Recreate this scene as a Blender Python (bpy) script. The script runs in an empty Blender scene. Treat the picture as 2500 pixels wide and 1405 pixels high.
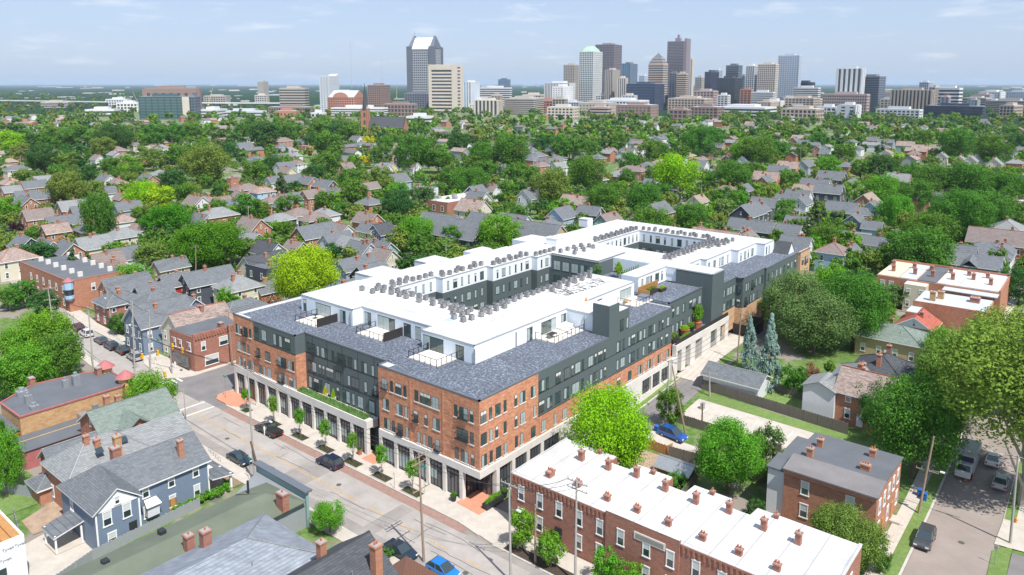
import bpy, math, random
from mathutils import Vector, Matrix
random.seed(7)
R_ = math.radians
scn = bpy.context.scene
col = scn.collection
# ------------------------------------------------------------------ camera
# world: X runs along the front street (towards the right of the picture),
# Y along the side alley (away from the camera); origin at the foot of the brick corner.
F_, HZ, PYC, PXC, VPY = 1830., 205., 495., 1250., 2765.
PITCH = math.atan((PYC - HZ) / F_)
AZ = math.atan((VPY - PXC) / (F_ / math.cos(PITCH)))
FW = Vector((-math.sin(AZ) * math.cos(PITCH), math.cos(AZ) * math.cos(PITCH), -math.sin(PITCH)))
RT = Vector((math.cos(AZ), math.sin(AZ), 0))
UP = RT.cross(FW)
CAM = Vector((64.1526, -71.4669, 58.0))
HAZE = 0.000046
cam = bpy.data.cameras.new('camera')
cam.sensor_width = 36
cam.lens = F_ / 2500 * 36
cam.shift_y = -(702.5 - PYC) / 2500
cam.clip_start = 1; cam.clip_end = 90000
camo = bpy.data.objects.new('camera', cam)
camo.matrix_world = Matrix((RT, UP, -FW)).transposed().to_4x4()
camo.location = CAM
col.objects.link(camo); scn.camera = camo
scn.render.resolution_x, scn.render.resolution_y = 1024, 575
# ------------------------------------------------------------------ light
SUN_EL, SUN_H = R_(57), (1.0, -0.34)            # sun stands over +X, a little towards -Y
sd = Vector((SUN_H[0], SUN_H[1], 0)).normalized() * math.cos(SUN_EL) + Vector((0, 0, math.sin(SUN_EL)))
sun = bpy.data.lights.new('sun', 'SUN'); sun.energy = 4.7; sun.angle = R_(0.5); sun.color = (1, .955, .89)
suno = bpy.data.objects.new('sun', sun); suno.rotation_euler = sd.to_track_quat('Z', 'Y').to_euler(); col.objects.link(suno)
w = bpy.data.worlds.new("World"); scn.world = w; w.use_nodes = True
nt = w.node_tree; N = nt.nodes; bg = N['Background']
sky = N.new('ShaderNodeTexSky'); sky.sky_type = 'NISHITA'; sky.sun_disc = False
sky.sun_elevation = SUN_EL; sky.sun_rotation = math.atan2(sd.x, sd.y)
sky.altitude = 250; sky.air_density = 1.0; sky.dust_density = 1.2; sky.ozone_density = 2.2
tc = N.new('ShaderNodeTexCoord'); mp = N.new('ShaderNodeMapping'); mp.inputs['Scale'].default_value = (5, 5, 30)
cn = N.new('ShaderNodeTexNoise'); cn.inputs['Scale'].default_value = 2.1; cn.inputs['Detail'].default_value = 7; cn.inputs['Roughness'].default_value = .58
cr = N.new('ShaderNodeValToRGB'); cr.color_ramp.elements[0].position = .56; cr.color_ramp.elements[1].position = .78
mx = N.new('ShaderNodeMix'); mx.data_type = 'RGBA'; mx.blend_type = 'MIX'
mul = N.new('ShaderNodeMath'); mul.operation = 'MULTIPLY'; mul.inputs[1].default_value = .55
nt.links.new(tc.outputs['Generated'], mp.inputs[0]); nt.links.new(mp.outputs[0], cn.inputs[0]); nt.links.new(cn.outputs[0], cr.inputs[0])
nt.links.new(cr.outputs[0], mul.inputs[0]); nt.links.new(mul.outputs[0], mx.inputs[0])
tint = N.new('ShaderNodeMix'); tint.data_type = 'RGBA'; tint.blend_type = 'MULTIPLY'; tint.inputs[0].default_value = 1
tint.inputs[7].default_value = (.90, .87, .985, 1)
nt.links.new(sky.outputs[0], tint.inputs[6]); 
mx.inputs[7].default_value = (6.4, 6.6, 7.0, 1)
pale = N.new('ShaderNodeMix'); pale.data_type = 'RGBA'; pale.inputs[0].default_value = .66; pale.inputs[7].default_value = (3.55, 4.45, 5.85, 1)
nt.links.new(tint.outputs[2], pale.inputs[6]); nt.links.new(pale.outputs[2], mx.inputs[6])
nt.links.new(mx.outputs[2], bg.inputs[0]); bg.inputs[1].default_value = 0.115
vs = scn.view_settings; vs.view_transform = 'Standard'; vs.look = 'None'; vs.gamma = 1; vs.exposure = 0.45; vs.use_curve_mapping = False

# ------------------------------------------------------------------ pixel / ground helpers
def terr(y):
    t = min(1, max(0, (y - 35) / 45.)); return 2.8 * t * t * (3 - 2 * t)
def ray(px, py): return RT * ((px - PXC) / F_) - UP * ((py - PYC) / F_) + FW
def at(px, py, h=0., flat=False):
    """the point h metres above the ground seen at a pixel of the photograph"""
    r = ray(px, py); z = h; p = None
    for i in range(12):
        p = CAM + r * ((z - CAM.z) / r.z)
        z = h if flat else h + terr(p.y)
    return p
def proj(p):
    q = Vector(p) - CAM; k = q.dot(FW)
    return PXC + F_ * q.dot(RT) / k, PYC - F_ * q.dot(UP) / k, k
def seen(px, D, z=0):
    """the point at distance D ahead of the camera in the column px"""
    r = ray(px, 400); h = Vector((r.x, r.y, 0)); f = Vector((FW.x, FW.y, 0)).normalized()
    p = CAM + h * (D / h.dot(f)); p.z = z; return p
def height_at(p, py):
    lo, hi = -10., 400.
    for _ in range(50):
        m = (lo + hi) / 2
        if proj((p.x, p.y, m))[1] > py: lo = m
        else: hi = m
    return lo
# ------------------------------------------------------------------ materials
MATS = {}
def new_mat(name):
    m = bpy.data.materials.new(name); m.use_nodes = True; MATS[name] = m
    return m, m.node_tree, m.node_tree.nodes['Principled BSDF']
def c4(c): return (c[0], c[1], c[2], 1)
def plain(name, c, rough=.7, metal=0, var=.12, scale=1.5, spec=.35, streak=None):
    """base colour with blotchy variation at two sizes"""
    m, t, b = new_mat(name); n = t.nodes; l = t.links
    g = n.new('ShaderNodeTexCoord'); q = n.new('ShaderNodeTexNoise'); q.inputs['Scale'].default_value = scale; q.inputs['Detail'].default_value = 6; q.inputs['Roughness'].default_value = .65
    if streak:
        p = n.new('ShaderNodeMapping'); p.inputs['Scale'].default_value = streak; l.new(g.outputs['Object'], p.inputs[0]); l.new(p.outputs[0], q.inputs[0])
    else: l.new(g.outputs['Object'], q.inputs[0])
    r = n.new('ShaderNodeMapRange'); r.inputs[1].default_value = .3; r.inputs[2].default_value = .7; r.inputs[3].default_value = 1 - var; r.inputs[4].default_value = 1 + var
    x = n.new('ShaderNodeMix'); x.data_type = 'RGBA'; x.blend_type = 'MULTIPLY'; x.inputs[0].default_value = 1; x.inputs[6].default_value = c4(c)
    l.new(q.outputs[0], r.inputs[0]); l.new(r.outputs[0], x.inputs[7]); l.new(x.outputs[2], b.inputs['Base Color'])
    b.inputs['Roughness'].default_value = rough; b.inputs['Metallic'].default_value = metal; b.inputs['Specular IOR Level'].default_value = spec
    return m
def brick(name, c1, c2, cm, bw=.42, bh=.14, var=.3):
    m, t, b = new_mat(name); n = t.nodes; l = t.links
    g = n.new('ShaderNodeTexCoord'); s = n.new('ShaderNodeSeparateXYZ'); a = n.new('ShaderNodeMath'); k = n.new('ShaderNodeCombineXYZ')
    l.new(g.outputs['Object'], s.inputs[0]); l.new(s.outputs[0], a.inputs[0]); l.new(s.outputs[1], a.inputs[1]); l.new(a.outputs[0], k.inputs[0]); l.new(s.outputs[2], k.inputs[1])
    q = n.new('ShaderNodeTexBrick'); q.inputs['Scale'].default_value = 1; q.inputs['Brick Width'].default_value = bw; q.inputs['Row Height'].default_value = bh
    q.inputs['Mortar Size'].default_value = .012; q.inputs['Color1'].default_value = c4(c1); q.inputs['Color2'].default_value = c4(c2); q.inputs['Mortar'].default_value = c4(cm); q.inputs['Bias'].default_value = -.1
    l.new(k.outputs[0], q.inputs[0])
    z = n.new('ShaderNodeTexNoise'); z.inputs['Scale'].default_value = 1.3; z.inputs['Detail'].default_value = 8; z.inputs['Roughness'].default_value = .9; l.new(g.outputs['Object'], z.inputs[0])
    r = n.new('ShaderNodeMapRange'); r.inputs[1].default_value = .3; r.inputs[2].default_value = .7; r.inputs[3].default_value = 1 - var; r.inputs[4].default_value = 1 + var; l.new(z.outputs[0], r.inputs[0])
    x = n.new('ShaderNodeMix'); x.data_type = 'RGBA'; x.blend_type = 'MULTIPLY'; x.inputs[0].default_value = 1
    l.new(q.outputs[0], x.inputs[6]); l.new(r.outputs[0], x.inputs[7]); l.new(x.outputs[2], b.inputs['Base Color']); b.inputs['Roughness'].default_value = .85; b.inputs['Specular IOR Level'].default_value = .2
    return m
def lined(name, c, period, axis='z', dark=.72, rough=.6, var=.08, thick=.12, scale=1.2, metal=0):
    """boards, siding, seams or shingle courses: fine dark joints every `period` metres"""
    m, t, b = new_mat(name); n = t.nodes; l = t.links
    g = n.new('ShaderNodeTexCoord'); s = n.new('ShaderNodeSeparateXYZ'); l.new(g.outputs['Object'], s.inputs[0])
    if axis == 'z': src = s.outputs[2]
    else:
        a = n.new('ShaderNodeMath'); l.new(s.outputs[0], a.inputs[0]); l.new(s.outputs[1], a.inputs[1]); src = a.outputs[0]
    d = n.new('ShaderNodeMath'); d.operation = 'DIVIDE'; d.inputs[1].default_value = period; l.new(src, d.inputs[0])
    f = n.new('ShaderNodeMath'); f.operation = 'FRACT'; l.new(d.outputs[0], f.inputs[0])
    h = n.new('ShaderNodeMath'); h.operation = 'LESS_THAN'; h.inputs[1].default_value = thick; l.new(f.outputs[0], h.inputs[0])
    x = n.new('ShaderNodeMix'); x.data_type = 'RGBA'; l.new(h.outputs[0], x.inputs[0]); x.inputs[6].default_value = c4(c); x.inputs[7].default_value = c4([v * dark for v in c])
    z = n.new('ShaderNodeTexNoise'); z.inputs['Scale'].default_value = scale; z.inputs['Detail'].default_value = 7; z.inputs['Roughness'].default_value = .7; l.new(g.outputs['Object'], z.inputs[0])
    r = n.new('ShaderNodeMapRange'); r.inputs[1].default_value = .3; r.inputs[2].default_value = .7; r.inputs[3].default_value = 1 - var; r.inputs[4].default_value = 1 + var; l.new(z.outputs[0], r.inputs[0])
    y = n.new('ShaderNodeMix'); y.data_type = 'RGBA'; y.blend_type = 'MULTIPLY'; y.inputs[0].default_value = 1; l.new(x.outputs[2], y.inputs[6]); l.new(r.outputs[0], y.inputs[7])
    l.new(y.outputs[2], b.inputs['Base Color']); b.inputs['Roughness'].default_value = rough; b.inputs['Metallic'].default_value = metal; b.inputs['Specular IOR Level'].default_value = .3
    return m
def shingle(name, c, var=.16, blot=.10):
    """asphalt or slate shingles: courses broken into tabs of differing tone"""
    m, t, b = new_mat(name); n = t.nodes; l = t.links
    g = n.new('ShaderNodeTexCoord'); sx = n.new('ShaderNodeSeparateXYZ'); l.new(g.outputs['Object'], sx.inputs[0])
    ad = n.new('ShaderNodeMath'); l.new(sx.outputs[0], ad.inputs[0]); l.new(sx.outputs[1], ad.inputs[1]); cb = n.new('ShaderNodeCombineXYZ'); l.new(ad.outputs[0], cb.inputs[0]); l.new(sx.outputs[2], cb.inputs[1])
    q = n.new('ShaderNodeTexBrick'); q.inputs['Scale'].default_value = 1; q.inputs['Brick Width'].default_value = .55; q.inputs['Row Height'].default_value = .17; q.inputs['Mortar Size'].default_value = .012; q.inputs['Bias'].default_value = -.15
    q.inputs['Color1'].default_value = c4([v * (1 + var) for v in c]); q.inputs['Color2'].default_value = c4([v * (1 - var) for v in c]); q.inputs['Mortar'].default_value = c4([v * .6 for v in c]); l.new(cb.outputs[0], q.inputs[0])
    z = n.new('ShaderNodeTexNoise'); z.inputs['Scale'].default_value = .5; z.inputs['Detail'].default_value = 9; z.inputs['Roughness'].default_value = .8; l.new(g.outputs['Object'], z.inputs[0])
    r2 = n.new('ShaderNodeMapRange'); r2.inputs[1].default_value = .3; r2.inputs[2].default_value = .7; r2.inputs[3].default_value = 1 - blot; r2.inputs[4].default_value = 1 + blot; l.new(z.outputs[0], r2.inputs[0])
    x = n.new('ShaderNodeMix'); x.data_type = 'RGBA'; x.blend_type = 'MULTIPLY'; x.inputs[0].default_value = 1; l.new(q.outputs[0], x.inputs[6]); l.new(r2.outputs[0], x.inputs[7])
    l.new(x.outputs[2], b.inputs['Base Color']); b.inputs['Roughness'].default_value = .9; b.inputs['Specular IOR Level'].default_value = .15
    return m
def speckle(name, c1, c2, scale=2.6, lo=.45, hi=.75, rough=.9, big=.12):
    m, t, b = new_mat(name); n = t.nodes; l = t.links
    g = n.new('ShaderNodeTexCoord'); q = n.new('ShaderNodeTexNoise'); q.inputs['Scale'].default_value = scale; q.inputs['Detail'].default_value = 4; q.inputs['Roughness'].default_value = .9; l.new(g.outputs['Object'], q.inputs[0])
    r = n.new('ShaderNodeMapRange'); r.inputs[1].default_value = lo; r.inputs[2].default_value = hi; l.new(q.outputs[0], r.inputs[0])
    x = n.new('ShaderNodeMix'); x.data_type = 'RGBA'; x.inputs[6].default_value = c4(c1); x.inputs[7].default_value = c4(c2); l.new(r.outputs[0], x.inputs[0])
    z = n.new('ShaderNodeTexNoise'); z.inputs['Scale'].default_value = .12; z.inputs['Detail'].default_value = 5; l.new(g.outputs['Object'], z.inputs[0])
    r2 = n.new('ShaderNodeMapRange'); r2.inputs[1].default_value = .3; r2.inputs[2].default_value = .7; r2.inputs[3].default_value = 1 - big; r2.inputs[4].default_value = 1 + big; l.new(z.outputs[0], r2.inputs[0])
    y = n.new('ShaderNodeMix'); y.data_type = 'RGBA'; y.blend_type = 'MULTIPLY'; y.inputs[0].default_value = 1; l.new(x.outputs[2], y.inputs[6]); l.new(r2.outputs[0], y.inputs[7])
    l.new(y.outputs[2], b.inputs['Base Color']); b.inputs['Roughness'].default_value = rough; b.inputs['Specular IOR Level'].default_value = .2
    return m
def leaf(name, c, trans=.35):
    m, t, b = new_mat(name); n = t.nodes; l = t.links
    g = n.new('ShaderNodeNewGeometry'); o = n.new('ShaderNodeObjectInfo'); tc = n.new('ShaderNodeTexCoord')
    q = n.new('ShaderNodeTexNoise'); q.inputs['Scale'].default_value = .55; q.inputs['Detail'].default_value = 3; l.new(tc.outputs['Object'], q.inputs[0])
    h = n.new('ShaderNodeHueSaturation')
    a = n.new('ShaderNodeMapRange'); a.inputs[3].default_value = .48; a.inputs[4].default_value = .512; l.new(o.outputs['Random'], a.inputs[0]); l.new(a.outputs[0], h.inputs['Hue'])
    v = n.new('ShaderNodeMapRange'); v.inputs[3].default_value = .82; v.inputs[4].default_value = 1.18; l.new(g.outputs['Random Per Island'], v.inputs[0])
    v2 = n.new('ShaderNodeMapRange'); v2.inputs[1].default_value = .3; v2.inputs[2].default_value = .7; v2.inputs[3].default_value = .74; v2.inputs[4].default_value = 1.26; l.new(q.outputs[0], v2.inputs[0])
    k = n.new('ShaderNodeMath'); k.operation = 'MULTIPLY'; l.new(v.outputs[0], k.inputs[0]); l.new(v2.outputs[0], k.inputs[1]); l.new(k.outputs[0], h.inputs['Value'])
    h.inputs['Color'].default_value = c4(c)
    d = n.new('ShaderNodeBsdfDiffuse'); tr = n.new('ShaderNodeBsdfTranslucent'); s = n.new('ShaderNodeMixShader'); s.inputs[0].default_value = trans
    l.new(h.outputs[0], d.inputs[0]); l.new(h.outputs[0], tr.inputs[0]); l.new(d.outputs[0], s.inputs[1]); l.new(tr.outputs[0], s.inputs[2])
    l.new(s.outputs[0], n['Material Output'].inputs[0]); n.remove(b)
    return m
def glass(name, c=(.03, .045, .05), rough=.08, spec=.9):
    m, t, b = new_mat(name); b.inputs['Base Color'].default_value = c4(c); b.inputs['Roughness'].default_value = rough; b.inputs['Specular IOR Level'].default_value = spec; b.inputs['IOR'].default_value = 1.6
    return m
M = MATS
brick('brick_main', (.57, .258, .137), (.43, .168, .097), (.42, .31, .25), .7, .22, .42)
brick('brick_row', (.36, .155, .105), (.27, .112, .08), (.31, .22, .19), .45, .15, .2)
brick('brick_orange', (.44, .19, .115), (.34, .14, .085), (.36, .26, .2), .45, .15, .2)
brick('brick_tan', (.56, .36, .21), (.47, .29, .17), (.45, .34, .25), .5, .16, .1)
brick('brick_yellow', (.50, .32, .16), (.40, .22, .11), (.42, .32, .2), .6, .22, .22)
brick('brick_paving', (.40, .15, .11), (.30, .11, .085), (.28, .18, .15), .5, .25, .25)
lined('dark_panel', (.10, .128, .132), .62, 'h', .72, .5, .06, .07)
lined('white_batten', (.66, .73, .80), .42, 'h', .78, .45, .04, .1)
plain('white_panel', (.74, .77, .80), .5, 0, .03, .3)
plain('stone', (.64, .61, .57), .8, 0, .08, .9)
plain('pale_trim', (.62, .60, .56), .7, 0, .05)

def membrane():
    m, t, b = new_mat('white_roof'); n = t.nodes; l = t.links; g = n.new('ShaderNodeTexCoord'); s = n.new('ShaderNodeSeparateXYZ'); l.new(g.outputs['Object'], s.inputs[0])
    f = []
    for k, per in ((0, 3.05), (1, 15.0)):
        d = n.new('ShaderNodeMath'); d.operation = 'DIVIDE'; d.inputs[1].default_value = per; l.new(s.outputs[k], d.inputs[0]); e = n.new('ShaderNodeMath'); e.operation = 'FRACT'; l.new(d.outputs[0], e.inputs[0]); h = n.new('ShaderNodeMath'); h.operation = 'LESS_THAN'; h.inputs[1].default_value = .12 / per; l.new(e.outputs[0], h.inputs[0]); f.append(h.outputs[0])
    mxm = n.new('ShaderNodeMath'); mxm.operation = 'MAXIMUM'; l.new(f[0], mxm.inputs[0]); l.new(f[1], mxm.inputs[1])
    q = n.new('ShaderNodeTexNoise'); q.inputs['Scale'].default_value = .22; q.inputs['Detail'].default_value = 8; q.inputs['Roughness'].default_value = .7; l.new(g.outputs['Object'], q.inputs[0])
    r = n.new('ShaderNodeValToRGB'); r.color_ramp.elements[0].position = .36; r.color_ramp.elements[0].color = (.44, .44, .435, 1); r.color_ramp.elements[1].position = .56; r.color_ramp.elements[1].color = (.60, .60, .60, 1); l.new(q.outputs[0], r.inputs[0])
    x = n.new('ShaderNodeMix'); x.data_type = 'RGBA'; l.new(mxm.outputs[0], x.inputs[0]); l.new(r.outputs[0], x.inputs[6]); x.inputs[7].default_value = (.33, .33, .33, 1); l.new(x.outputs[2], b.inputs['Base Color']); b.inputs['Roughness'].default_value = .75; b.inputs['Specular IOR Level'].default_value = .2
membrane()
speckle('gravel', (.085, .098, .125), (.36, .40, .47), 2.6, .5, .68)
plain('metal_dark', (.04, .042, .048), .45, .3, .08)
plain('coping', (.20, .22, .25), .4, .5, .05)
plain('coping_light', (.5, .52, .54), .4, .4, .05)
glass('glass_dark'); glass('glass_teal', (.05, .085, .085), .06); glass('glass_shop', (.07, .078, .085), .12)
m_ = glass('glass_pale', (.36, .43, .43), .25, .5); plain('blind', (.52, .55, .54), .5, 0, .05)
plain('deck_pale', (.70, .64, .56), .8, 0, .05, 2)
plain('black_wood', (.035, .032, .032), .6)
plain('wood', (.42, .22, .08), .7, 0, .2, 3, streak=(1, 1, 8))
plain('grey_wood', (.17, .15, .13), .85, 0, .25, 2.5, streak=(5, 5, .6))
plain('asphalt', (.33, .305, .285), .9, 0, .16, .3)
plain('asphalt_dark', (.185, .175, .175), .9, 0, .15, .3)
plain('asphalt_brown', (.27, .23, .205), .9, 0, .13, .2)
plain('asphalt_patch', (.265, .245, .23), .9, 0, .14, .4); plain('paving_orange', (.52, .235, .15), .85, 0, .12, 1.5); plain('tar', (.09, .088, .085), .9)
plain('concrete', (.46, .42, .37), .85, 0, .12, .6)
plain('kerb', (.46, .43, .39), .85, 0, .12, .8)
plain('paint_yellow', (.48, .31, .12), .8, 0, .3, 3); plain('paint_white', (.7, .69, .66), .7, 0, .25, 2)
speckle('grass', (.09, .165, .04), (.19, .26, .085), 1.6, .3, .7)
speckle('soil', (.17, .12, .08), (.30, .23, .17), 1.2, .35, .7)
plain('mulch', (.06, .045, .035), .95, 0, .3, 4)
shingle('roof_grey', (.142, .154, .168)); shingle('roof_light', (.225, .235, .24)); shingle('roof_black', (.075, .08, .09)); shingle('roof_slate', (.22, .245, .28), .14, .28)
shingle('roof_brown', (.205, .172, .16)); shingle('roof_pink', (.275, .215, .19), .3, .25); shingle('roof_red', (.36, .11, .08)); shingle('roof_tan', (.28, .235, .19)); shingle('roof_green', (.17, .21, .185))
plain('membrane_grey', (.115, .125, .14), .8, 0, .12, .3); plain('membrane_green', (.125, .145, .108), .8, 0, .14, .25); plain('membrane_light', (.46, .49, .53), .7, 0, .08, .3); plain('membrane_cream', (.64, .52, .38), .8, 0, .06)
lined('seam_brown', (.17, .085, .06), .45, 'h', .6, .4, .05, .12)
lined('siding_blue', (.17, .22, .30), .19, 'z', .7, .6, .05, .2); lined('siding_white', (.64, .66, .68), .19, 'z', .75, .6, .05, .2); lined('siding_cream', (.62, .58, .46), .19, 'z', .75, .6, .05, .2)
lined('siding_grey', (.30, .32, .34), .19, 'z', .75, .6, .05, .2); lined('siding_dark', (.075, .085, .105), .19, 'z', .7, .6, .05, .2); lined('siding_teal', (.24, .37, .36), .19, 'z', .75, .6, .05, .2)
lined('siding_yellow', (.58, .55, .24), .19, 'z', .75, .6, .05, .2); lined('siding_red', (.36, .035, .025), .19, 'z', .75, .6, .05, .2); lined('siding_tan', (.46, .36, .22), .19, 'z', .75, .6, .05, .2); lined('siding_sky', (.36, .50, .66), .19, 'z', .8, .6, .05, .2)
lined('siding_lilac', (.34, .40, .48), .19, 'z', .75, .6, .05, .2)
plain('white_paint', (.76, .76, .75), .5, 0, .03); plain('red_paint', (.38, .045, .03), .5); plain('orange_paint', (.65, .20, .03), .5); plain('blue_paint', (.03, .12, .36), .5)
plain('galvanised', (.40, .42, .44), .4, .6, .12, 3); plain('unit_grey', (.36, .35, .34), .55, .2, .1, 4); plain('fan_black', (.09, .09, .095), .6)
plain('pole_wood', (.30, .22, .16), .9, 0, .2, 2, streak=(4, 4, .5)); plain('pole_grey', (.36, .34, .32), .85, 0, .15, 2, streak=(4, 4, .5)); plain('bark', (.14, .105, .08), .95, 0, .25, 3); plain('bark_pale', (.40, .36, .31), .9, 0, .3, 2)
plain('wire', (.03, .03, .03), .6); plain('sign_green', (.02, .30, .20), .5); plain('signal_yellow', (.65, .36, .02), .5); plain('terracotta', (.42, .14, .07), .7)
plain('dirt', (.34, .25, .18), .95, 0, .25, .8); plain('canopy_red', (.38, .13, .13), .6); plain('stucco', (.66, .43, .18), .8); plain('wrap', (.78, .79, .80), .5, 0, .02)
plain('tyre', (.02, .02, .02), .8); plain('rim', (.35, .36, .38), .3, .8); plain('tail_red', (.4, .01, .01), .3); plain('lamp_clear', (.7, .7, .7), .2)
for k, c in dict(black=(.012, .013, .015), navy=(.012, .02, .06), midnight=(.012, .03, .05), blue=(.015, .09, .36), grey=(.07, .075, .085), silver=(.42, .43, .44), white=(.72, .72, .72), maroon=(.10, .01, .02), brightblue=(.01, .2, .6), red=(.4, .02, .02)).items():
    m, t, b = new_mat('car_' + k); b.inputs['Base Color'].default_value = c4(c); b.inputs['Roughness'].default_value = .3; b.inputs['Coat Weight'].default_value = .6; b.inputs['Metallic'].default_value = .2
leaf('leaf_mid', (0.105, 0.25, 0.036)); leaf('leaf_dark', (0.062, 0.17, 0.042)); leaf('leaf_lime', (0.30, 0.54, 0.022), .4); leaf('leaf_bright', (0.145, 0.362, 0.032)); leaf('leaf_olive', (0.19, 0.28, 0.055)); leaf('leaf_yellow', (0.600, 0.600, 0.026), .4)
leaf('leaf_purple', (0.072, 0.032, 0.051)); leaf('leaf_spruce', (0.080, 0.131, 0.051), .15); leaf('leaf_blue', (0.232, 0.348, 0.304), .15); leaf('leaf_soft', (0.15, 0.26, 0.08)); leaf('leaf_rich', (0.075, 0.26, 0.018)); leaf('leaf_yellowgreen', (0.20, 0.33, 0.055)); leaf('leaf_rust', (0.377, 0.246, 0.131)); leaf('leaf_grey', (0.246, 0.319, 0.232))  # yellow-green is the leaves' own colour on the big right-hand trees
plain('skin', (.45, .27, .19), .6); plain('cloth_white', (.75, .75, .75), .8); plain('cloth_dark', (.03, .03, .04), .8)

# ------------------------------------------------------------------ mesh builder
class MB:
    def __init__(s): s.v = []; s.f = []; s.m = []
    def quad(s, pts, m=0):
        i = len(s.v); s.v += [tuple(p) for p in pts]; s.f.append(tuple(range(i, i + len(pts)))); s.m.append(m)
    def box(s, x0, y0, z0, x1, y1, z1, m=0, top=None, bottom=True):
        if x0 > x1: x0, x1 = x1, x0
        if y0 > y1: y0, y1 = y1, y0
        i = len(s.v)
        s.v += [(x0, y0, z0), (x1, y0, z0), (x1, y1, z0), (x0, y1, z0), (x0, y0, z1), (x1, y0, z1), (x1, y1, z1), (x0, y1, z1)]
        F = [(0, 1, 5, 4), (1, 2, 6, 5), (2, 3, 7, 6), (3, 0, 4, 7), (4, 5, 6, 7)] + ([(3, 2, 1, 0)] if bottom else [])
        for k, f in enumerate(F):
            s.f.append(tuple(i + a for a in f)); s.m.append(top if (k == 4 and top is not None) else m)
    def cbox(s, cx, cy, z0, lx, ly, h, m=0, top=None): s.box(cx - lx / 2, cy - ly / 2, z0, cx + lx / 2, cy + ly / 2, z0 + h, m, top)
    def prism(s, poly, z0, z1, m=0, top=None):
        n = len(poly); i = len(s.v)
        a = sum(poly[k][0] * poly[(k + 1) % n][1] - poly[(k + 1) % n][0] * poly[k][1] for k in range(n))
        if a < 0: poly = poly[::-1]
        s.v += [(p[0], p[1], z0) for p in poly] + [(p[0], p[1], z1) for p in poly]
        for k in range(n):
            j = (k + 1) % n; s.f.append((i + k, i + j, i + n + j, i + n + k)); s.m.append(m)
        s.f.append(tuple(i + n + k for k in range(n))); s.m.append(m if top is None else top)
        s.f.append(tuple(i + k for k in reversed(range(n)))); s.m.append(m)
    def tube(s, p, q, r, r2=None, n=6, m=0, cap=True):
        p = Vector(p); q = Vector(q); r2 = r if r2 is None else r2
        d = (q - p).normalized(); a = d.orthogonal().normalized(); b = d.cross(a); i = len(s.v)
        for c, rr in ((p, r), (q, r2)):
            for k in range(n):
                t = 2 * math.pi * k / n; s.v.append(tuple(c + a * (rr * math.cos(t)) + b * (rr * math.sin(t))))
        for k in range(n):
            j = (k + 1) % n; s.f.append((i + k, i + j, i + n + j, i + n + k)); s.m.append(m)
        if cap:
            s.f.append(tuple(i + n + k for k in range(n))); s.m.append(m); s.f.append(tuple(i + k for k in reversed(range(n)))); s.m.append(m)
    def slab(s, pts, t, m=0, me=None):
        """a sheet given by its top corners, t thick downwards"""
        n = len(pts); i = len(s.v); me = m if me is None else me
        s.v += [tuple(p) for p in pts] + [(p[0], p[1], p[2] - t) for p in pts]
        s.f.append(tuple(i + k for k in range(n))); s.m.append(m); s.f.append(tuple(i + n + k for k in reversed(range(n)))); s.m.append(me)
        for k in range(n):
            j = (k + 1) % n; s.f.append((i + k, i + n + k, i + n + j, i + j)); s.m.append(me)
    def mesh(s, name, mats, smooth=False):
        me = bpy.data.meshes.new(name); me.from_pydata(s.v, [], s.f)
        for x in mats: me.materials.append(MATS[x])
        me.polygons.foreach_set('material_index', s.m)
        if smooth: me.polygons.foreach_set('use_smooth', [True] * len(s.f))
        me.update(); return me
    def build(s, name, mats, parent=None, smooth=False, loc=None):
        if isinstance(mats, str): mats = [mats]
        return link(name, s.mesh(name, mats, smooth), parent, loc)
def link(name, data, parent=None, loc=None, rz=0):
    o = bpy.data.objects.new(name, data); col.objects.link(o)
    if parent: o.parent = parent
    if loc is not None: o.location = loc
    if rz: o.rotation_euler.z = rz
    return o
def tag(o, label=None, cat=None, group=None, kind=None):
    for k, v in (('label', label), ('category', cat), ('group', group), ('kind', kind)):
        if v: o[k] = v
    return o
def thing(name, label, cat, loc=(0, 0, 0), rz=0, group=None):
    o = bpy.data.objects.new(name, None); col.objects.link(o); o.location = loc; o.rotation_euler.z = rz; o.empty_display_size = .1
    return tag(o, label, cat, group)
def dup(o, loc=None, rz=None, label=None, parent=None, scale=None):
    c = o.copy(); col.objects.link(c); c.parent = parent
    if loc is not None: c.location = loc
    if rz is not None: c.rotation_euler.z = rz
    if scale is not None: c.scale = scale
    if label: c['label'] = label
    for ch in KIDS.get(o.name, list(o.children)): dup(ch, parent=c)
    return c
KIDS = {}
def freeze(o):
    """remember a prototype's children so that copying stays fast"""
    KIDS[o.name] = list(o.children)
    for c in o.children: freeze(c)
    return o
def struct(o): return tag(o, kind='structure')
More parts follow.
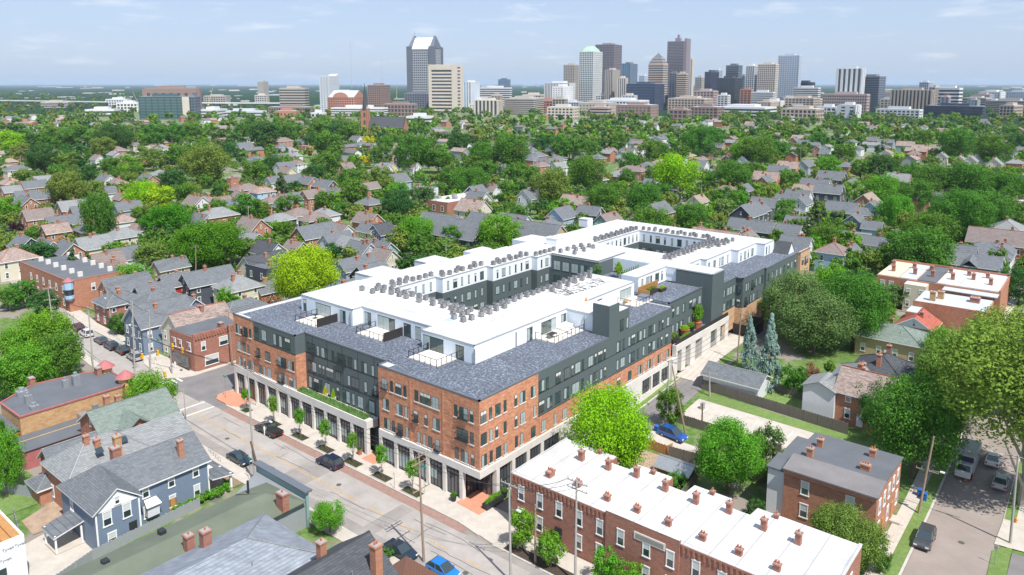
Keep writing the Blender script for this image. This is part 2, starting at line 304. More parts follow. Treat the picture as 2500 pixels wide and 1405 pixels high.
# ------------------------------------------------------------------ ground, roads, pavements
def far_ground():
    m, t, b = new_mat('ground'); n = t.nodes; l = t.links
    g = n.new('ShaderNodeTexCoord')
    def noise(sc, de, lo, hi, ro=.6):
        q = n.new('ShaderNodeTexNoise'); q.inputs['Scale'].default_value = sc; q.inputs['Detail'].default_value = de; q.inputs['Roughness'].default_value = ro; l.new(g.outputs['Object'], q.inputs[0])
        r = n.new('ShaderNodeMapRange'); r.inputs[1].default_value = lo; r.inputs[2].default_value = hi; l.new(q.outputs[0], r.inputs[0]); return r.outputs[0]
    def mix(f, a, c):
        x = n.new('ShaderNodeMix'); x.data_type = 'RGBA'; l.new(f, x.inputs[0])
        for k, v in ((6, a), (7, c)):
            if isinstance(v, tuple): x.inputs[k].default_value = c4(v)
            else: l.new(v, x.inputs[k])
        return x.outputs[2]
    a = mix(noise(.9, 5, .35, .65), (.07, .14, .03), (.15, .22, .07))
    d = mix(noise(.07, 4, .50, .56), a, (.25, .22, .19))
    e = mix(noise(.11, 3, .62, .66), d, (.13, .13, .125))
    l.new(e, b.inputs['Base Color']); b.inputs['Roughness'].default_value = .95; b.inputs['Specular IOR Level'].default_value = .1
    m, t, b = new_mat('far_land'); n = t.nodes; l = t.links
    g = n.new('ShaderNodeTexCoord')
    a = mix(noise(.012, 8, .35, .68, .7), (.016, .040, .026), (.034, .070, .036))
    d = mix(noise(.006, 10, .68, .74, .8), a, (.22, .23, .23))
    l.new(d, b.inputs['Base Color']); b.inputs['Roughness'].default_value = 1; b.inputs['Specular IOR Level'].default_value = 0
far_ground()
g = MB()
xs = [-60000, -6000, -1500, -600, -200, -100, 0, 100, 300, 1000, 6000, 60000]
ys = [-3000, -300, -100, 35] + [35 + 5 * i for i in range(1, 10)] + [120, 200, 400, 700, 1100, 3000, 10000, 60000]
idx = {}
for j, y in enumerate(ys):
    for i, x in enumerate(xs): idx[i, j] = len(g.v); g.v.append((x, y, terr(y) - .05))
for j in range(len(ys) - 1):
    for i in range(len(xs) - 1):
        g.f.append((idx[i, j], idx[i + 1, j], idx[i + 1, j + 1], idx[i, j + 1]))
        g.m.append(1 if (ys[j] >= 1100 or xs[i + 1] <= -1500 or xs[i] >= 1000) else 0)
struct(g.build('ground', ['ground', 'far_land']))
def sheet(name, poly_or_strip, mat, z, kind='structure'):
    """strip: two polylines (left, right) with the same number of points, laid on the terrain"""
    A, B = poly_or_strip; b = MB()
    for k in range(len(A) - 1):
        n = max(1, int(max(abs(A[k + 1][0] - A[k][0]) + abs(A[k + 1][1] - A[k][1]), abs(B[k + 1][1] - B[k][1])) / 4))
        for i in range(n):
            q = []
            for P, t in ((A, i / n), (B, i / n), (B, (i + 1) / n), (A, (i + 1) / n)):
                x = P[k][0] + (P[k + 1][0] - P[k][0]) * t; y = P[k][1] + (P[k + 1][1] - P[k][1]) * t; q.append((x, y, terr(y) + z))
            if (q[1][0] - q[0][0]) * (q[2][1] - q[0][1]) - (q[1][1] - q[0][1]) * (q[2][0] - q[0][0]) < 0: q = q[::-1]
            b.quad(q)
    return b
def flat(name, poly, mat, z0, z1=None, top=None):
    b = MB(); zz = terr(sum(p[1] for p in poly) / len(poly)); b.prism(poly, zz - .1, zz + z0, 0); return struct(b.build(name, mat))
# front street
road = sheet('road', ([(-60, -5.9), (95, -5.9)], [(-60, -15.2), (95, -15.2)]), '', 0.0)
for q in (([(-60, -5.9), (-76, -6.2), (-96, -2.4), (-126, -1.9), (-150, .8), (-260, 16)], [(-60, -15.2), (-76, -12.6), (-91, -10.2), (-126, -6.6), (-150, -3.6), (-260, 11)]),):
    s2 = sheet('r', q, '', 0.0); o = len(road.v); road.v += s2.v; road.f += [tuple(i + o for i in f) for f in s2.f]; road.m += s2.m
struct(road.build('road', 'asphalt'))
cs = sheet('road', ([(-76.6, -6.6), (-77.2, 8), (-78, 40)], [(-63.6, -6.6), (-63.2, 0), (-70, 40)]), '', .004); struct(cs.build('side_road', 'asphalt_dark'))
# parking lane of worn brick and dark patches
for nm, mt, a, b_, y0, y1, z in (('parking_lane', 'brick_paving', -57, 2, -5.95, -4.3, .008), ('road_patch', 'asphalt_patch', -29, -24, -13.2, -6.6, .008), ('parking_lane', 'asphalt_patch', -58, 95, -15.2, -13.2, .008), ('road_patch', 'asphalt_patch', 3, 90, -6.6, -5.5, .008),
                              ('road_patch', 'asphalt_patch', -9, -6.6, -15, -6.2, .010), ('road_patch', 'asphalt_patch', 14, 15.6, -15, -6.2, .010)):
    struct(sheet(nm, ([(a, y1), (b_, y1)], [(a, y0), (b_, y0)]), '', z).build(nm, mt))
flat('road_edge', [(-66, -6.3), (-55, -6.3), (-55, -3.6), (-66, -3.6)], 'asphalt_dark', -.02)
mk = MB()
for y in (-9.55, -9.85): mk.quad([(-60, y - .045, .012), (-14, y - .045, .012), (-14, y + .045, .012), (-60, y + .045, .012)])
for x in range(-12, 90, 6): mk.quad([(x, -9.77, .012), (x + 3, -9.77, .012), (x + 3, -9.6, .012), (x, -9.6, .012)])
struct(mk.build('lane_marking', 'paint_yellow'))
mk = MB()
for x in (-59.6, -62.8): mk.quad([(x, -12.6, .014), (x + .35, -12.6, .014), (x + .35, -6.0, .014), (x, -6.0, .014)])
for k in range(9): mk.quad([(-77.6 , -12 + k * 1.0, .014), (-75.2, -12 + k * 1.0, .014), (-75.2, -11.6 + k * 1.0, .014), (-77.6, -11.6 + k * 1.0, .014)])
struct(mk.build('crosswalk_marking', 'paint_white'))
# tar seams on the road, thin and crooked
tr = MB(); rr = random.Random(3)
for k in range(26):
    x = rr.uniform(-58, 40); y = rr.uniform(-13, -6.5); horiz = rr.random() < .6
    for i in range(rr.randint(3, 9)):
        nx, ny = (x + rr.uniform(.8, 1.8), y + rr.uniform(-.2, .2)) if horiz else (x + rr.uniform(-.2, .2), y + rr.uniform(.4, .9))
        if not -13.1 < ny < -6.4: break
        w_ = .04; tr.quad([(x, y - w_, .016), (nx, ny - w_, .016), (nx + (0 if horiz else w_ * 2), ny + w_, .016), (x + (0 if horiz else w_ * 2), y + w_, .016)]); x, y = nx, ny
struct(tr.build('road_crack', 'tar'))
for i, (x, y) in enumerate(((-46, -11.2), (-20, -8.6), (8, -11.6), (30, -9), (52.5, 20), (53, 33), (-90, -6.5))):
    g = MB(); g.tube((x, y, -.05), (x, y, .022), .38, n=14); struct(g.build('manhole_cover', 'tar'))
# pavements with kerbs
flat('pavement', [(-58, -4.3), (0, -4.3), (4.2, -4.9), (4.2, 1.2), (0, 1.2), (-63.4, 1.2), (-63.6, -1.5), (-62.5, -3.6)], 'concrete', .13)
flat('kerb', [(-58, -4.3), (0, -4.3), (4.2, -4.9), (4.2, -5.1), (0, -4.5), (-58, -4.5)], 'kerb', .15)
flat('plaza', [(-63.4, -3.0), (-62, -4.1), (-57, -4.2), (-55.6, -3.4), (-55.8, .2), (-62.8, .2), (-63.8, -1.2)], 'paving_orange', .17)
flat('entrance_paving', [(-23.4, -1.6), (-20.4, -1.6), (-20.4, .8), (-23.4, .8)], 'paving_orange', .17)
flat('entrance_paving', [(-3.3, -1.3), (1.2, -1.6), (1.4, 3.2), (-3.2, 3.2)], 'paving_orange', .17)
flat('pavement', [(6.9, -5.3), (95, -5.9), (95, -1.2), (6.9, -.6)], 'concrete', .13)
flat('pavement', [(4.2, -4.9), (6.9, -5.3), (6.9, -.6), (4.2, 1.2)], 'concrete', .10)
flat('kerb', [(6.9, -5.3), (95, -5.9), (95, -6.1), (6.9, -5.5)], 'kerb', .15)
flat('planting_strip', [(8.5, -5.2), (46, -5.6), (46, -3.9), (8.5, -3.6)], 'mulch', .16)
flat('pavement', [(-58, -15.2), (-9, -15.2), (2, -15.2), (2, -17.0), (-58, -17.6)], 'concrete', .13)
flat('pavement', [(2, -15.2), (95, -15.2), (95, -18), (2, -17)], 'concrete', .13)
flat('kerb', [(-58, -15.2), (95, -15.2), (95, -15.0), (-58, -15.0)], 'kerb', .15)
flat('verge', [(-30, -17.4), (-16, -17.2), (-15.5, -15.4), (-30, -15.4)], 'asphalt_dark', .15)
flat('pavement', [(-76.8, -3.0), (-79.6, -5.6), (-90, -4.4), (-96, -2.3), (-126, -1.8), (-150, .8), (-150, 4), (-126, 1), (-96, .4), (-80, .8), (-77.4, .6), (-77, 14), (-76.3, 14), (-76.0, -1)], 'concrete', .13)
flat('kerb', [(-79.4, -5.4), (-90, -4.2), (-96, -2.1), (-96, -2.3), (-90, -4.4), (-79.6, -5.6)], 'kerb', .15)
flat('pavement', [(-60, -17.6), (-60, -15.4), (-76, -12.9), (-91, -10.5), (-126, -6.9), (-126, -9), (-91, -12.6), (-77, -16.4)], 'concrete', .13)
# alley beside the building, its aprons, kerb and lawns
struct(sheet('alley', ([(4.2, -1), (7.2, 30), (7.0, 46), (7.0, 62), (7.6, 90), (8.5, 140)], [(1.6, 1.4), (1.4, 8), (.9, 22), (1.0, 44), (4.2, 70), (4.4, 140)]), '', .01).build('alley', 'asphalt_dark'))
struct(sheet('driveway', ([(4.4, 57), (4.6, 84)], [(.4, 57), (.4, 84)]), '', .05).build('driveway', 'concrete'))
struct(sheet('verge', ([(1.0, 22), (1.3, 56.8)], [(-.2, 22), (-.2, 56.8)]), '', .08).build('verge', 'grass'))
struct(sheet('kerb', ([(1.3, 22), (1.6, 57)], [(1.0, 22), (1.3, 57)]), '', .12).build('kerb', 'kerb'))
# side street on the right
struct(sheet('road', ([(48.6, -5.4), (48.6, 60), (48.9, 240)], [(57.6, -5.4), (56.4, 60), (56.8, 240)]), '', .004).build('side_street', 'asphalt_brown'))
struct(sheet('kerb', ([(48.3, -1), (48.3, 240)], [(48.6, -1), (48.6, 240)]), '', .12).build('kerb', 'kerb'))
struct(sheet('p', ([(45.1, -1), (45.1, 240)], [(46.8, -1), (46.8, 240)]), '', .10).build('pavement', 'concrete'))
struct(sheet('v', ([(46.8, -1), (46.8, 240)], [(48.3, -1), (48.3, 240)]), '', .09).build('verge', 'grass'))
struct(sheet('v', ([(56.6, 24), (56.3, 33.5)], [(58.4, 24), (58.2, 36)]), '', .09).build('lawn', 'grass'))
struct(sheet('p', ([(56.3, 35.2), (56.5, 41.2), (56.4, 60)], [(66, 36.4), (60, 41.5), (59.6, 60)]), '', .10).build('pavement', 'concrete'))
struct(sheet('v', ([(56.6, 42.2), (56.6, 120)], [(57.9, 42.2), (57.9, 120)]), '', .12).build('verge', 'grass'))
struct(sheet('dr', ([(58.4, 22), (58.3, 34.5)], [(62, 22), (62, 34.5)]), '', .08).build('driveway', 'asphalt_dark'))
# yards, parking lot
struct(sheet('lot', ([(8.2, 51.2), (31, 50.6)], [(8.2, 41.4), (31, 41.4)]), '', .03).build('parking_lot', 'concrete'))
struct(sheet('lot', ([(8, 54.3), (33, 53.0)], [(8, 51.2), (33, 50.6)]), '', .05).build('verge', 'grass'))
mk = MB()
for k in range(6):
    x = 11 + 3 * k; mk.quad([(x, 46.6, terr(48) + .04), (x + .12, 46.6, terr(48) + .04), (x + .12, 50.9, terr(50) + .06), (x, 50.9, terr(50) + .06)])
struct(mk.build('bay_marking', 'paint_white'))
struct(sheet('y', ([(17.5, 28.8), (22, 27), (27, 21), (27, 17)], [(18, 22), (21, 18), (23, 17), (24, 16)]), '', .05).build('lawn', 'grass'))
struct(sheet('y', ([(8, 29), (16, 29)], [(8, 17), (16, 17)]), '', .04).build('bare_yard', 'dirt'))
struct(sheet('y', ([(17.2, 62), (27, 60)], [(17.2, 55.4), (27, 54.4)]), '', .05).build('lawn', 'grass'))
struct(sheet('y', ([(-48, -35.6), (-40.6, -36.5)], [(-45.5, -41.4), (-40.8, -41.6)]), '', .04).build('bare_yard', 'dirt'))
struct(sheet('y', ([(-60, -36), (-48.5, -36)], [(-60, -40), (-48.5, -44)]), '', .05).build('lawn', 'grass'))
struct(sheet('y', ([(-40.6, -38), (-30.4, -38)], [(-38.5, -46), (-29, -46)]), '', .05).build('patio', 'concrete'))
struct(sheet('y', ([(-41, -16.2), (-31.2, -16.2)], [(-41, -21.6), (-31.2, -21.6)]), '', .05).build('front_yard', 'soil'))

# ------------------------------------------------------------------ main building
ab = thing('apartment_building', 'block-long apartment building of orange brick and dark panels with white penthouse roofs', 'apartment building')
DK, WB, WP, BR, BT, WR, GV, ST = 0, 1, 2, 3, 4, 5, 6, 7
ZR, ZP = 15.6, 18.7
# storeys clad in dark panel
b = MB(); bx = lambda *a, **k: b.box(*a, **k)
bx(-54.9, 0, 12.1, -42.1, 2, ZR, bottom=True); bx(-42.1, 2, 0, -20.7, 23, ZR); bx(-54.9, 2, 5.3, -42.1, 23, ZR - .004)
bx(-20.5, 13.5, 5.3, -.02, 23, ZR - .002); bx(-20.5, 23, 5.3, 0, 55.6, ZR)
bx(0, 13.2, 8.6, .03, 55.6, ZR)
bx(-24, 55.6, 4, -1.8, 72.6, ZR - .3, top=None)
bx(-15.5, 78.5, 4, .3, 85.2, ZR); bx(-15.5, 85.2, 4, 2.0, 97.6, ZR + .002); bx(-15.5, 97.6, 4, 2.5, 119, ZR)
bx(-50, 105, 0, -2.5, 126, ZR - .01)
for x1, y0, y1 in ((-43, 23, 34.7), (-41, 34.7, 48.4), (-39.2, 48.4, 62), (-37.5, 62, 66.7)): bx(-53, y0, 0, x1, y1, ZR - .005)
bx(-50, 66.7, 0, -37, 84, ZR - .005); bx(-50, 84, 0, -35.5, 105, ZR - .008)
bx(-37, 66.7, 0, -24, 78.3, ZP + .25); bx(-37, 78.3, 0, -15.5, 84, ZR)
bx(-8, 72.6, 4, .4, 78.5, ZP + .02); bx(-3.3, 32.8, ZR, .02, 36, 21.1); bx(-3.3, 36, ZR, .02, 39.4, 19.4)
b.build('dark_cladding', 'dark_panel', ab)
b = MB(); bx(-61.5, 0, 5.3, -54.9, 23, ZR + .05); bx(-54.9, 0, 5.3, -42.1, 2, 12.1); bx(-20.7, 0, 5.3, 0, 13.5, ZR + .05)
bx(-.5, 13.5, 5.3, .04, 55.6, 8.6, bottom=False)
for z in (6.7, 9.6, 12.9): b.box(-.0, 0, 0, 0, 0, 0) if 0 else None
for (x, y0, y1) in ((-13.6, 0, 0),): 
    for xx in (-13.8, -7.1): bx(xx, -.07, 5.6, xx + .35, .01, 15.2)
b.build('brick_wall', 'brick_main', ab)
b = MB(); bx(2.5, 119, 0, 3.2, 126, ZR + .1); bx(-15.5, 126, 0, 3.2, 126.3, ZR + .1); bx(.3, 76, 4, .36, 85.2, 8.9); bx(2.0, 85.14, 4, 2.06, 97.6, 8.7); bx(.3, 85.08, 4, 2.06, 85.14, 8.8); bx(2.5, 97.55, 4, 2.56, 119, 8.5)
b.build('tan_brick_wall', 'brick_tan', ab)
# white penthouse
PENT = [(-53.4, 9.4, -38.3, 23), (-38.3, 11.6, -20.8, 23.002), (-20.8, 9.4, -9.4, 23), (-20.6, 23, -9.4, 57.2), (-9.4, 33.7, -3.3, 40.4),
        (-53, 23, -43, 34.7), (-53, 34.7, -41, 48.4), (-52, 48.4, -39.2, 62), (-50.6, 62, -37.5, 66.7), (-58.7, 26.5, -53, 34.2), (-57, 42, -53, 48.6), (-55, 56, -52, 62.7), (-54.7, 74, -50, 82),
        (-50, 66.7, -37, 84), (-49, 84, -35.5, 105), (-37, 78.3, -15.5, 84), (-24, 73, -7.8, 78.3), (-15.5, 78.3, -7.8, 84.2), (-15.5, 84.2, -6.4, 97.8), (-15.5, 97.8, -4.6, 109), (-49, 105, -4.6, 115.3), (-4.6, 109, -2.5, 115.3),
        (-14.5, 60.8, -10.5, 73)]
b = MB()
for i, (x0, y0, x1, y1) in enumerate(PENT): b.box(x0, y0, ZR - .02, x1, y1, ZP - .003 * (i % 5), 0, bottom=False)
b.build('white_cladding', 'white_batten', ab)
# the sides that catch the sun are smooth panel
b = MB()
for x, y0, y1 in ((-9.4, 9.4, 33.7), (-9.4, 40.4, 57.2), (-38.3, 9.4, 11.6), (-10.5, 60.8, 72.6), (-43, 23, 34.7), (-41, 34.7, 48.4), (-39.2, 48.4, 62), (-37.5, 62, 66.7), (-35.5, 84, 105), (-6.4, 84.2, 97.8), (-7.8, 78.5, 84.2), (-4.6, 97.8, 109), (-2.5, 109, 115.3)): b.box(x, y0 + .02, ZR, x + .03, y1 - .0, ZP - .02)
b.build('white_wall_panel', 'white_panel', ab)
# white roofing membrane sits inside a thin coping
b = MB()
for i, (x0, y0, x1, y1) in enumerate(PENT): b.box(x0 + .12, y0 + .12, ZP - .05, x1 - .12, y1 - .12, ZP + .04 + .004 * (i % 6), 0, bottom=False)
b.box(-20.9, 22.5, ZP - .05, -9.6, 24, ZP + .03)
b.box(-36.8, 66.9, ZP, -24.2, 78.2, ZP + .30); b.box(-7.9, 72.8, ZP, .2, 78.3, ZP + .08); b.box(-3.15, 32.95, 21, -.15, 35.85, 21.16); b.box(-3.1, 36.1, 19, -.15, 39.2, 19.45)
b.box(-61.2, .9, ZR, -60.0, 22.8, ZR + .12); b.box(-61.2, .3, ZR, -56.6, .7, ZR + .10); b.box(-20.3, .3, ZR, -18.6, 1.6, ZR + .10)
b.box(-20.3, 55.0, ZR, -.2, 55.4, ZR + .12)
b.build('white_roof', 'white_roof', ab)
b = MB()
b.box(-59.9, .25, ZR, -42.3, 9.5, ZR + .09); b.box(-42.3, 2.2, ZR, -20.6, 11.7, ZR + .085); b.box(-20.6, .25, ZR, -.2, 9.5, ZR + .09); b.box(-9.5, 9.5, ZR, -.2, 54.9, ZR + .08); b.box(-59.9, 9.5, ZR, -53.3, 23, ZR + .08)
b.box(-23.8, 57.3, ZR - .4, -2, 72.5, ZR - .1); b.box(-7.6, 78.4, ZR, .1, 85.2, ZR + .07); b.box(-6.5, 85.2, ZR, 1.8, 97.7, ZR + .075); b.box(-5, 97.7, ZR, 2.3, 125.9, ZR + .07); b.box(-3, 115.3, ZR - .1, -2.6, 125, ZR + .06); b.box(-2.4, 62, 5.2, .5, 63, 5.3) if 0 else None
b.build('gravel_roof', 'gravel', ab)
# roof edges
def edges(lst, z, w=.14, h=.10, mat='coping', name='roof_edge'):
    b = MB()
    for pl in lst:
        for (x0, y0), (x1, y1) in zip(pl, pl[1:]):
            b.box(min(x0, x1) - w, min(y0, y1) - w, z - .12, max(x0, x1) + w, max(y0, y1) + w, z + h)
    return b.build(name, mat, ab)
edges([[(-61.4, 22.5), (-61.4, .1), (-42.2, .1)], [(-42.2, .1), (-42.2, 2.1)], [(-42.2, 2.1), (-20.7, 2.1)], [(-20.7, 2.1), (-20.7, .1)], [(-20.7, .1), (-.1, .1)], [(-.1, .1), (-.1, 32.6)], [(-.1, 39.5), (-.1, 55.5)], [(-.1, 55.5), (-20, 55.5)], [(-1.9, 57.8), (-1.9, 72.6)], [(-1.9, 57.8), (-12, 57.8)],
       [(.2, 78.5), (.2, 85.1)], [(.2, 85.1), (1.9, 85.1)], [(1.9, 85.1), (1.9, 97.6)], [(2.4, 97.6), (2.4, 119)], [(3.1, 119), (3.1, 126)], [(3.1, 126.1), (-20, 126.1)]], ZR + .02)
pe = []
for (x0, y0, x1, y1) in PENT: pass
edges([[(-53.4, 23), (-53.4, 9.4)], [(-53.4, 9.4), (-38.3, 9.4)], [(-38.3, 9.4), (-38.3, 11.6)], [(-38.3, 11.6), (-20.8, 11.6)], [(-20.8, 11.6), (-20.8, 9.4)], [(-20.8, 9.4), (-9.4, 9.4)], [(-9.4, 9.4), (-9.4, 33.7)], [(-9.4, 33.7), (-3.3, 33.7)], [(-9.4, 40.4), (-9.4, 57.2)], [(-9.4, 57.2), (-20.6, 57.2)],
       [(-43, 23), (-43, 34.7)], [(-43, 34.7), (-41, 34.7)], [(-41, 34.7), (-41, 48.4)], [(-41, 48.4), (-39.2, 48.4)], [(-39.2, 48.4), (-39.2, 62)], [(-39.2, 62), (-37.5, 62)], [(-37.5, 62), (-37.5, 66.7)], [(-37.5, 66.7), (-24, 66.7)], [(-24, 66.7), (-24, 78.3)], [(-20.6, 23), (-20.6, 57.2)], [(-43, 23), (-20.6, 23)],
       [(-10.5, 60.8), (-10.5, 72.6)], [(-10.5, 72.6), (.4, 72.6)], [(.4, 72.6), (.4, 78.5)], [(.4, 78.5), (-7.8, 78.5)], [(-7.8, 78.5), (-7.8, 84.2)], [(-7.8, 84.2), (-6.4, 84.2)], [(-6.4, 84.2), (-6.4, 97.8)], [(-6.4, 97.8), (-4.6, 97.8)], [(-4.6, 97.8), (-4.6, 109)], [(-4.6, 109), (-2.5, 109)], [(-2.5, 109), (-2.5, 115.3)], [(-2.5, 115.3), (-49, 115.3)],
       [(-35.5, 84), (-35.5, 105)], [(-35.5, 105), (-15.5, 105)], [(-15.5, 105), (-15.5, 84)], [(-58.7, 26.5), (-58.7, 34.2)], [(-58.7, 34.2), (-53, 34.2)], [(-53.4, 23), (-53.4, 26.5)], [(-57, 42), (-57, 48.6)], [(-58.7, 26.5), (-53, 26.5)], [(-57, 42), (-53, 42)]], ZP + .0, .06, .10, 'coping_light', 'penthouse_roof_edge')
# dark bands between cladding storeys, so the panels read as panels
b = MB()
for z in (12.15, 8.65):
    b.box(-42.1, 1.96, z, -20.7, 2, z + .12)
b.box(.0, 13.2, 12.1, .05, 55.6, 12.2); b.box(.0, 13.2, 8.56, .06, 55.6, 8.66); b.box(-54.9, -.03, 12.05, -42.1, 0, 12.2)
for x in range(-40, -21, 4): b.box(x, 1.97, 5.3, x + .05, 2, 15.5)
b.build('panel_band', 'metal_dark', ab)
# stone shopfronts: spandrel, piers, sloping sills
b = MB()
b.box(-61.7, -.35, 4.45, -23.4, 1.0, 5.75); b.box(-61.7, 1, 4.15, -61.2, 12, 5.75); b.box(-20.6, -.3, 4.4, .3, 1.0, 5.45); b.box(-23.4, 2.0, 4.2, -20.7, 3.0, 5.6); b.box(-.7, 1, 4.4, .3, 56.2, 5.45); b.box(-23.9, 1, 4.2, -23.4, 2.2, 5.6)
for i in range(12): x = -61.7 + i * 3.42; b.box(x, -.35, 0, x + .58, .35, 4.45)
for x in (-20.6, -17.15, -13.7, -10.3, -6.9, -3.6): b.box(x, -.3, 0, x + .6, .35, 4.4)
for y in (3.2, 6.7, 10.15, 13.6): b.box(-.5, y, 0, .3, y + .7, 4.4)
b.box(-.5, 18.3, 0, .3, 44.2, 4.4); b.box(-.5, 14.4, 0, .28, 18.3, 1.1); b.box(-.5, 7.5, 0, .27, 13.6, 1.0)
for y in (47.5, 50.9, 54.3): b.box(-.5, y, 0, .3, y + .6, 4.4)
b.box(-.5, 44.2, 0, .27, 54.4, 1.6); b.box(-.5, 54.9, 0, .9, 56.2, 5.5)
# garage wall with five door openings
gy = [(57.0, 58.7), (60.4, 62.6), (64.8, 67.9), (72.0, 75.0), (76.8, 79.2)]
yy = 56.2
for (a, c) in gy: b.box(0, yy, 2, .8, a, 6.6); yy = c
b.box(0, yy, 2, .8, 81, 6.6); b.box(0, 56.2, 6.6, .85, 81, 7.9); b.box(-8, 80.2, 2, .2, 81, 7.9)
b.build('stone_front', 'stone', ab)
b = MB(); b.box(-3, 56.2, 6.9, .0, 72.5, 7.75); b.box(-.2, 72.5, 6.9, .0, 81, 7.75); b.build('terrace_deck', 'gravel', ab)
b = MB(); b.box(-58, .3, 5.6, -43, .6, 5.8); b.box(-42.0, .6, 5.6, -23.9, 1.9, 5.68); b.build('podium_deck', 'pale_trim', ab)
# shop glazing with bars, set back behind the piers
def storefront(x0, x1, y, z0, z1, n, nm='shop_window'):
    g = MB(); g.box(x0, y, z0, x1, y + .05, z1, 1); h_ = int(abs(x0) * 7) % 5
    if h_ < 2: g.box(x0 + .1, y - .02, z0 + .5, x1 - .1, y + .01, z0 + (z1 - z0) * .62, 2)
    elif h_ == 2: g.box(x0 + .1, y - .02, z0 + 1.2, (x0 + x1) / 2, y + .01, z0 + (z1 - z0) * .6, 2)
    for i in range(n + 1):
        x = x0 + (x1 - x0) * i / n; g.box(x - .04, y - .06, z0, x + .04, y, z1)
    for z in (z0 + .05, z0 + (z1 - z0) * .72, z0 + (z1 - z0) * .86, z1 - .05): g.box(x0, y - .065, z - .05, x1, y - .005, z + .05)
    return g.build(nm, ['metal_dark', 'glass_shop', 'glass_pale'], ab)
for i in range(11): storefront(-61.12 + i * 3.42, -58.28 + i * 3.42, .1, .1, 4.45, 4)
for a, c in ((-20.0, -17.15), (-16.55, -13.7), (-13.1, -10.3), (-9.7, -6.9), (-6.3, -3.6)): storefront(a, c, .1, .1, 4.4, 4)
storefront(-23.4, -20.6, 2.4, .1, 4.3, 4, 'entrance_glazing')
def side_glass(y0, y1, x, z0, z1, n, nm='shop_window', mats=('metal_dark', 'glass_shop')):
    g = MB(); g.box(x - .05, y0, z0, x, y1, z1, 1)
    for i in range(n + 1):
        y = y0 + (y1 - y0) * i / n; g.box(x, y - .04, z0, x + .06, y + .04, z1)
    for z in (z0 + .05, z0 + (z1 - z0) * .45, z1 - .05): g.box(x + .005, y0, z - .05, x + .065, y1, z + .05)
    return g.build(nm, list(mats), ab)
side_glass(4.0, 6.7, -.2, 0, 4.15, 4); side_glass(7.5, 10.15, .0, 1.0, 4.15, 4); side_glass(10.95, 13.6, .0, 1.0, 4.15, 4); side_glass(14.4, 18.3, .05, 1.1, 4.15, 5)
for y in (44.4, 48.2, 51.6): side_glass(y, y + 2.6, .05, 1.6, 4.3, 4)
g = MB(); g.box(-3.2, 3.0, .1, -.5, 3.06, 4.15, 1); g.box(-3.3, .8, .1, -3.24, 3.06, 4.15, 1)
for i in range(4): g.box(-3.2 + i * .9, 2.9, .1, -3.12 + i * .9, 3.0, 4.15); g.box(-3.24, .8 + i * .7, .1, -3.16, .88 + i * .7, 4.15)
g.build('entrance_glazing', ['metal_dark', 'glass_shop'], ab)
for (a, c) in gy:
    g = MB(); g.box(-.1, a, 2, 0.1, c, 6.6)
    for k in range(6): g.box(.1, a, 2.6 + k * .6, .13, c, 2.65 + k * .6)
    g.build('garage_door', 'unit_grey', ab)
# windows: frame, pane, sill and sometimes a shallow iron balcony; each a part of the building
def win_mesh(w, h, kind, brickwall, blind):
    """wall plane is y=0, outside is -y"""
    g = MB(); f = .06
    g.box(-w / 2, -.03, 0, w / 2, .10, h, 0); n = 1 if w < 1.0 else (2 if w < 2.2 else 3)
    cw = (w - f * (n + 1)) / n
    for i in range(n):
        x = -w / 2 + f + i * (cw + f); m_ = 2 if (blind >> i) & 1 else 1; g.box(x, -.045, f, x + cw, -.01, h * .40 - f / 2, m_); g.box(x, -.045, h * .40, x + cw, -.01, h - f, m_)
        if (blind >> 3) & 1 and m_ == 1: g.box(x, -.05, h * .7, x + cw, -.02, h - f, 3)
    if brickwall: g.box(-w / 2 - .1, -.1, -.16, w / 2 + .1, .02, 0, 3); 
    else: g.box(-w / 2 - .06, -.05, -.06, w / 2 + .06, .02, 0, 0); g.box(-w / 2 - .06, -.05, h, w / 2 + .06, .02, h + .06, 0)
    if kind == 'b':
        for z in (.12, 1.0): g.box(-w / 2 - .15, -.42, z, w / 2 + .15, -.38, z + .05, 0); g.box(-w / 2 - .15, -.4, z, -w / 2 - .1, 0, z + .05, 0); g.box(w / 2 + .1, -.4, z, w / 2 + .15, 0, z + .05, 0)
        for i in range(int((w + .3) / .14) + 1): x = -w / 2 - .15 + i * .14; g.box(x, -.41, .12, x + .02, -.39, 1.05, 0)
        g.box(-w / 2 - .15, -.42, .05, w / 2 + .15, 0, .12, 0)
    return g
WIN = []        # (x, y, z, rotation, w, h, kind, brick)
S_, E_ = 0, math.pi / 2          # facing -Y, facing +X
def row(face, c, z, lst, h=1.75, br=0):
    for it in lst:
        u, w_ = it[0], it[1]; k = it[2] if len(it) > 2 else ''
        WIN.append(((u, c, z) if face == S_ else (c, u, z), face, w_, h, k, br))
n_, W_ = .62, 1.35
# front, right-hand brick
row(S_, 0, 12.1, [(-19.3, 1.2, 'b'), (-17.7, n_), (-16.2, W_), (-14.75, n_), (-12.3, .75), (-10.45, 2.2), (-8.4, W_), (-4.4, n_), (-2.9, 1.6, 'b'), (-1.4, n_)], br=1)
row(S_, 0, 8.9, [(-19.1, W_), (-16.1, W_), (-14.6, n_), (-12.5, .9, 'b'), (-10.4, n_), (-8.3, W_), (-3.2, 2.1, 'b'), (-1.4, n_)], br=1)
row(S_, 0, 5.75, [(-18.9, W_), (-17.5, n_), (-16.0, 1.1, 'b'), (-14.5, n_), (-12.0, n_), (-10.8, n_), (-9.6, .8), (-8.1, .9, 'b'), (-4.3, n_), (-2.8, W_), (-1.3, n_)], br=1)
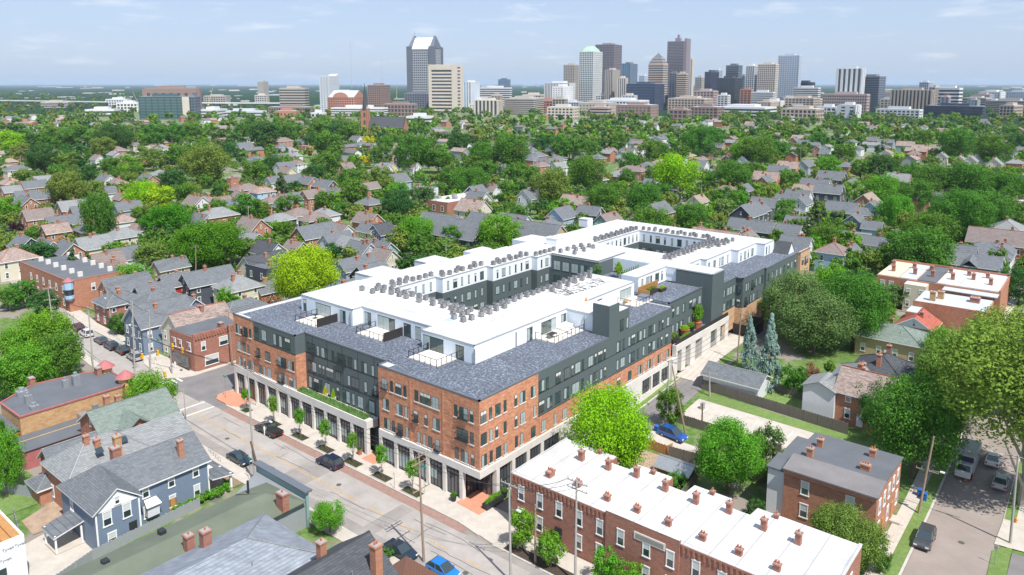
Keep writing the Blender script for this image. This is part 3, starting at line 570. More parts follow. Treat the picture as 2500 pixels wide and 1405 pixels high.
# recess in dark panel
row(S_, 2, 12.3, [(-41.2, n_), (-39.9, 1.2, 'b'), (-38.5, n_), (-36.7, 1.7), (-34.4, n_), (-32.2, 2.1, 'b'), (-30.0, 1.1), (-28.6, n_), (-26.4, W_), (-24.3, n_)])
row(S_, 2, 9.1, [(-41.1, .8), (-39.7, 1.1), (-38.1, n_), (-37.1, n_), (-35.4, 2.0), (-33.2, 1.3), (-30.4, n_), (-28.8, 1.9), (-26.2, n_), (-23.6, 1.1, 'b'), (-21.9, n_)])
row(S_, 2, 6.0, [(-41, .8), (-39.3, W_, 'b'), (-38.0, n_), (-36.2, W_), (-33.4, n_), (-31.2, 1.8), (-29.4, n_), (-27.6, W_), (-24.8, W_), (-22.3, .9)], 2.0)
# left block
row(S_, 0, 12.1, [(-60.2, 1.2), (-58.9, n_), (-57.5, 1.3, 'b'), (-56, n_)], br=1)
row(S_, 0, 8.9, [(-60, 1.1), (-58.3, 1.1), (-56.9, n_)], br=1); row(S_, 0, 5.95, [(-59.8, 1.2), (-58.4, n_), (-56.9, 1.2), (-55.5, n_)], br=1)
row(S_, 0, 12.6, [(-53.8, 1.3), (-51.5, 1.4), (-47.8, 1.5), (-46.05, 1.5), (-44.3, 1.5)], 2.0)
row(S_, 0, 9.0, [(-53.6, 1.1, 'b'), (-50.7, 1.6), (-46.2, 2.4, 'b'), (-44.1, .7), (-43.0, n_)], br=1); row(S_, 0, 5.95, [(-53.2, 1.2), (-51.9, n_), (-50.4, 1.1), (-46.7, 1.5, 'b'), (-45.3, n_), (-43.8, 1.1), (-42.7, n_)], br=1)
# side, brick
row(E_, 0, 12.15, [(.8, 1.25), (2.3, n_), (3.87, 1.15), (5.44, n_), (7.85, n_), (9.42, 1.25), (11.92, 1.1)], br=1)
row(E_, 0, 8.95, [(.85, 1.25), (2.4, n_), (3.6, n_), (5.44, n_), (7.9, n_), (9.5, 1.15), (12.3, n_)], br=1)
row(E_, 0, 5.75, [(.9, 1.15), (2.4, n_), (4.0, 1.1), (5.5, n_), (8.0, n_), (9.2, n_), (12.0, 1.1)], br=1); row(E_, .04, 5.9, [(14.5, 1.1)], br=1)
# side, dark panel then brick storey
top = [(13.95, W_), (15.4, n_), (18.2, W_), (20.45, W_), (22.0, n_), (23.5, 1.5), (25.0, n_), (27.2, W_), (28.7, n_), (30.1, W_), (31.5, n_), (36.0, W_), (37.7, n_), (39.5, n_), (40.9, 1.3), (43.1, 1.6), (44.9, n_), (47.1, 1.3), (48.6, n_), (50.6, n_), (51.8, n_), (53.9, .9)]
mid = [(13.95, W_), (16.0, W_), (18.2, W_), (20.45, W_), (23.0, 2.0), (25.0, n_), (27.4, n_), (28.9, W_), (30.5, n_), (31.7, n_), (35.7, n_), (37.4, 1.4), (39.8, n_), (41.0, 1.4), (42.8, n_), (44.7, n_), (46.9, n_), (48.1, 1.9), (50.3, n_), (51.6, n_), (53.6, 1.0)]
row(E_, .03, 12.35, top); row(E_, .03, 9.1, mid); row(E_, .04, 5.85, [(17.5, n_), (20.0, 1.1), (24.5, n_), (28.2, 1.2), (33, n_), (36.2, 1.2), (40.0, 1.2), (43.5, 1.2), (45.0, n_), (47.0, 1.2), (48.7, n_), (50.6, n_), (51.8, n_), (54.2, 1.1)], br=1)
row(E_, .03, 15.9, [(37.0, 1.3), (38.7, n_)], 1.9)
# block above the terrace, wings further back
row(E_, -1.8, 12.3, [(59.4, 1.2), (61.5, 1.1), (64.3, 1.1), (67.2, 1.2), (68.8, 1.5, 'b'), (71.4, 1.1)]); row(E_, -1.8, 8.9, [(59.4, 1.2), (61.8, 1.4), (63.6, 1.4), (66.8, n_), (69.2, 1.4), (71.2, 1.2)])
row(E_, .3, 12.3, [(79.3, 1.0), (81.2, 1.2), (82.6, 1.1), (84.2, n_)]); row(E_, .3, 9.2, [(79.3, 1.0), (81.2, 1.2), (82.8, 1.2), (84.2, 1.0)])
row(E_, 2.0, 12.3, [(87, .8), (88.4, 1), (90.6, 1.2, 'b'), (93, 1), (95, n_), (96.5, 1)]); row(E_, 2.0, 9.1, [(87, 1.2, 'b'), (89.6, 1), (91.5, 1), (94, 1)])
row(E_, 2.5, 12.3, [(99 + 2.6 * i, 1.0 if i % 2 else .8) for i in range(8)]); row(E_, 3.2, 12.2, [(120.4, n_), (121.2, n_), (123, 1.4, 'b'), (124.8, n_)]); row(E_, 3.2, 8.9, [(120.6, n_), (123.2, 1.2), (124.6, n_)])
row(S_, 85.08, 12.2, [(1.15, .9)]); row(S_, 85.08, 9.0, [(1.15, .9)])
# white storey
row(S_, 9.4, 15.75, [(-52.3, .9), (-41.0, 1.5), (-12.4, 1.7)], 2.2); row(S_, 9.4, 15.75, [(-46.7, 4.4), (-18.2, 4.5)], 2.3); row(S_, 11.6, 15.75, [(-36.8, 1.7), (-26.6, 1.7), (-24.0, 1.2)], 2.2); row(S_, 11.6, 15.75, [(-31.9, 4.4)], 2.3)
row(E_, -9.37, 15.75, [(23.1, 1.5), (28.4, 4.2), (32.8, 1.5)], 2.2); row(E_, -9.37, 15.75, [(54.0, 4.2), (44.5, 1.5)], 2.2)
row(E_, -10.47, 16.2, [(62.5, n_), (64.8, 1.4), (66.2, n_), (68.8, 1.6), (71, n_)]); row(E_, -6.37, 16.0, [(85.6, n_), (88.5, 1.2), (91.5, n_), (93, 1.2), (96, n_)]); row(E_, -4.57, 16.0, [(99.5, n_), (102, 1.3), (104, n_), (106.5, 1.4)])
row(E_, -2.47, 16.0, [(110.4, n_), (112.2, n_)]); row(E_, -7.77, 16.1, [(80.5, .8), (82.5, 1.1)])
# courtyards: slots above, pairs below
for x, y0, y1 in ((-43, 24, 34), (-41, 35.4, 48), (-39.2, 49, 61.5), (-37.5, 62.7, 66.2)):
    y = y0 + .9; k = 0
    while y < y1 - .4:
        row(E_, x + .03, 16.1, [(y, 1.2 if k % 4 == 1 else .5)], 1.7); y += 2.1; k += 1
    y = y0 + .9
    while y < y1 - .4: row(E_, x, 12.4, [(y, .6 if k % 3 else 1.2)]); row(E_, x, 9.2, [(y, 1.2 if k % 3 else .6)]); y += 2.1; k += 1
for i in range(10): row(E_, -35.47, 16.1, [(84.8 + i * 2.1, 1.1 if i % 4 == 2 else .5)], 1.7); row(E_, -35.5, 12.4, [(85 + i * 2.1, .6)])
for i in range(9): row(S_, 105, 16.0, [(-34 + i * 2.1, (.5, .5, 1.2)[i % 3])], 1.7); row(S_, 105, 12.4, [(-34 + i * 2.1, 1.1)])
for i in range(5): row(S_, 66.7, 15.2, [(-35.3 + i * 2.5, 1.9)], 2.2); row(S_, 66.7, 11.6, [(-35.3 + i * 2.5, 1.9)], 2.2)
rr = random.Random(5); cache = {}; rest = MB()
WIN.sort(key=lambda t: (Vector(t[0]) - CAM).length / max(.8, t[2]) ** .5)
for i, (p, fc, w_, h, k, br) in enumerate(WIN):
    bl = rr.choice((0, 0, 1, 2, 3, 4, 12, 8, 7, 1, 15)); key = (w_, h, k, br, bl)
    if key not in cache:
        mb = win_mesh(w_, h, k, br, bl); cache[key] = (mb, mb.mesh('window', ['metal_dark', 'glass_teal', 'glass_pale', 'pale_trim']))
    mb, me = cache[key]
    if i < 100: link('window', me, ab, p, fc)
    else:
        o = len(rest.v); ca, sa = math.cos(fc), math.sin(fc)
        rest.v += [(p[0] + x * ca - y * sa, p[1] + x * sa + y * ca, p[2] + z) for x, y, z in mb.v]; rest.f += [tuple(a + o for a in f) for f in mb.f]; rest.m += mb.m
tag(rest.build('window', ['metal_dark', 'glass_teal', 'glass_pale', 'pale_trim'], ab), kind='stuff')
# blind brick panels, scuppers, roof terraces
b = MB()
for z in (12.0, 8.8, 5.8): b.box(-6.7, -.03, z, -5.4, 0, z + 1.9); 
b.build('brick_panel', 'brick_main', ab)
def terrace(x0, y0, x1, y1, wall=None, gaps=()):
    b = MB(); z = ZR + .1; b.box(x0, y0, z - .1, x1, y1, z + .12); b.build('terrace_floor', 'deck_pale', ab)
    g = MB(); P = [(x0, y1), (x0, y0), (x1, y0), (x1, y1)]
    for k, ((a, c), (d, e)) in enumerate(zip(P, P[1:])):
        if k in gaps: continue
        n = max(1, int(math.hypot(d - a, e - c) / 1.1))
        for i in range(n + 1): g.cbox(a + (d - a) * i / n, c + (e - c) * i / n, z, .07, .07, 1.15)
        g.box(min(a, d) - .03, min(c, e) - .03, z + 1.1, max(a, d) + .03, max(c, e) + .03, z + 1.17)
    g.build('railing', 'metal_dark', ab)
    if wall: w_ = MB(); w_.box(*wall); w_.build('privacy_screen', 'black_wood', ab)
terrace(-48.5, 4.6, -42.6, 9.3, (-42.6, 4.9, ZR + .1, -42.45, 9.3, 17.2), (2,)); terrace(-34.6, 7.2, -27.8, 11.5, (-27.8, 7.3, ZR + .1, -27.65, 11.5, 17.2), (2,)); terrace(-19.2, 4.9, -13.0, 9.3)
b = MB(); b.box(-19.3, 9.0, ZR, -19.15, 9.4, 17.0); b.build('privacy_screen', 'black_wood', ab)
terrace(-9.3, 24.6, -5.4, 33.2, None, (0,)) ; terrace(-9.3, 51.0, -5.2, 57.4, None, (0,))
b = MB()
for x, y, fc in ((-39.6, 9.28, 0), (-39.9, 11.5, 0), (-10.1, 9.3, 0)): b.cbox(x + .9, y - .05, ZR, .16, .16, 2.6)
for y in (19.4, 37.5): b.cbox(-9.25 if y < 30 else -5.6, y if y < 30 else 33.55, ZR, .16, .16, 2.6)
b.build('downpipe', 'galvanised', ab)
for cx, cy, lx, ly, z, h in ((-42.5, 77.5, 3.2, 6.5, ZP, 1.7), (-51.6, 103, 3.0, 2.6, ZP - .5, 2.2), (-46.5, 95, .1, .1, ZP, .1)):
    b = MB(); b.cbox(cx, cy, z, lx, ly, h, 1); b.cbox(cx, cy, z + h, lx + .2, ly + .2, .1, 0)
    if lx > 1: b.build('roof_bulkhead', ['white_roof', 'white_panel'], ab)
b = MB(); b.quad([(-2.2, 114.5, ZR), (-2.2, 119, ZR), (-2.2, 116.7, ZR + 2.9)], 1); b.slab([(-2.3, 114.2, ZR), (1.6, 114.2, ZR), (1.6, 116.7, ZR + 2.9), (-2.3, 116.7, ZR + 2.9)], .1, 0); b.slab([(1.6, 119.2, ZR), (-2.3, 119.2, ZR), (-2.3, 116.7, ZR + 2.9), (1.6, 116.7, ZR + 2.9)], .1, 0); b.quad([(1.5, 114.3, ZR), (1.5, 119.1, ZR), (1.5, 116.7, ZR + 2.85)], 1)
b.build('roof_gable', ['roof_black', 'white_panel'], ab)
# garage-top terrace railing and planted podium edge
b = MB(); b.box(.55, 56.4, 7.9, .7, 80.8, 8.7); b.box(-1, 56.2, 7.7, -.4, 58.6, 8.6); b.build('terrace_wall', 'black_wood', ab)

def split_part(o):
    """pieces of one part that do not touch become parts of their own"""
    me = o.data; vs_ = [v.co.copy() for v in me.vertices]; par = list(range(len(vs_)))
    def find(i):
        while par[i] != i: par[i] = par[par[i]]; i = par[i]
        return i
    for p in me.polygons:
        a = find(p.vertices[0])
        for v in p.vertices[1:]: par[find(v)] = a
    bb = {}
    for i, v in enumerate(vs_):
        r = find(i); b_ = bb.setdefault(r, [v.copy(), v.copy()])
        for k in range(3): b_[0][k] = min(b_[0][k], v[k]); b_[1][k] = max(b_[1][k], v[k])
    keys = list(bb); cl = {k: k for k in keys}
    def cf(k):
        while cl[k] != k: k = cl[k]
        return k
    for i, a in enumerate(keys):
        for c in keys[i + 1:]:
            if all(bb[a][0][k] - .12 <= bb[c][1][k] and bb[c][0][k] - .12 <= bb[a][1][k] for k in range(3)): cl[cf(c)] = cf(a)
    groups = {}
    for k in keys: groups.setdefault(cf(k), set()).add(k)
    if len(groups) < 2: return
    nm = o.name.split('.')[0]
    for gk, rs in groups.items():
        g = MB(); mp_ = {}
        for p in me.polygons:
            if find(p.vertices[0]) in rs:
                f = []
                for v in p.vertices:
                    if v not in mp_: mp_[v] = len(g.v); g.v.append(tuple(vs_[v]))
                    f.append(mp_[v])
                g.f.append(tuple(f)); g.m.append(p.material_index)
        q = bpy.data.meshes.new(nm); q.from_pydata(g.v, [], g.f)
        for m_ in me.materials: q.materials.append(m_)
        q.polygons.foreach_set('material_index', g.m); c = link(nm, q, o.parent)
    bpy.data.objects.remove(o)
for o in [c for c in ab.children if c.name.split('.')[0] in ('brick_wall', 'white_roof', 'white_wall_panel', 'penthouse_roof_edge', 'panel_band', 'roof_edge', 'stone_front', 'gravel_roof', 'downpipe', 'tan_brick_wall', 'podium_deck', 'terrace_wall', 'terrace_deck', 'dark_cladding')]: split_part(o)
# ------------------------------------------------------------------ houses
AUTO = []          # (object, description, category) labelled at the end by what stands next to them
LAND = []          # (phrase, px, py)
def mark(phrase, px, py): LAND.append((phrase, px, py))
RN = {'g': ('roof_grey', 'grey'), 'l': ('roof_light', 'pale grey'), 'b': ('roof_black', 'black'), 's': ('roof_slate', 'slate'), 'n': ('roof_brown', 'brownish'), 'p': ('roof_pink', 'pinkish slate'), 'r': ('roof_red', 'red'), 't': ('roof_tan', 'tan'), 'e': ('roof_green', 'dark green')}
WN = {'B': ('brick_orange', 'brick'), 'w': ('siding_white', 'white'), 's': ('siding_dark', 'dark slate'), 'c': ('siding_cream', 'cream'), 'y': ('siding_yellow', 'yellow'), 'k': ('siding_dark', 'charcoal'), 'R': ('siding_red', 'red'), 't': ('siding_teal', 'teal'), 'u': ('siding_blue', 'blue'),
      'g': ('siding_grey', 'grey'), 'o': ('siding_tan', 'tan'), 'i': ('siding_sky', 'pale blue'), 'v': ('brick_row', 'dark brick'), 'L': ('siding_lilac', 'blue grey')}
wcache = {}
def window_obj(parent, p, rz, w_, h, near, trim='white_paint'):
    k = (w_, h, near, trim)
    if k not in wcache:
        g = MB(); t = .12
        g.box(-w_ / 2, -.06, 0, -w_ / 2 + t, .05, h); g.box(w_ / 2 - t, -.06, 0, w_ / 2, .05, h); g.box(-w_ / 2 - .06, -.10, -.14, w_ / 2 + .06, .05, 0); g.box(-w_ / 2 - .04, -.08, h, w_ / 2 + .04, .05, h + .14)
        q = MB(); q.box(-w_ / 2 + t, -.02, 0, w_ / 2 - t, .0, h * .5 - .03, 0); q.box(-w_ / 2 + t, -.035, h * .5 - .03, w_ / 2 - t, .0, h * .5 + .03, 1); q.box(-w_ / 2 + t, -.03, h * .5 + .03, w_ / 2 - t, .0, h, 2)
        if not near:
            o = len(g.v); g.m = [1 for _ in g.m]; g.v += q.v; g.f += [tuple(a + o for a in f) for f in q.f]; g.m += [{0: 0, 1: 1, 2: 2}[m] for m in q.m]
            wcache[k] = (g.mesh('window', ['glass_dark', trim, 'glass_teal']), None)
        else: wcache[k] = (g.mesh('window', [trim]), q.mesh('pane', ['glass_dark', trim, 'blind']))
    a, c = wcache[k]; o = link('window', a, parent, p, rz)
    if c: link('pane', c, o)
    return o
def chimney(parent, x, y, z0, z1, s=.8, mat='brick_orange', pots=2, s2=None):
    g = MB(); s2 = s2 or s; g.cbox(x, y, z0, s, s2, z1 - z0, 0); g.cbox(x, y, z1, s + .18, s2 + .18, .16, 0); g.cbox(x, y, z1 + .16, s - .1, s2 - .1, .06, 1)
    for i in range(pots): g.tube((x + (i - (pots - 1) / 2) * .32, y, z1 + .2), (x + (i - (pots - 1) / 2) * .32, y, z1 + .55), .12, .1, 6, 2)
    return g.build('chimney', [mat, 'unit_grey', 'terracotta'], parent)
def lean_hash(x, y): return random.Random(int(x * 73) * 7919 + int(y * 31))
def house(name, label, cat, x, y, L, Wd, eave, rise, axis, kind, roof, wall, ch=1, near=False, porch=None, group=None, zb=None, trim='white_paint', gable=None, wins=True, rot=0, oh=.45):
    rr = lean_hash(x, y); z0 = terr(y) if zb is None else zb
    rz = (math.pi / 2 if axis == 'y' else 0) + rot
    t = thing(name, label, cat, (x, y, z0 - .05), rz, group)
    a, c = L / 2, Wd / 2
    g = MB(); gm = 1 if gable else 0
    g.box(-a, -c, -.8, a, c, eave, 0, bottom=False)
    if kind == 'gable':
        for sx in (-1, 1):
            q = [(sx * a, -c * sx, eave), (sx * a, c * sx, eave), (sx * a, 0, eave + rise * .97)]; g.quad(q, gm)
    elif kind == 'flat':
        for x0, y0, x1, y1 in ((-a, -c, a, -c + .3), (-a, c - .3, a, c), (-a, -c, -a + .3, c), (a - .3, -c, a, c)): g.box(x0, y0, eave, x1, y1, eave + .5)
    W = g.build('wall', [wall] + ([gable] if gable else []), t)
    g = MB(); s = rise / c
    if kind == 'gable':
        e0 = eave - oh * s
        for sy in (-1, 1):
            pts = [(-a - oh, sy * (c + oh), e0), (a + oh, sy * (c + oh), e0), (a + oh, 0, eave + rise), (-a - oh, 0, eave + rise)]
            g.slab([(p[0], p[1], p[2] + .12) for p in (pts if sy < 0 else pts[::-1])], .2, 0, 1)
        g.cbox(0, 0, eave + rise + .06, L + 2 * oh, .25, .1, 2)
    elif kind == 'hip':
        e0 = eave - oh * s; r = max(.2, a - c * .95); A, Cc = a + oh, c + oh; zt = eave + rise
        F = [[(-A, -Cc, e0), (A, -Cc, e0), (r, 0, zt), (-r, 0, zt)], [(A, Cc, e0), (-A, Cc, e0), (-r, 0, zt), (r, 0, zt)], [(A, -Cc, e0), (A, Cc, e0), (r, 0, zt)], [(-A, Cc, e0), (-A, -Cc, e0), (-r, 0, zt)]]
        for f in F: g.quad([(p[0], p[1], p[2] + .12) for p in f], 0)
        g.box(-A, -Cc, e0 - .08, A, Cc, e0 + .12, 1)
        for q in ((A, -Cc), (A, Cc), (-A, -Cc), (-A, Cc)): g.tube((q[0], q[1], e0 + .15), (math.copysign(r, q[0]), 0, zt + .15), .09, n=4, m=2)
    else:
        g.box(-a + .3, -c + .3, eave - .1, a - .3, c - .3, eave + .06, 0)
        for x0, y0, x1, y1 in ((-a - .06, -c - .06, a + .06, -c + .33), (-a - .06, c - .33, a + .06, c + .06), (-a - .06, -c, -a + .33, c), (a - .33, -c, a + .06, c)): g.box(x0, y0, eave + .5, x1, y1, eave + .58, 1)
    caps = {'roof_light': 'galvanised', 'roof_pink': 'roof_red', 'roof_slate': 'roof_light', 'roof_grey': 'roof_light', 'roof_brown': 'roof_red'}
    Rf = g.build('roof', [roof, 'coping' if kind == 'flat' else trim, caps.get(roof, roof)], t)
    for i in range(ch):
        u = (rr.uniform(-.6, .6) if i == 0 else rr.uniform(-.9, .9)) * a; v = rr.uniform(-.35, .35) * c
        zz = eave + (rise * (1 - abs(v) / c) if kind != 'flat' else .2); chimney(Rf, u, v, zz - 1.2, zz + (1.1 if kind != 'flat' else 1.5), .7, 'brick_orange' if rr.random() < .75 else 'brick_row', rr.choice((1, 2)), .7)
    if kind != 'flat' and near:
        v = MB(); v.tube((a * .3, -c * .5, eave + rise * .5), (a * .3, -c * .5, eave + rise * .5 + .7), .07); v.build('vent_pipe', 'galvanised', Rf)
    if wins:
        to = Vector((CAM.x - x, CAM.y - y)); fl = max(1, int(eave / 2.75 + .3))
        for (nx, ny), half, dist, ang in (((0, -1), a, c, 0), ((1, 0), c, a, math.pi / 2), ((0, 1), a, c, math.pi), ((-1, 0), c, a, -math.pi / 2)):
            wx = nx * math.cos(rz) - ny * math.sin(rz); wy = nx * math.sin(rz) + ny * math.cos(rz)
            if wx * to.x + wy * to.y <= 0: continue
            n = max(1, int(half * 2 / (3.0 if near else 3.4)))
            for f in range(fl):
                for i in range(n):
                    u = (i + .5) / n * 2 * half - half; zc = f * 2.9 + .95
                    if zc + 1.6 > eave: continue
                    # position on that face
                    px_, py_ = (u * (-ny) , u * nx)
                    window_obj(t, (nx * dist + px_, ny * dist + py_, zc), ang, .95, 1.55, near, trim)
            if kind == 'gable' and abs(nx) > .5 and rise > 1.8: window_obj(t, (nx * dist, 0, eave + .35), ang, .6, 1.0, near, trim)
        d = MB(); d.box(-.5, -c - .06, 0, .5, -c + .05, 2.1); d.build('door', 'wood' if rr.random() < .5 else 'white_paint', t)
    if porch:
        px0, px1, dep, side = porch; sg = -1 if side in ('-y',) else 1; g = MB()
        if side in ('-y', '+y'):
            y0, y1 = sg * c, sg * (c + dep); g.slab([(px0, y1, 2.5), (px1, y1, 2.5), (px1, y0, 3.3), (px0, y0, 3.3)] if sg < 0 else [(px1, y1, 2.5), (px0, y1, 2.5), (px0, y0, 3.3), (px1, y0, 3.3)], .15, 0, 1); g.box(px0, min(y0, y1), 0, px1, max(y0, y1), .45, 2)
            for q in (px0 + .2, (px0 + px1) / 2, px1 - .2): g.cbox(q, y1 - sg * .2, .4, .16, .16, 2.15, 1)
        else:
            sg = -1 if side == '-x' else 1; x0, x1 = sg * a, sg * (a + dep); q = [(x1, px1, 2.5), (x1, px0, 2.5), (x0, px0, 3.3), (x0, px1, 3.3)]
            g.slab(q if sg < 0 else q[::-1], .15, 0, 1); g.box(min(x0, x1), px0, 0, max(x0, x1), px1, .45, 2)
            for q in (px0 + .2, (px0 + px1) / 2, px1 - .2): g.cbox(x1 - sg * .2, q, .4, .16, .16, 2.15, 1)
        g.build('porch', [roof, trim, 'concrete'], t)
    return t
# ---- brick row house with the long white roof, front on y=-.5
rh = thing('row_house', 'long two-storey brick row house with white flat roof and many chimneys beside the street', 'row house')
Z7 = 7.4
def poly_bld(parent, poly, z1, wall, roofm, z0=-.3, par=.35, roofname='roof', cap='coping_light'):
    g = MB(); g.prism(poly, z0, z1, 0); w_ = g.build('wall', wall, parent); n = len(poly)
    cx = sum(p[0] for p in poly) / n; cy = sum(p[1] for p in poly) / n
    g = MB(); q = [(cx + (p[0] - cx) * .996, cy + (p[1] - cy) * .996) for p in poly]; g.prism(q, z1, z1 + .05, 0)
    for (x0, y0), (x1, y1) in zip(poly, poly[1:] + poly[:1]): g.box(min(x0, x1) - .1, min(y0, y1) - .1, z1 - .1, max(x0, x1) + .1, max(y0, y1) + .1, z1 + par * .3, 1) if abs(x0 - x1) < .3 or abs(y0 - y1) < .3 else None
    return w_, g.build(roofname, [roofm, cap], parent)
steps = [(6.0, 14.5, 12.1), (14.5, 17.7, 10.2), (17.7, 23.0, 12.0), (23.0, 26.0, 9.8), (26.0, 31.1, 12.0), (31.1, 34.2, 10.0), (34.2, 40.8, 12.0), (40.8, 46.0, 12.0)]
g = MB(); 
g.prism([(6, -.5), (20.7, -.5), (20.7, -.7), (30.3, -.7), (30.3, -.5), (46, -.5)] + [p for a, c, y in reversed(steps) for p in ((c, y), (a, y))], -.3, Z7, 0)
g.box(20.7, -.7, Z7, 30.3, -.35, Z7 + .5)
for x in range(24): g.box(6.1 + x * .6, -.62, Z7 - .9, 6.35 + x * .6, -.5, Z7 - .15); g.box(30.6 + x * .62, -.62, Z7 - .9, 30.85 + x * .62, -.5, Z7 - .15)
g.box(6, -.6, Z7 - .15, 20.6, -.5, Z7 + .1); g.box(30.4, -.6, Z7 - .15, 46, -.5, Z7 + .1)
g.build('wall', 'brick_row', rh)
g = MB(); g.prism([(6.1, -.45), (45.9, -.45)] + [p for a, c, y in reversed(steps) for p in ((c - .1, y - .1), (a + .05, y - .1))], Z7, Z7 + .1, 0)
g.box(20.7, -.72, Z7 + .5, 30.3, -.33, Z7 + .56); g.box(45.7, -.5, Z7, 46.05, 12, Z7 + .25); g.box(5.95, -.5, Z7, 6.25, 12.1, Z7 + .2)
rhr = g.build('roof', ['white_roof'], rh)
gg = [(540, 700, 2, .8, 1.5), (750, 590, 1, .9, .9), (727, 770, 2, .9, .7), (933, 655, 1, .8, .8), (925, 865, 2, .9, .7), (1124, 705, 1, .8, .8), (1128, 945, 2, .9, .7), (1320, 800, 1, .8, .8), (1340, 1035, 2, .9, .7), (1527, 885, 1, .8, .8), (1573, 1135, 2, .9, .7), (1752, 950, 1, .8, .8), (1820, 1235, 2, .9, .7), (1988, 1065, 1, .8, .8), (2078, 1340, 2, .9, .7), (2222, 1160, 1, .8, .8), (875, 545, 1, .6, .6), (1238, 685, 1, .6, .6), (1640, 825, 1, .6, .6), (2075, 985, 1, .6, .6)]
for gx, gy_, pots, sx, sy in gg:
    p = at(1150 + gx / 2.7825, 900 + (gy_ + 38) / 2.7825, Z7, True); sx *= .76; sy *= .76; tall = 1.35 if pots == 1 and sx > .6 else (.75 if pots == 2 else .5)
    chimney(rhr, p.x, p.y, Z7, Z7 + tall, sx, 'brick_row' if pots == 1 else 'brick_tan' if sx > 3 else 'brick_row', 3 if sy > 1 else pots, sy)
for i in range(13):
    x = 7.7 + i * 3.02 + (.4 if i > 5 else 0)
    window_obj(rh, (x, -.7 if 20.7 < x < 30.3 else -.5, 4.3), 0, 1.0, 1.9, True)
    if i % 3 == 2:
        d = MB(); d.box(x - .5, -.62, .5, x + .5, -.45, 2.8); d.build('door', 'metal_dark', rh)
        s = MB()
        for k in range(3): s.box(x - .8, -1.1 - .35 * k, -.1, x + .8, -.6 - .3 * k, .55 - .16 * k)
        s.build('front_step', 'concrete', rh)
    else: window_obj(rh, (x, -.7 if 20.7 < x < 30.3 else -.5, 1.2), 0, 1.0, 1.8, True)
s = MB(); s.box(24.6, -.78, 5.95, 28.6, -.68, 6.85, 0); s.box(24.8, -.80, 6.1, 28.4, -.7, 6.7, 1); s.build('name_panel', ['pale_trim', 'asphalt_patch'], rh)
window_obj(rh, (46.0, 3, 4.3), math.pi / 2, 1.0, 1.8, True); window_obj(rh, (46.0, 8, 4.3), math.pi / 2, 1.0, 1.8, True)
# ---- brick house with the black roof on the side street
Zb = 7.4
bh = thing('brick_house', 'two-storey orange brick house with black flat roof and white rear wing by the side street', 'house', (0, 0, 0))
g = MB(); g.box(33.2, 24.0, -.3, 44.7, 37, Zb - .25, 0); g.box(33.2, 23.6, Zb - .7, 44.7, 24.0, Zb - .05, 0)
for k in range(26): g.box(33.4 + k * .43, 23.9, Zb - 1.0, 33.6 + k * .43, 24.0, Zb - .6)
g.build('wall', 'brick_orange', bh)
g = MB(); g.slab([(33.1, 23.5, Zb), (44.9, 23.5, Zb), (44.9, 27.6, Zb + .5), (33.1, 27.6, Zb + .5)], .2, 1); g.slab([(33.1, 27.6, Zb + .5), (44.9, 27.6, Zb + .5), (44.9, 37.1, Zb - .05), (33.1, 37.1, Zb - .05)], .2, 0); bhr = g.build('roof', ['membrane_grey', 'asphalt_dark'], bh)
for px, py, s, hgt_ in ((1977, 1123, .9, 1.5), (2002, 1095, .9, 1.2), (2130, 1118, .9, 1.0), (2112, 1155, 1.4, 1.0)):
    p = at(px, py, Zb, True); chimney(bhr, p.x, p.y, Zb - .1, Zb + hgt_ + .1, s * .85, 'brick_orange', 3 if s > 1 else 2, .7)
for x in (36.0, 41.6):
    for z in (1.2, 4.4): window_obj(bh, (x, 24, z), 0, 1.1, 1.8, True)
for y in (25.6, 28, 30.4, 32.8, 35.2):
    window_obj(bh, (44.7, y, 4.4), math.pi / 2, 1.0, 1.8, True)
    if y not in (28, 32.8): window_obj(bh, (44.7, y, 1.3), math.pi / 2, 1.0, 1.8, True)
    else: d = MB(); d.box(44.6, y - .5, .4, 44.8, y + .5, 2.7); d.build('door', 'wood', bh); s = MB(); s.box(44.7, y - .9, 0, 46, y + .9, .4); s.box(46, y - .7, 0, 46.4, y + .7, .2); s.build('front_step', 'concrete', bh)
g = MB(); g.box(30.9, 24.3, -.3, 33.2, 26.6, Zb - .9, 0); g.box(30.9, 31.8, -.3, 33.2, 36.4, Zb - 1.4, 0); g.build('rear_wing', 'siding_white', bh)
g = MB(); g.box(30.7, 24.1, Zb - .9, 33.2, 29, Zb - .7, 0); g.box(30.9, 26.6, Zb - 1.2, 33.2, 31.8, Zb - 1.05, 0); g.box(30.7, 31.6, Zb - 1.4, 33.2, 36.6, Zb - 1.2); g.build('rear_wing_roof', ['membrane_grey'], bh)
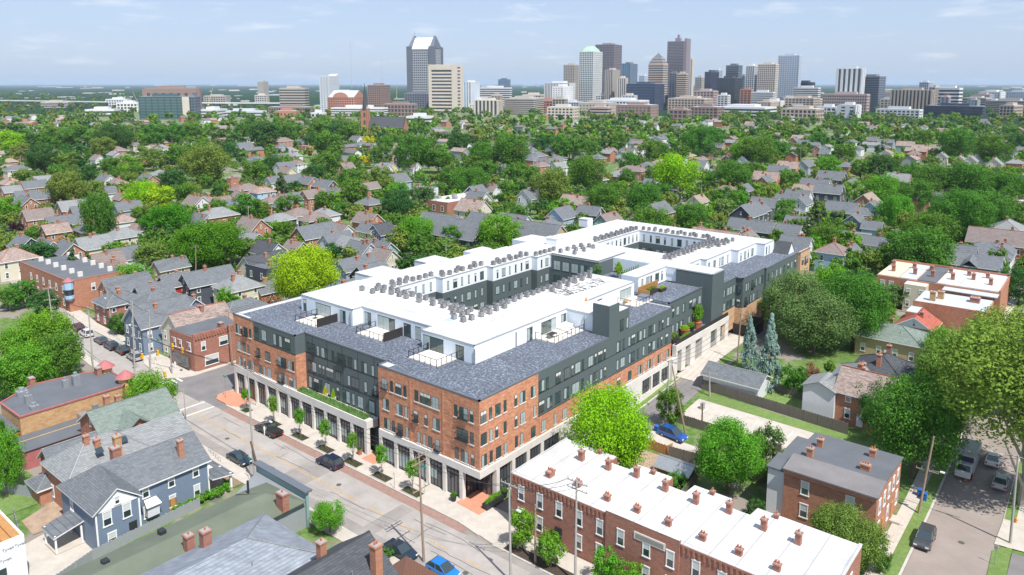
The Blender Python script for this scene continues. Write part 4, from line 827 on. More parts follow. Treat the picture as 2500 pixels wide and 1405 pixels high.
# ---- blue house and neighbours, lower left
t = house('blue_house', 'slate-blue clapboard house with grey shingle roof and white-framed windows', 'house', -36.1, -27.4, 10.4, 8.6, 5.7, 2.7, 'y', 'gable', 'roof_grey', 'siding_blue', 0, True)
def lo(x, y, z=0): return (y + 27.4, -(x + 36.1), z)
def lbox(g, x0, y0, z0, x1, y1, z1, m=0): p = lo(x0, y0); q = lo(x1, y1); g.box(p[0], p[1], z0, q[0], q[1], z1, m)
g = MB(); lbox(g, -40.4, -38, -.3, -29.8, -32.6, 5.6); g.build('rear_wing', 'siding_blue', t)
g = MB()
for q in ([(-40.8, -38.4, 5.4), (-29.4, -38.4, 5.4), (-29.4, -35.3, 7.8), (-36.1, -34.6, 8.5)], [(-29.4, -35.3, 7.8), (-29.4, -32.2, 5.4), (-31.6, -32.0, 5.55)], [(-29.4, -35.3, 7.8), (-31.6, -32.0, 5.55), (-36.1, -34.6, 8.5)], [(-31.6, -32.0, 5.55), (-36.1, -32.0, 8.5), (-36.1, -34.6, 8.5)], [(-40.8, -32.2, 5.4), (-40.8, -38.4, 5.4), (-36.1, -34.6, 8.5), (-36.1, -32.2, 8.5)]): g.slab([lo(p[0], p[1], p[2] + .15) for p in q], .16, 0, 1)
g.build('rear_wing_roof', ['roof_grey', 'white_paint'], t)
g = MB(); g.slab([lo(-29.75, -38, 5.45), lo(-29.75, -32.6, 5.45), lo(-29.75, -35.3, 7.6)][::1], .05, 0); g.quad([lo(-29.72, -38, 5.4), lo(-29.72, -32.6, 5.4), lo(-29.72, -35.3, 7.6)]); g.build('white_gable', 'white_paint', t); window_obj(t, lo(-29.7, -35.3, 5.8), 0, .7, .9, True)
for y in (-36.6, -34.2): window_obj(t, lo(-29.8, y, 3.4), 0, 1.1, 1.8, True)
window_obj(t, lo(-29.8, -36.2, .7), 0, 1.1, 1.5, True); window_obj(t, lo(-37, -38, 3.4), -math.pi / 2, .9, 1.5, True)
g = MB(); lbox(g, -29.9, -34.1, .2, -29.75, -33.1, 2.5); g.build('door', 'metal_dark', t)
for x, y in ((-29.78, -38), (-29.78, -32.75), (-31.78, -22.25)): g = MB(); lbox(g, x - .05, y, 0, x + .05, y + .2, 5.5); g.build('corner_board', 'white_paint', t)
for px, py, z, h, s, mt in ((442, 1119, 6.4, 2.6, .7, 'brick_orange'), (283, 1121, 7.6, 1.6, 1.1, 'brick_row'), (288, 1105, 7.4, 2.4, .9, 'brick_yellow')):
    p = at(px, py, z, True); q = lo(p.x, p.y); chimney(t, q[0], q[1], z - 1, z + h, s, mt, 1)
g = MB(); g.slab([lo(-30.6, -22.2, 3.0), lo(-30.6, -18.8, 2.5), lo(-40.4, -18.8, 2.5), lo(-40.4, -22.2, 3.4)][::1], .15, 0, 1); lbox(g, -40.2, -22.2, 0, -30.9, -19.1, .5, 2)
for x in (-31.1, -34, -37, -40): p = lo(x, -19.2); g.cbox(p[0], p[1], .4, .28, .28, 2.2, 1)
g.build('porch', ['roof_grey', 'white_paint', 'concrete'], t)
g = MB(); g.slab([lo(-37.4, -41.6, 2.5), lo(-33.4, -41.6, 2.5), lo(-33.4, -38.0, 3.3), lo(-37.4, -38.0, 3.3)], .15, 0, 1); lbox(g, -37.2, -41.4, 0, -33.6, -38, .3, 2)
for x, y in ((-37.1, -41.3), (-33.7, -41.3), (-37.1, -38.3), (-33.7, -38.3)): p = lo(x, y); g.cbox(p[0], p[1], .3, .2, .2, 2.3, 1)
g.build('rear_porch', ['roof_grey', 'white_paint', 'concrete'], t)
g = MB(); g.slab([lo(-30.6, -31.4, 2.9), lo(-30.6, -29.4, 2.9), lo(-31.75, -29.6, 3.5), lo(-31.75, -31.2, 3.5)], .1, 0); lbox(g, -31.7, -31.2, 1.3, -30.9, -29.6, 2.85, 1); g.build('bay_hood', ['white_paint', 'siding_white'], t)
mark('the slate-blue house', 330, 1180)
t = house('brick_house', 'red brick house with steep grey hipped roof directly behind the slate-blue house', 'house', -45.2, -31.0, 11.5, 8.6, 5.4, 3.0, 'y', 'hip', 'roof_light', 'brick_orange', 2, True)
g = MB(); g.box(5.4, -2.9, -.3, 11.8, 5.2, 5.2); g.quad([(11.8, -2.9, 5.2), (11.8, 5.2, 5.2), (11.8, 1.1, 7.25)]); g.build('street_wing', 'brick_orange', t); g = MB(); g.slab([(3, -3.5, 5.2), (12.3, -3.5, 5.2), (12.3, 1.1, 7.4), (3, 1.1, 7.4)], .15, 0, 1); g.slab([(12.3, 5.7, 5.2), (3, 5.7, 5.2), (3, 1.1, 7.4), (12.3, 1.1, 7.4)], .15, 0, 1); g.build('street_wing_roof', ['roof_light', 'wood'], t)
g = MB()
for x, y in ((2.4, -2.2), (-1.2, -3.0)): g.quad([(x - .5, y - .4, 7.35), (x + .5, y - .4, 7.35), (x + .5, y + .4, 7.9), (x - .5, y + .4, 7.9)])
g.build('skylight', 'glass_dark', t)
t = house('brick_house', 'older brick house with grey cross-gabled roof beside the restaurant terrace', 'house', -55.8, -22.3, 11.5, 8.4, 5.2, 2.8, 'y', 'gable', 'roof_green', 'brick_orange', 1, True)
g = MB(); g.box(-3.8, -6.2, -.3, 1.2, 4, 5.0); g.quad([(-3.8, -6.2, 5), (1.2, -6.2, 5), (-1.3, -6.2, 7.15)]); g.build('side_wing', 'brick_orange', t); g = MB(); g.slab([(-4.4, -6.8, 4.8), (-1.3, -6.8, 7.3), (-1.3, 2, 7.3), (-4.4, 2, 4.8)][::-1], .15, 0); g.slab([(1.8, -6.8, 4.8), (1.8, 2, 4.8), (-1.3, 2, 7.3), (-1.3, -6.8, 7.3)][::-1], .15, 0); g.build('side_wing_roof', ['roof_green'], t)
chimney(t, -2.6, 1.5, 6, 8.9, .8, 'brick_orange', 1)
house('outbuilding', 'low brick shed with grey hipped roof behind the brick house', 'shed', -49.6, -35.6, 5.4, 3.8, 2.5, 1.0, 'y', 'hip', 'roof_grey', 'brick_orange', 0, True)
house('brick_wing', 'low gabled brick rear building with grey roof beside the back lawn', 'outbuilding', -52.8, -32.0, 7, 4.6, 3.8, 1.9, 'y', 'gable', 'roof_grey', 'brick_orange', 0, True)
# long green membrane building with false front, slate-roofed building, dark gabled house, brown shed
gb = thing('long_building', 'long low building with faded green rolled roof and boarded blue street front', 'building')
g = MB(); g.prism([(-26.0, -18), (-14.8, -18), (-14.5, -60), (-22.2, -60), (-22.4, -24)], -.3, 4.0, 0); g.build('wall', 'siding_grey', gb)
g = MB(); g.slab([(-22.8, -60, 4.0), (-18.4, -60, 5.1), (-18.4, -21.6, 5.1), (-22.8, -23.4, 4.0)][::-1], .15, 0); g.slab([(-18.4, -60, 5.1), (-14.2, -60, 4.0), (-14.2, -18.3, 4.0), (-18.4, -21.6, 5.1)][::-1], .15, 0); g.quad([(-22.8, -23.4, 4.1), (-18.4, -21.6, 5.1), (-14.2, -18.3, 4.0), (-22.4, -18.8, 4.0)][::-1], 0); gbr = g.build('roof', 'membrane_green', gb)
g = MB(); g.box(-26.2, -18, -.1, -14.5, -17.6, 5.0, 0); g.box(-26.5, -18.3, 5.0, -14.2, -17.2, 5.25, 1); g.build('false_front', ['siding_teal', 'coping'], gb)
for px, py, s in ((690, 1225, 1.5), (462, 1330, 1.0)): p = at(px, py + 6, 4.8, True); chimney(gbr, p.x, p.y, 4, 6.2, s, 'brick_row', 1, .9)
g = MB()
for px, py in ((395, 1298), (257, 1372)): p = at(px, py, 4.8, True); g.cbox(p.x, p.y, 4.5, .9, .7, .55)
p = at(606, 1200, 4.8, True); g.tube((p.x, p.y, 4.5), (p.x, p.y, 6.3), .15)
g.build('roof_vent', 'metal_dark', gbr)
mark('the green-roofed building', 480, 1260)
t = house('slate_roof_building', 'broad building under a mottled blue-grey shingle roof, right of the green-roofed building', 'house', -7.5, -35.2, 21.0, 12.8, 5.2, 2.6, 'y', 'hip', 'roof_slate', 'siding_grey', 0, True)
chimney(t, 2.4, 5.2, 4.6, 7.6, 1.0, 'brick_row', 1)
t = house('dark_roof_house', 'house with steep charcoal shingle roof, small white dormer and tall brick chimneys', 'house', 3.0, -28.3, 12, 10.5, 4.9, 3.6, 'y', 'gable', 'roof_black', 'siding_grey', 0, True)
p = at(873, 1365, 6.5, True); chimney(t, 4.3, -3.6, 4.5, 9.4, .95, 'brick_orange', 2); chimney(t, 1.6, 2.3, 6.0, 8.7, .8, 'brick_orange', 1)
g = MB(); g.quad([(-1.9, -5.2, 5.2), (1.1, -5.2, 5.2), (-.4, -5.2, 6.9)], 0); g.slab([(-2.3, -5.5, 5.0), (-.4, -5.5, 7.1), (-.4, -1.8, 7.1), (-2.3, -4.6, 5.0)][::-1], .14, 1); g.slab([(1.5, -5.5, 5.0), (1.5, -4.6, 5.0), (-.4, -1.8, 7.1), (-.4, -5.5, 7.1)][::-1], .14, 1)
for k in (-.9, -.1): g.quad([(k - .25, -5.23, 5.3), (k + .3, -5.23, 5.3), (k + .02, -5.23, 6.0)], 2)
g.build('dormer', ['white_paint', 'roof_black', 'wood'], t)
t = house('brown_shed', 'low shed with brown standing-seam metal roof beside the street', 'shed', 6.9, -19.9, 7.0, 6.0, 2.7, 1.0, 'x', 'hip', 'seam_brown', 'siding_tan', 0, True)
mark('the charcoal-roofed house', 760, 1330)
# house under construction, wrapped white
t = thing('unfinished_house', 'unfinished house wrapped in white sheeting with open roof framing', 'house', (0, 0, 0))
g = MB(); g.box(-42.5, -58, -.3, -30.9, -45.3, 6.0); g.build('wrapped_wall', 'wrap', t)
g = MB(); g.box(-42.2, -57.8, 6.0, -31.2, -45.6, 6.08)
for k in range(12): g.box(-42.3, -57.6 + k * 1.0, 6.08, -31.1, -57.5 + k * 1.0, 6.35)
g.build('roof_framing', 'wood', t)
g = MB(); g.box(-30.95, -48.6, 1.2, -30.8, -47.4, 2.9); g.build('window', 'glass_dark', t)
for px, py in ((20, 1344), (14, 1371), (50, 1332)):
    r = ray(px, py); k = (-30.87 - CAM.x) / r.x; p = CAM + r * k; cu = bpy.data.curves.new('lettering', 'FONT'); cu.body = 'Tyvek'; cu.size = .5; cu.extrude = .01; cu.align_x = 'CENTER'; tmp = bpy.data.objects.new('tmp', cu); col.objects.link(tmp); dg = bpy.context.evaluated_depsgraph_get(); me = bpy.data.meshes.new_from_object(tmp.evaluated_get(dg)); bpy.data.objects.remove(tmp)
    me.materials.clear(); me.materials.append(M['galvanised']); o = link('lettering', me, t, p); o.rotation_euler = (math.pi / 2, 0, math.pi / 2)
# ---- restaurant with turrets
t = thing('restaurant', 'flat-roofed yellow brick restaurant with two red turret caps and rooftop ducts', 'restaurant')
g = MB(); P = [(-66.6, -34.3), (-66.6, -18.6), (-68.5, -16.9), (-75.8, -16.9), (-78.2, -20.6), (-79.5, -28.2), (-75, -34.4)]
g.prism(P, -.3, 5.9, 0); g.build('wall', 'brick_yellow', t)
g = MB(); g.prism([(p[0] * .992 - .55, p[1] * .99 - .3) for p in P], 5.9, 6.0, 0)
for (x0, y0), (x1, y1) in zip(P, P[1:] + P[:1]): g.tube((x0, y0, 6.05), (x1, y1, 6.05), .18, n=4, m=1)
rr_ = g.build('roof', ['membrane_grey', 'canopy_red'], t)
for x, y in ((-68.4, -17.2), (-76.2, -17.4)):
    g = MB(); g.tube((x, y, 0), (x, y, 6.9), 1.15, n=10, m=0); g.tube((x, y, 6.9), (x, y, 8.2), 1.7, .1, 12, 1); g.build('turret', ['stucco', 'canopy_red'], t, False)
for k in range(3): window_obj(t, (-66.57, -31.5 + 5.5 * k, 1.2), math.pi / 2, 1.2, 1.6, True, 'canopy_red')
for px, py, s in ((240, 915, 1.3), (78, 940, 1.2)): p = at(px, py, 6, True); chimney(rr_, p.x, p.y, 6, 7.2, s, 'brick_row', 0, .8)
g = MB(); 
for px, py, s, h in ((160, 945, .9, 1.3), (186, 940, 1.1, 1.8), (54, 965, 1.6, .8), (70, 985, 1.0, 1.4), (84, 1000, 1.2, .7)):
    p = at(px, py, 6, True); g = MB(); g.cbox(p.x, p.y, 6, s, s, h)
    g.tube((p.x, p.y, 6 + h), (p.x, p.y, 6.5 + h), s * .3, n=8); g.build('roof_duct', 'galvanised', rr_)
g = MB(); g.box(-66.6, -36, -.3, -60.2, -24, 2.9, 0); g.build('kitchen_wing', 'canopy_red', t); g = MB(); g.box(-66.5, -36.2, 2.9, -60, -23.8, 3.0, 0); g.box(-64.2, -36.2, 3.0, -64.0, -24, 3.03, 1); g.build('kitchen_wing_roof', ['membrane_grey', 'paint_yellow'], t)
g = MB(); g.cbox(-65.3, -25.6, 3, 1.6, 1.4, 1.0); g.cbox(-65.5, -23.6, 3, .8, .8, 1.8); g.build('extract_fan', 'galvanised', t)
g = MB(); g.box(-79.5, -36, -.3, -67, -34.5, 3.4); g.slab([(-80, -38, 2.8), (-67, -38, 2.8), (-67, -34.4, 4.0), (-80, -34.4, 4.0)], .2, 1); g.build('rear_shed', ['red_paint', 'membrane_grey'], t)
mark('the turreted restaurant', 165, 960)
# ---- dark brick corner shop
t = thing('corner_shop', 'two-storey dark red brick corner building with big shop windows at the crossing', 'shop building')
g = MB(); P = [(-86.3, -.4), (-77.6, .2), (-77.4, 10.5), (-87.3, 12.5)]; g.prism(P, -.3, 7.4, 0)
for k in range(16): g.box(-77.5, .5 + k * .6, 7.4 - (.6), -77.3, .8 + k * .6, 7.4)
g.build('wall', 'brick_row', t); g = MB(); g.prism([(-86.1, -.2), (-77.8, .4), (-77.7, 10.3), (-87.1, 12.3)], 7.4, 7.5, 0); g.prism([(-77.95, .2), (-77.55, .2), (-77.35, 10.5), (-77.75, 10.5)], 7.4, 7.9, 1); r_ = g.build('roof', ['membrane_grey', 'brick_row'], t)
chimney(r_, -79, 7, 7.4, 8.4, 1.2, 'brick_row', 0, .8)
window_obj(t, (-77.55, 2.2, 4.2), math.pi / 2, 1.0, 1.7, True); window_obj(t, (-77.45, 6.6, 4.2), math.pi / 2, 2.0, 1.7, True); window_obj(t, (-77.5, 3.8, .8), math.pi / 2, 3.0, 1.9, True)
for x in (-85, -82.9, -79.6): window_obj(t, (x, -.35 + (x + 86) * .07, 4.2), 0, 1.9, 1.7, True)
g = MB(); g.box(-85.6, -.45, .5, -79, -.2, 3.0); g.build('shop_window', 'glass_shop', t)
mark('the brick corner shop', 490, 840)
# ---- brick corner block further up the street with bay turret and pale party walls
t = thing('corner_block', 'long orange brick corner block with pale party walls on the roof and round bay turret', 'building')
p0 = at(180, 735, 0); p1 = at(262, 700, 0); ztop = 8.2
A0 = at(165, 688, ztop, True); A1 = at(267, 670, ztop, True); A2 = at(0, 658, ztop, True); A3 = at(60, 632, ztop, True); A4 = at(262, 668, ztop, True)
x1 = A0.x; y0 = A0.y; ln = 34
g = MB(); g.box(x1 - ln, y0, -.3, x1, y0 + 14.5, ztop - .3); g.build('wall', 'brick_orange', t)
g = MB(); g.box(x1 - ln, y0 + .1, ztop - .3, x1 - .1, y0 + 14.3, ztop - .2, 0)
for q in ((x1 - ln, y0, x1, y0 + .3), (x1 - .3, y0, x1, y0 + 14.5)): g.box(q[0], q[1], ztop - .3, q[2], q[3], ztop + .15, 1)
r_ = g.build('roof', ['membrane_grey', 'brick_row'], t)
for i in range(6):
    for yy_ in (y0 + 4.5, y0 + 12): g = MB(); g.cbox(x1 - 4 - i * 5.4, yy_, ztop - .3, .6, 1.2, 1.35); g.build('party_wall_chimney', 'pale_trim', r_)
g = MB(); g.tube((x1 - .2, y0 + .2, 3.0), (x1 - .2, y0 + .2, 3.7), .5, 1.15, 10, 0); g.tube((x1 - .2, y0 + .2, 3.7), (x1 - .2, y0 + .2, 4.6), 1.15, n=10, m=0); g.tube((x1 - .2, y0 + .2, 4.6), (x1 - .2, y0 + .2, 6.1), 1.1, n=10, m=2); g.tube((x1 - .2, y0 + .2, 6.1), (x1 - .2, y0 + .2, 8.2), 1.15, n=10, m=0); g.tube((x1 - .2, y0 + .2, 8.2), (x1 - .2, y0 + .2, 9.1), 1.35, .2, 10, 1); g.build('bay_turret', ['siding_sky', 'canopy_red', 'glass_dark'], t)
for i in range(6):
    for z in (1.3, 4.6): window_obj(t, (x1 - 3.5 - 4.4 * i, y0, z), 0, 1.1, 1.7, True)
window_obj(t, (x1, y0 + 6, 4.8), math.pi / 2, 1, 1.7, True); window_obj(t, (x1, y0 + 11, 4.8), math.pi / 2, 1, 1.7, True)
mark('the bay-turret block', 130, 690)
# ---- right-hand side: garage, shed, rear-porch house, flat-roofed terraces, long blue house
house('garage', 'long white clapboard garage with grey shingle roof beside the board fence', 'garage', 12.4, 58.0, 10.5, 6.0, 2.9, 1.4, 'x', 'gable', 'roof_grey', 'siding_white', 0, True, wins=False)
mark('the white garage', 1795, 945)
house('garden_shed', 'weathered garden shed with pale metal roof behind the row house', 'shed', 17.5, 24.2, 4.8, 3.2, 2.2, .7, 'x', 'gable', 'galvanised', 'grey_wood', 0, True, wins=False)
t = house('brick_house', 'brick house with grey hipped roof, skylight and white enclosed rear porch behind the board fence', 'house', 32.5, 62.5, 11, 8.5, 5.6, 2.4, 'y', 'hip', 'roof_light', 'brick_row', 2, True)
g = MB(); g.box(-7.0, 2, -.3, -1.5, 7.2, 5.0, 0); g.quad([(-7, 7.2, 5), (-7, 2, 5), (-7, 4.6, 6.05)]); g.slab([(-7.4, 1.7, 4.9), (-1.5, 1.7, 4.9), (-1.5, 4.6, 6.2), (-7.4, 4.6, 6.2)], .15, 1); g.slab([(-1.5, 7.5, 4.9), (-7.4, 7.5, 4.9), (-7.4, 4.6, 6.2), (-1.5, 4.6, 6.2)], .15, 1); g.build('rear_porch', ['siding_white', 'roof_light'], t)
t = house('shingled_house', 'house with low grey-green hipped roof beside the red-roofed gable', 'house', 31.0, 93.5, 12, 9.5, 4.2, 2.0, 'x', 'hip', 'roof_green', 'siding_tan', 1, True)
t = house('blue_long_house', 'long dark blue house with grey roof and white-framed windows behind the flat-roofed terrace', 'house', 33.5, 171.0, 15, 11, 5.4, 2.4, 'x', 'gable', 'roof_grey', 'siding_blue', 0, True)
g = MB(); g.slab([(-1.8, -6.2, 5.0), (.6, -6.2, 7.0), (.6, 0, 7.9), (-1.8, -2, 6.3)][::-1], .14, 0); g.slab([(3, -6.2, 5.0), (3, -2, 6.3), (.6, 0, 7.9), (.6, -6.2, 7.0)][::-1], .14, 0); g.build('cross_gable', 'roof_grey', t)
mark('the long blue house', 2360, 650)
house('dormer_house', 'grey-roofed house with skylights and dormer behind the long dark blue house', 'house', 35, 188, 14, 12, 5.2, 3.2, 'x', 'hip', 'roof_grey', 'siding_white', 1, True)
t = thing('terrace_row', 'flat-roofed brick terrace with patched cream, white and dark roofs and chimneys', 'row house', (0, 0, 2.75))
for i, (x0, x1_, mt) in enumerate(((18.6, 23.6, 'membrane_cream'), (23.6, 27.6, 'membrane_light'), (27.6, 32.0, 'membrane_grey'), (32.0, 45.2, 'white_roof'))):
    g = MB(); g.box(x0 + .15, 131.4, 7.2, x1_ - .15, 149.4, 7.4); r_ = g.build('roof', mt, t)
    for k in range(3 if i == 3 else 1): chimney(r_, x0 + 2.5 + 4 * k, 137 + 3 * (k % 2), 7.2, 8.8, .8, 'brick_row', 2); chimney(r_, x0 + 1 + 4 * k, 144, 7.2, 8.5, .8, 'brick_row', 2)
g = MB(); g.box(18.5, 131.2, -.3, 45.3, 149.6, 7.2); g.box(18.5, 149.3, 7.2, 45.3, 149.6, 7.9); g.box(45, 131.2, 7.2, 45.3, 149.6, 7.7); g.build('wall', 'brick_orange', t)
g = MB(); g.box(25.6, 127.8, -.3, 30.4, 131.2, 6.8); g.build('rear_wing', 'siding_cream', t)
g = MB(); g.box(34, 127.8, -.3, 40, 131.2, 6.6, 0); g.box(33.8, 127.6, 6.6, 45.0, 131.2, 6.8, 1); g.build('rear_wing', ['brick_orange', 'membrane_light'], t)
for x in (20, 22): 
    for z in (1.3, 4.4): window_obj(t, (x, 131.2, z), 0, 1.1, 1.6, True)
for x in (26.6, 29.4):
    for z in (1.3, 4.2): window_obj(t, (x, 127.8, z), 0, .9, 1.4, True)
mark('the flat-roofed terrace', 2290, 710)
t = thing('brick_building', 'brick building with pale blue-white flat roof in front of the flat-roofed terrace', 'building', (0, 0, 2.75))
g = MB(); g.box(31.3, 108.9, -.3, 45.1, 121, 7.5, 0); g.box(31.0, 103.6, -.3, 33.4, 108.9, 6.6, 0); g.box(31.3, 108.9, 7.5, 45.1, 109.2, 7.9); g.build('wall', 'brick_orange', t); g = MB(); g.box(31.5, 109.1, 7.5, 44.9, 120.8, 7.65); g.box(31.1, 103.7, 6.6, 33.3, 108.8, 6.7); r_ = g.build('roof', 'membrane_light', t)
chimney(r_, 34.5, 112.5, 7.5, 9.6, 1.1, 'brick_yellow', 1); chimney(r_, 42, 117, 7.5, 8.6, 1.8, 'brick_row', 4); chimney(r_, 35.6, 115.4, 7.5, 9.2, 1.2, 'brick_yellow', 2)
house('red_roof_house', 'brick house with red gabled roof and white gable between two flat roofs', 'house', 33.6, 103.4, 8, 7, 4.6, 2.2, 'y', 'gable', 'roof_red', 'brick_orange', 1, True, gable='white_panel')
house('side_building', 'grey clapboard building with pale roof at the right edge beside the driveway', 'house', 65.0, 27.0, 8, 5.5, 3.0, 1.2, 'y', 'gable', 'roof_light', 'siding_grey', 0, True)
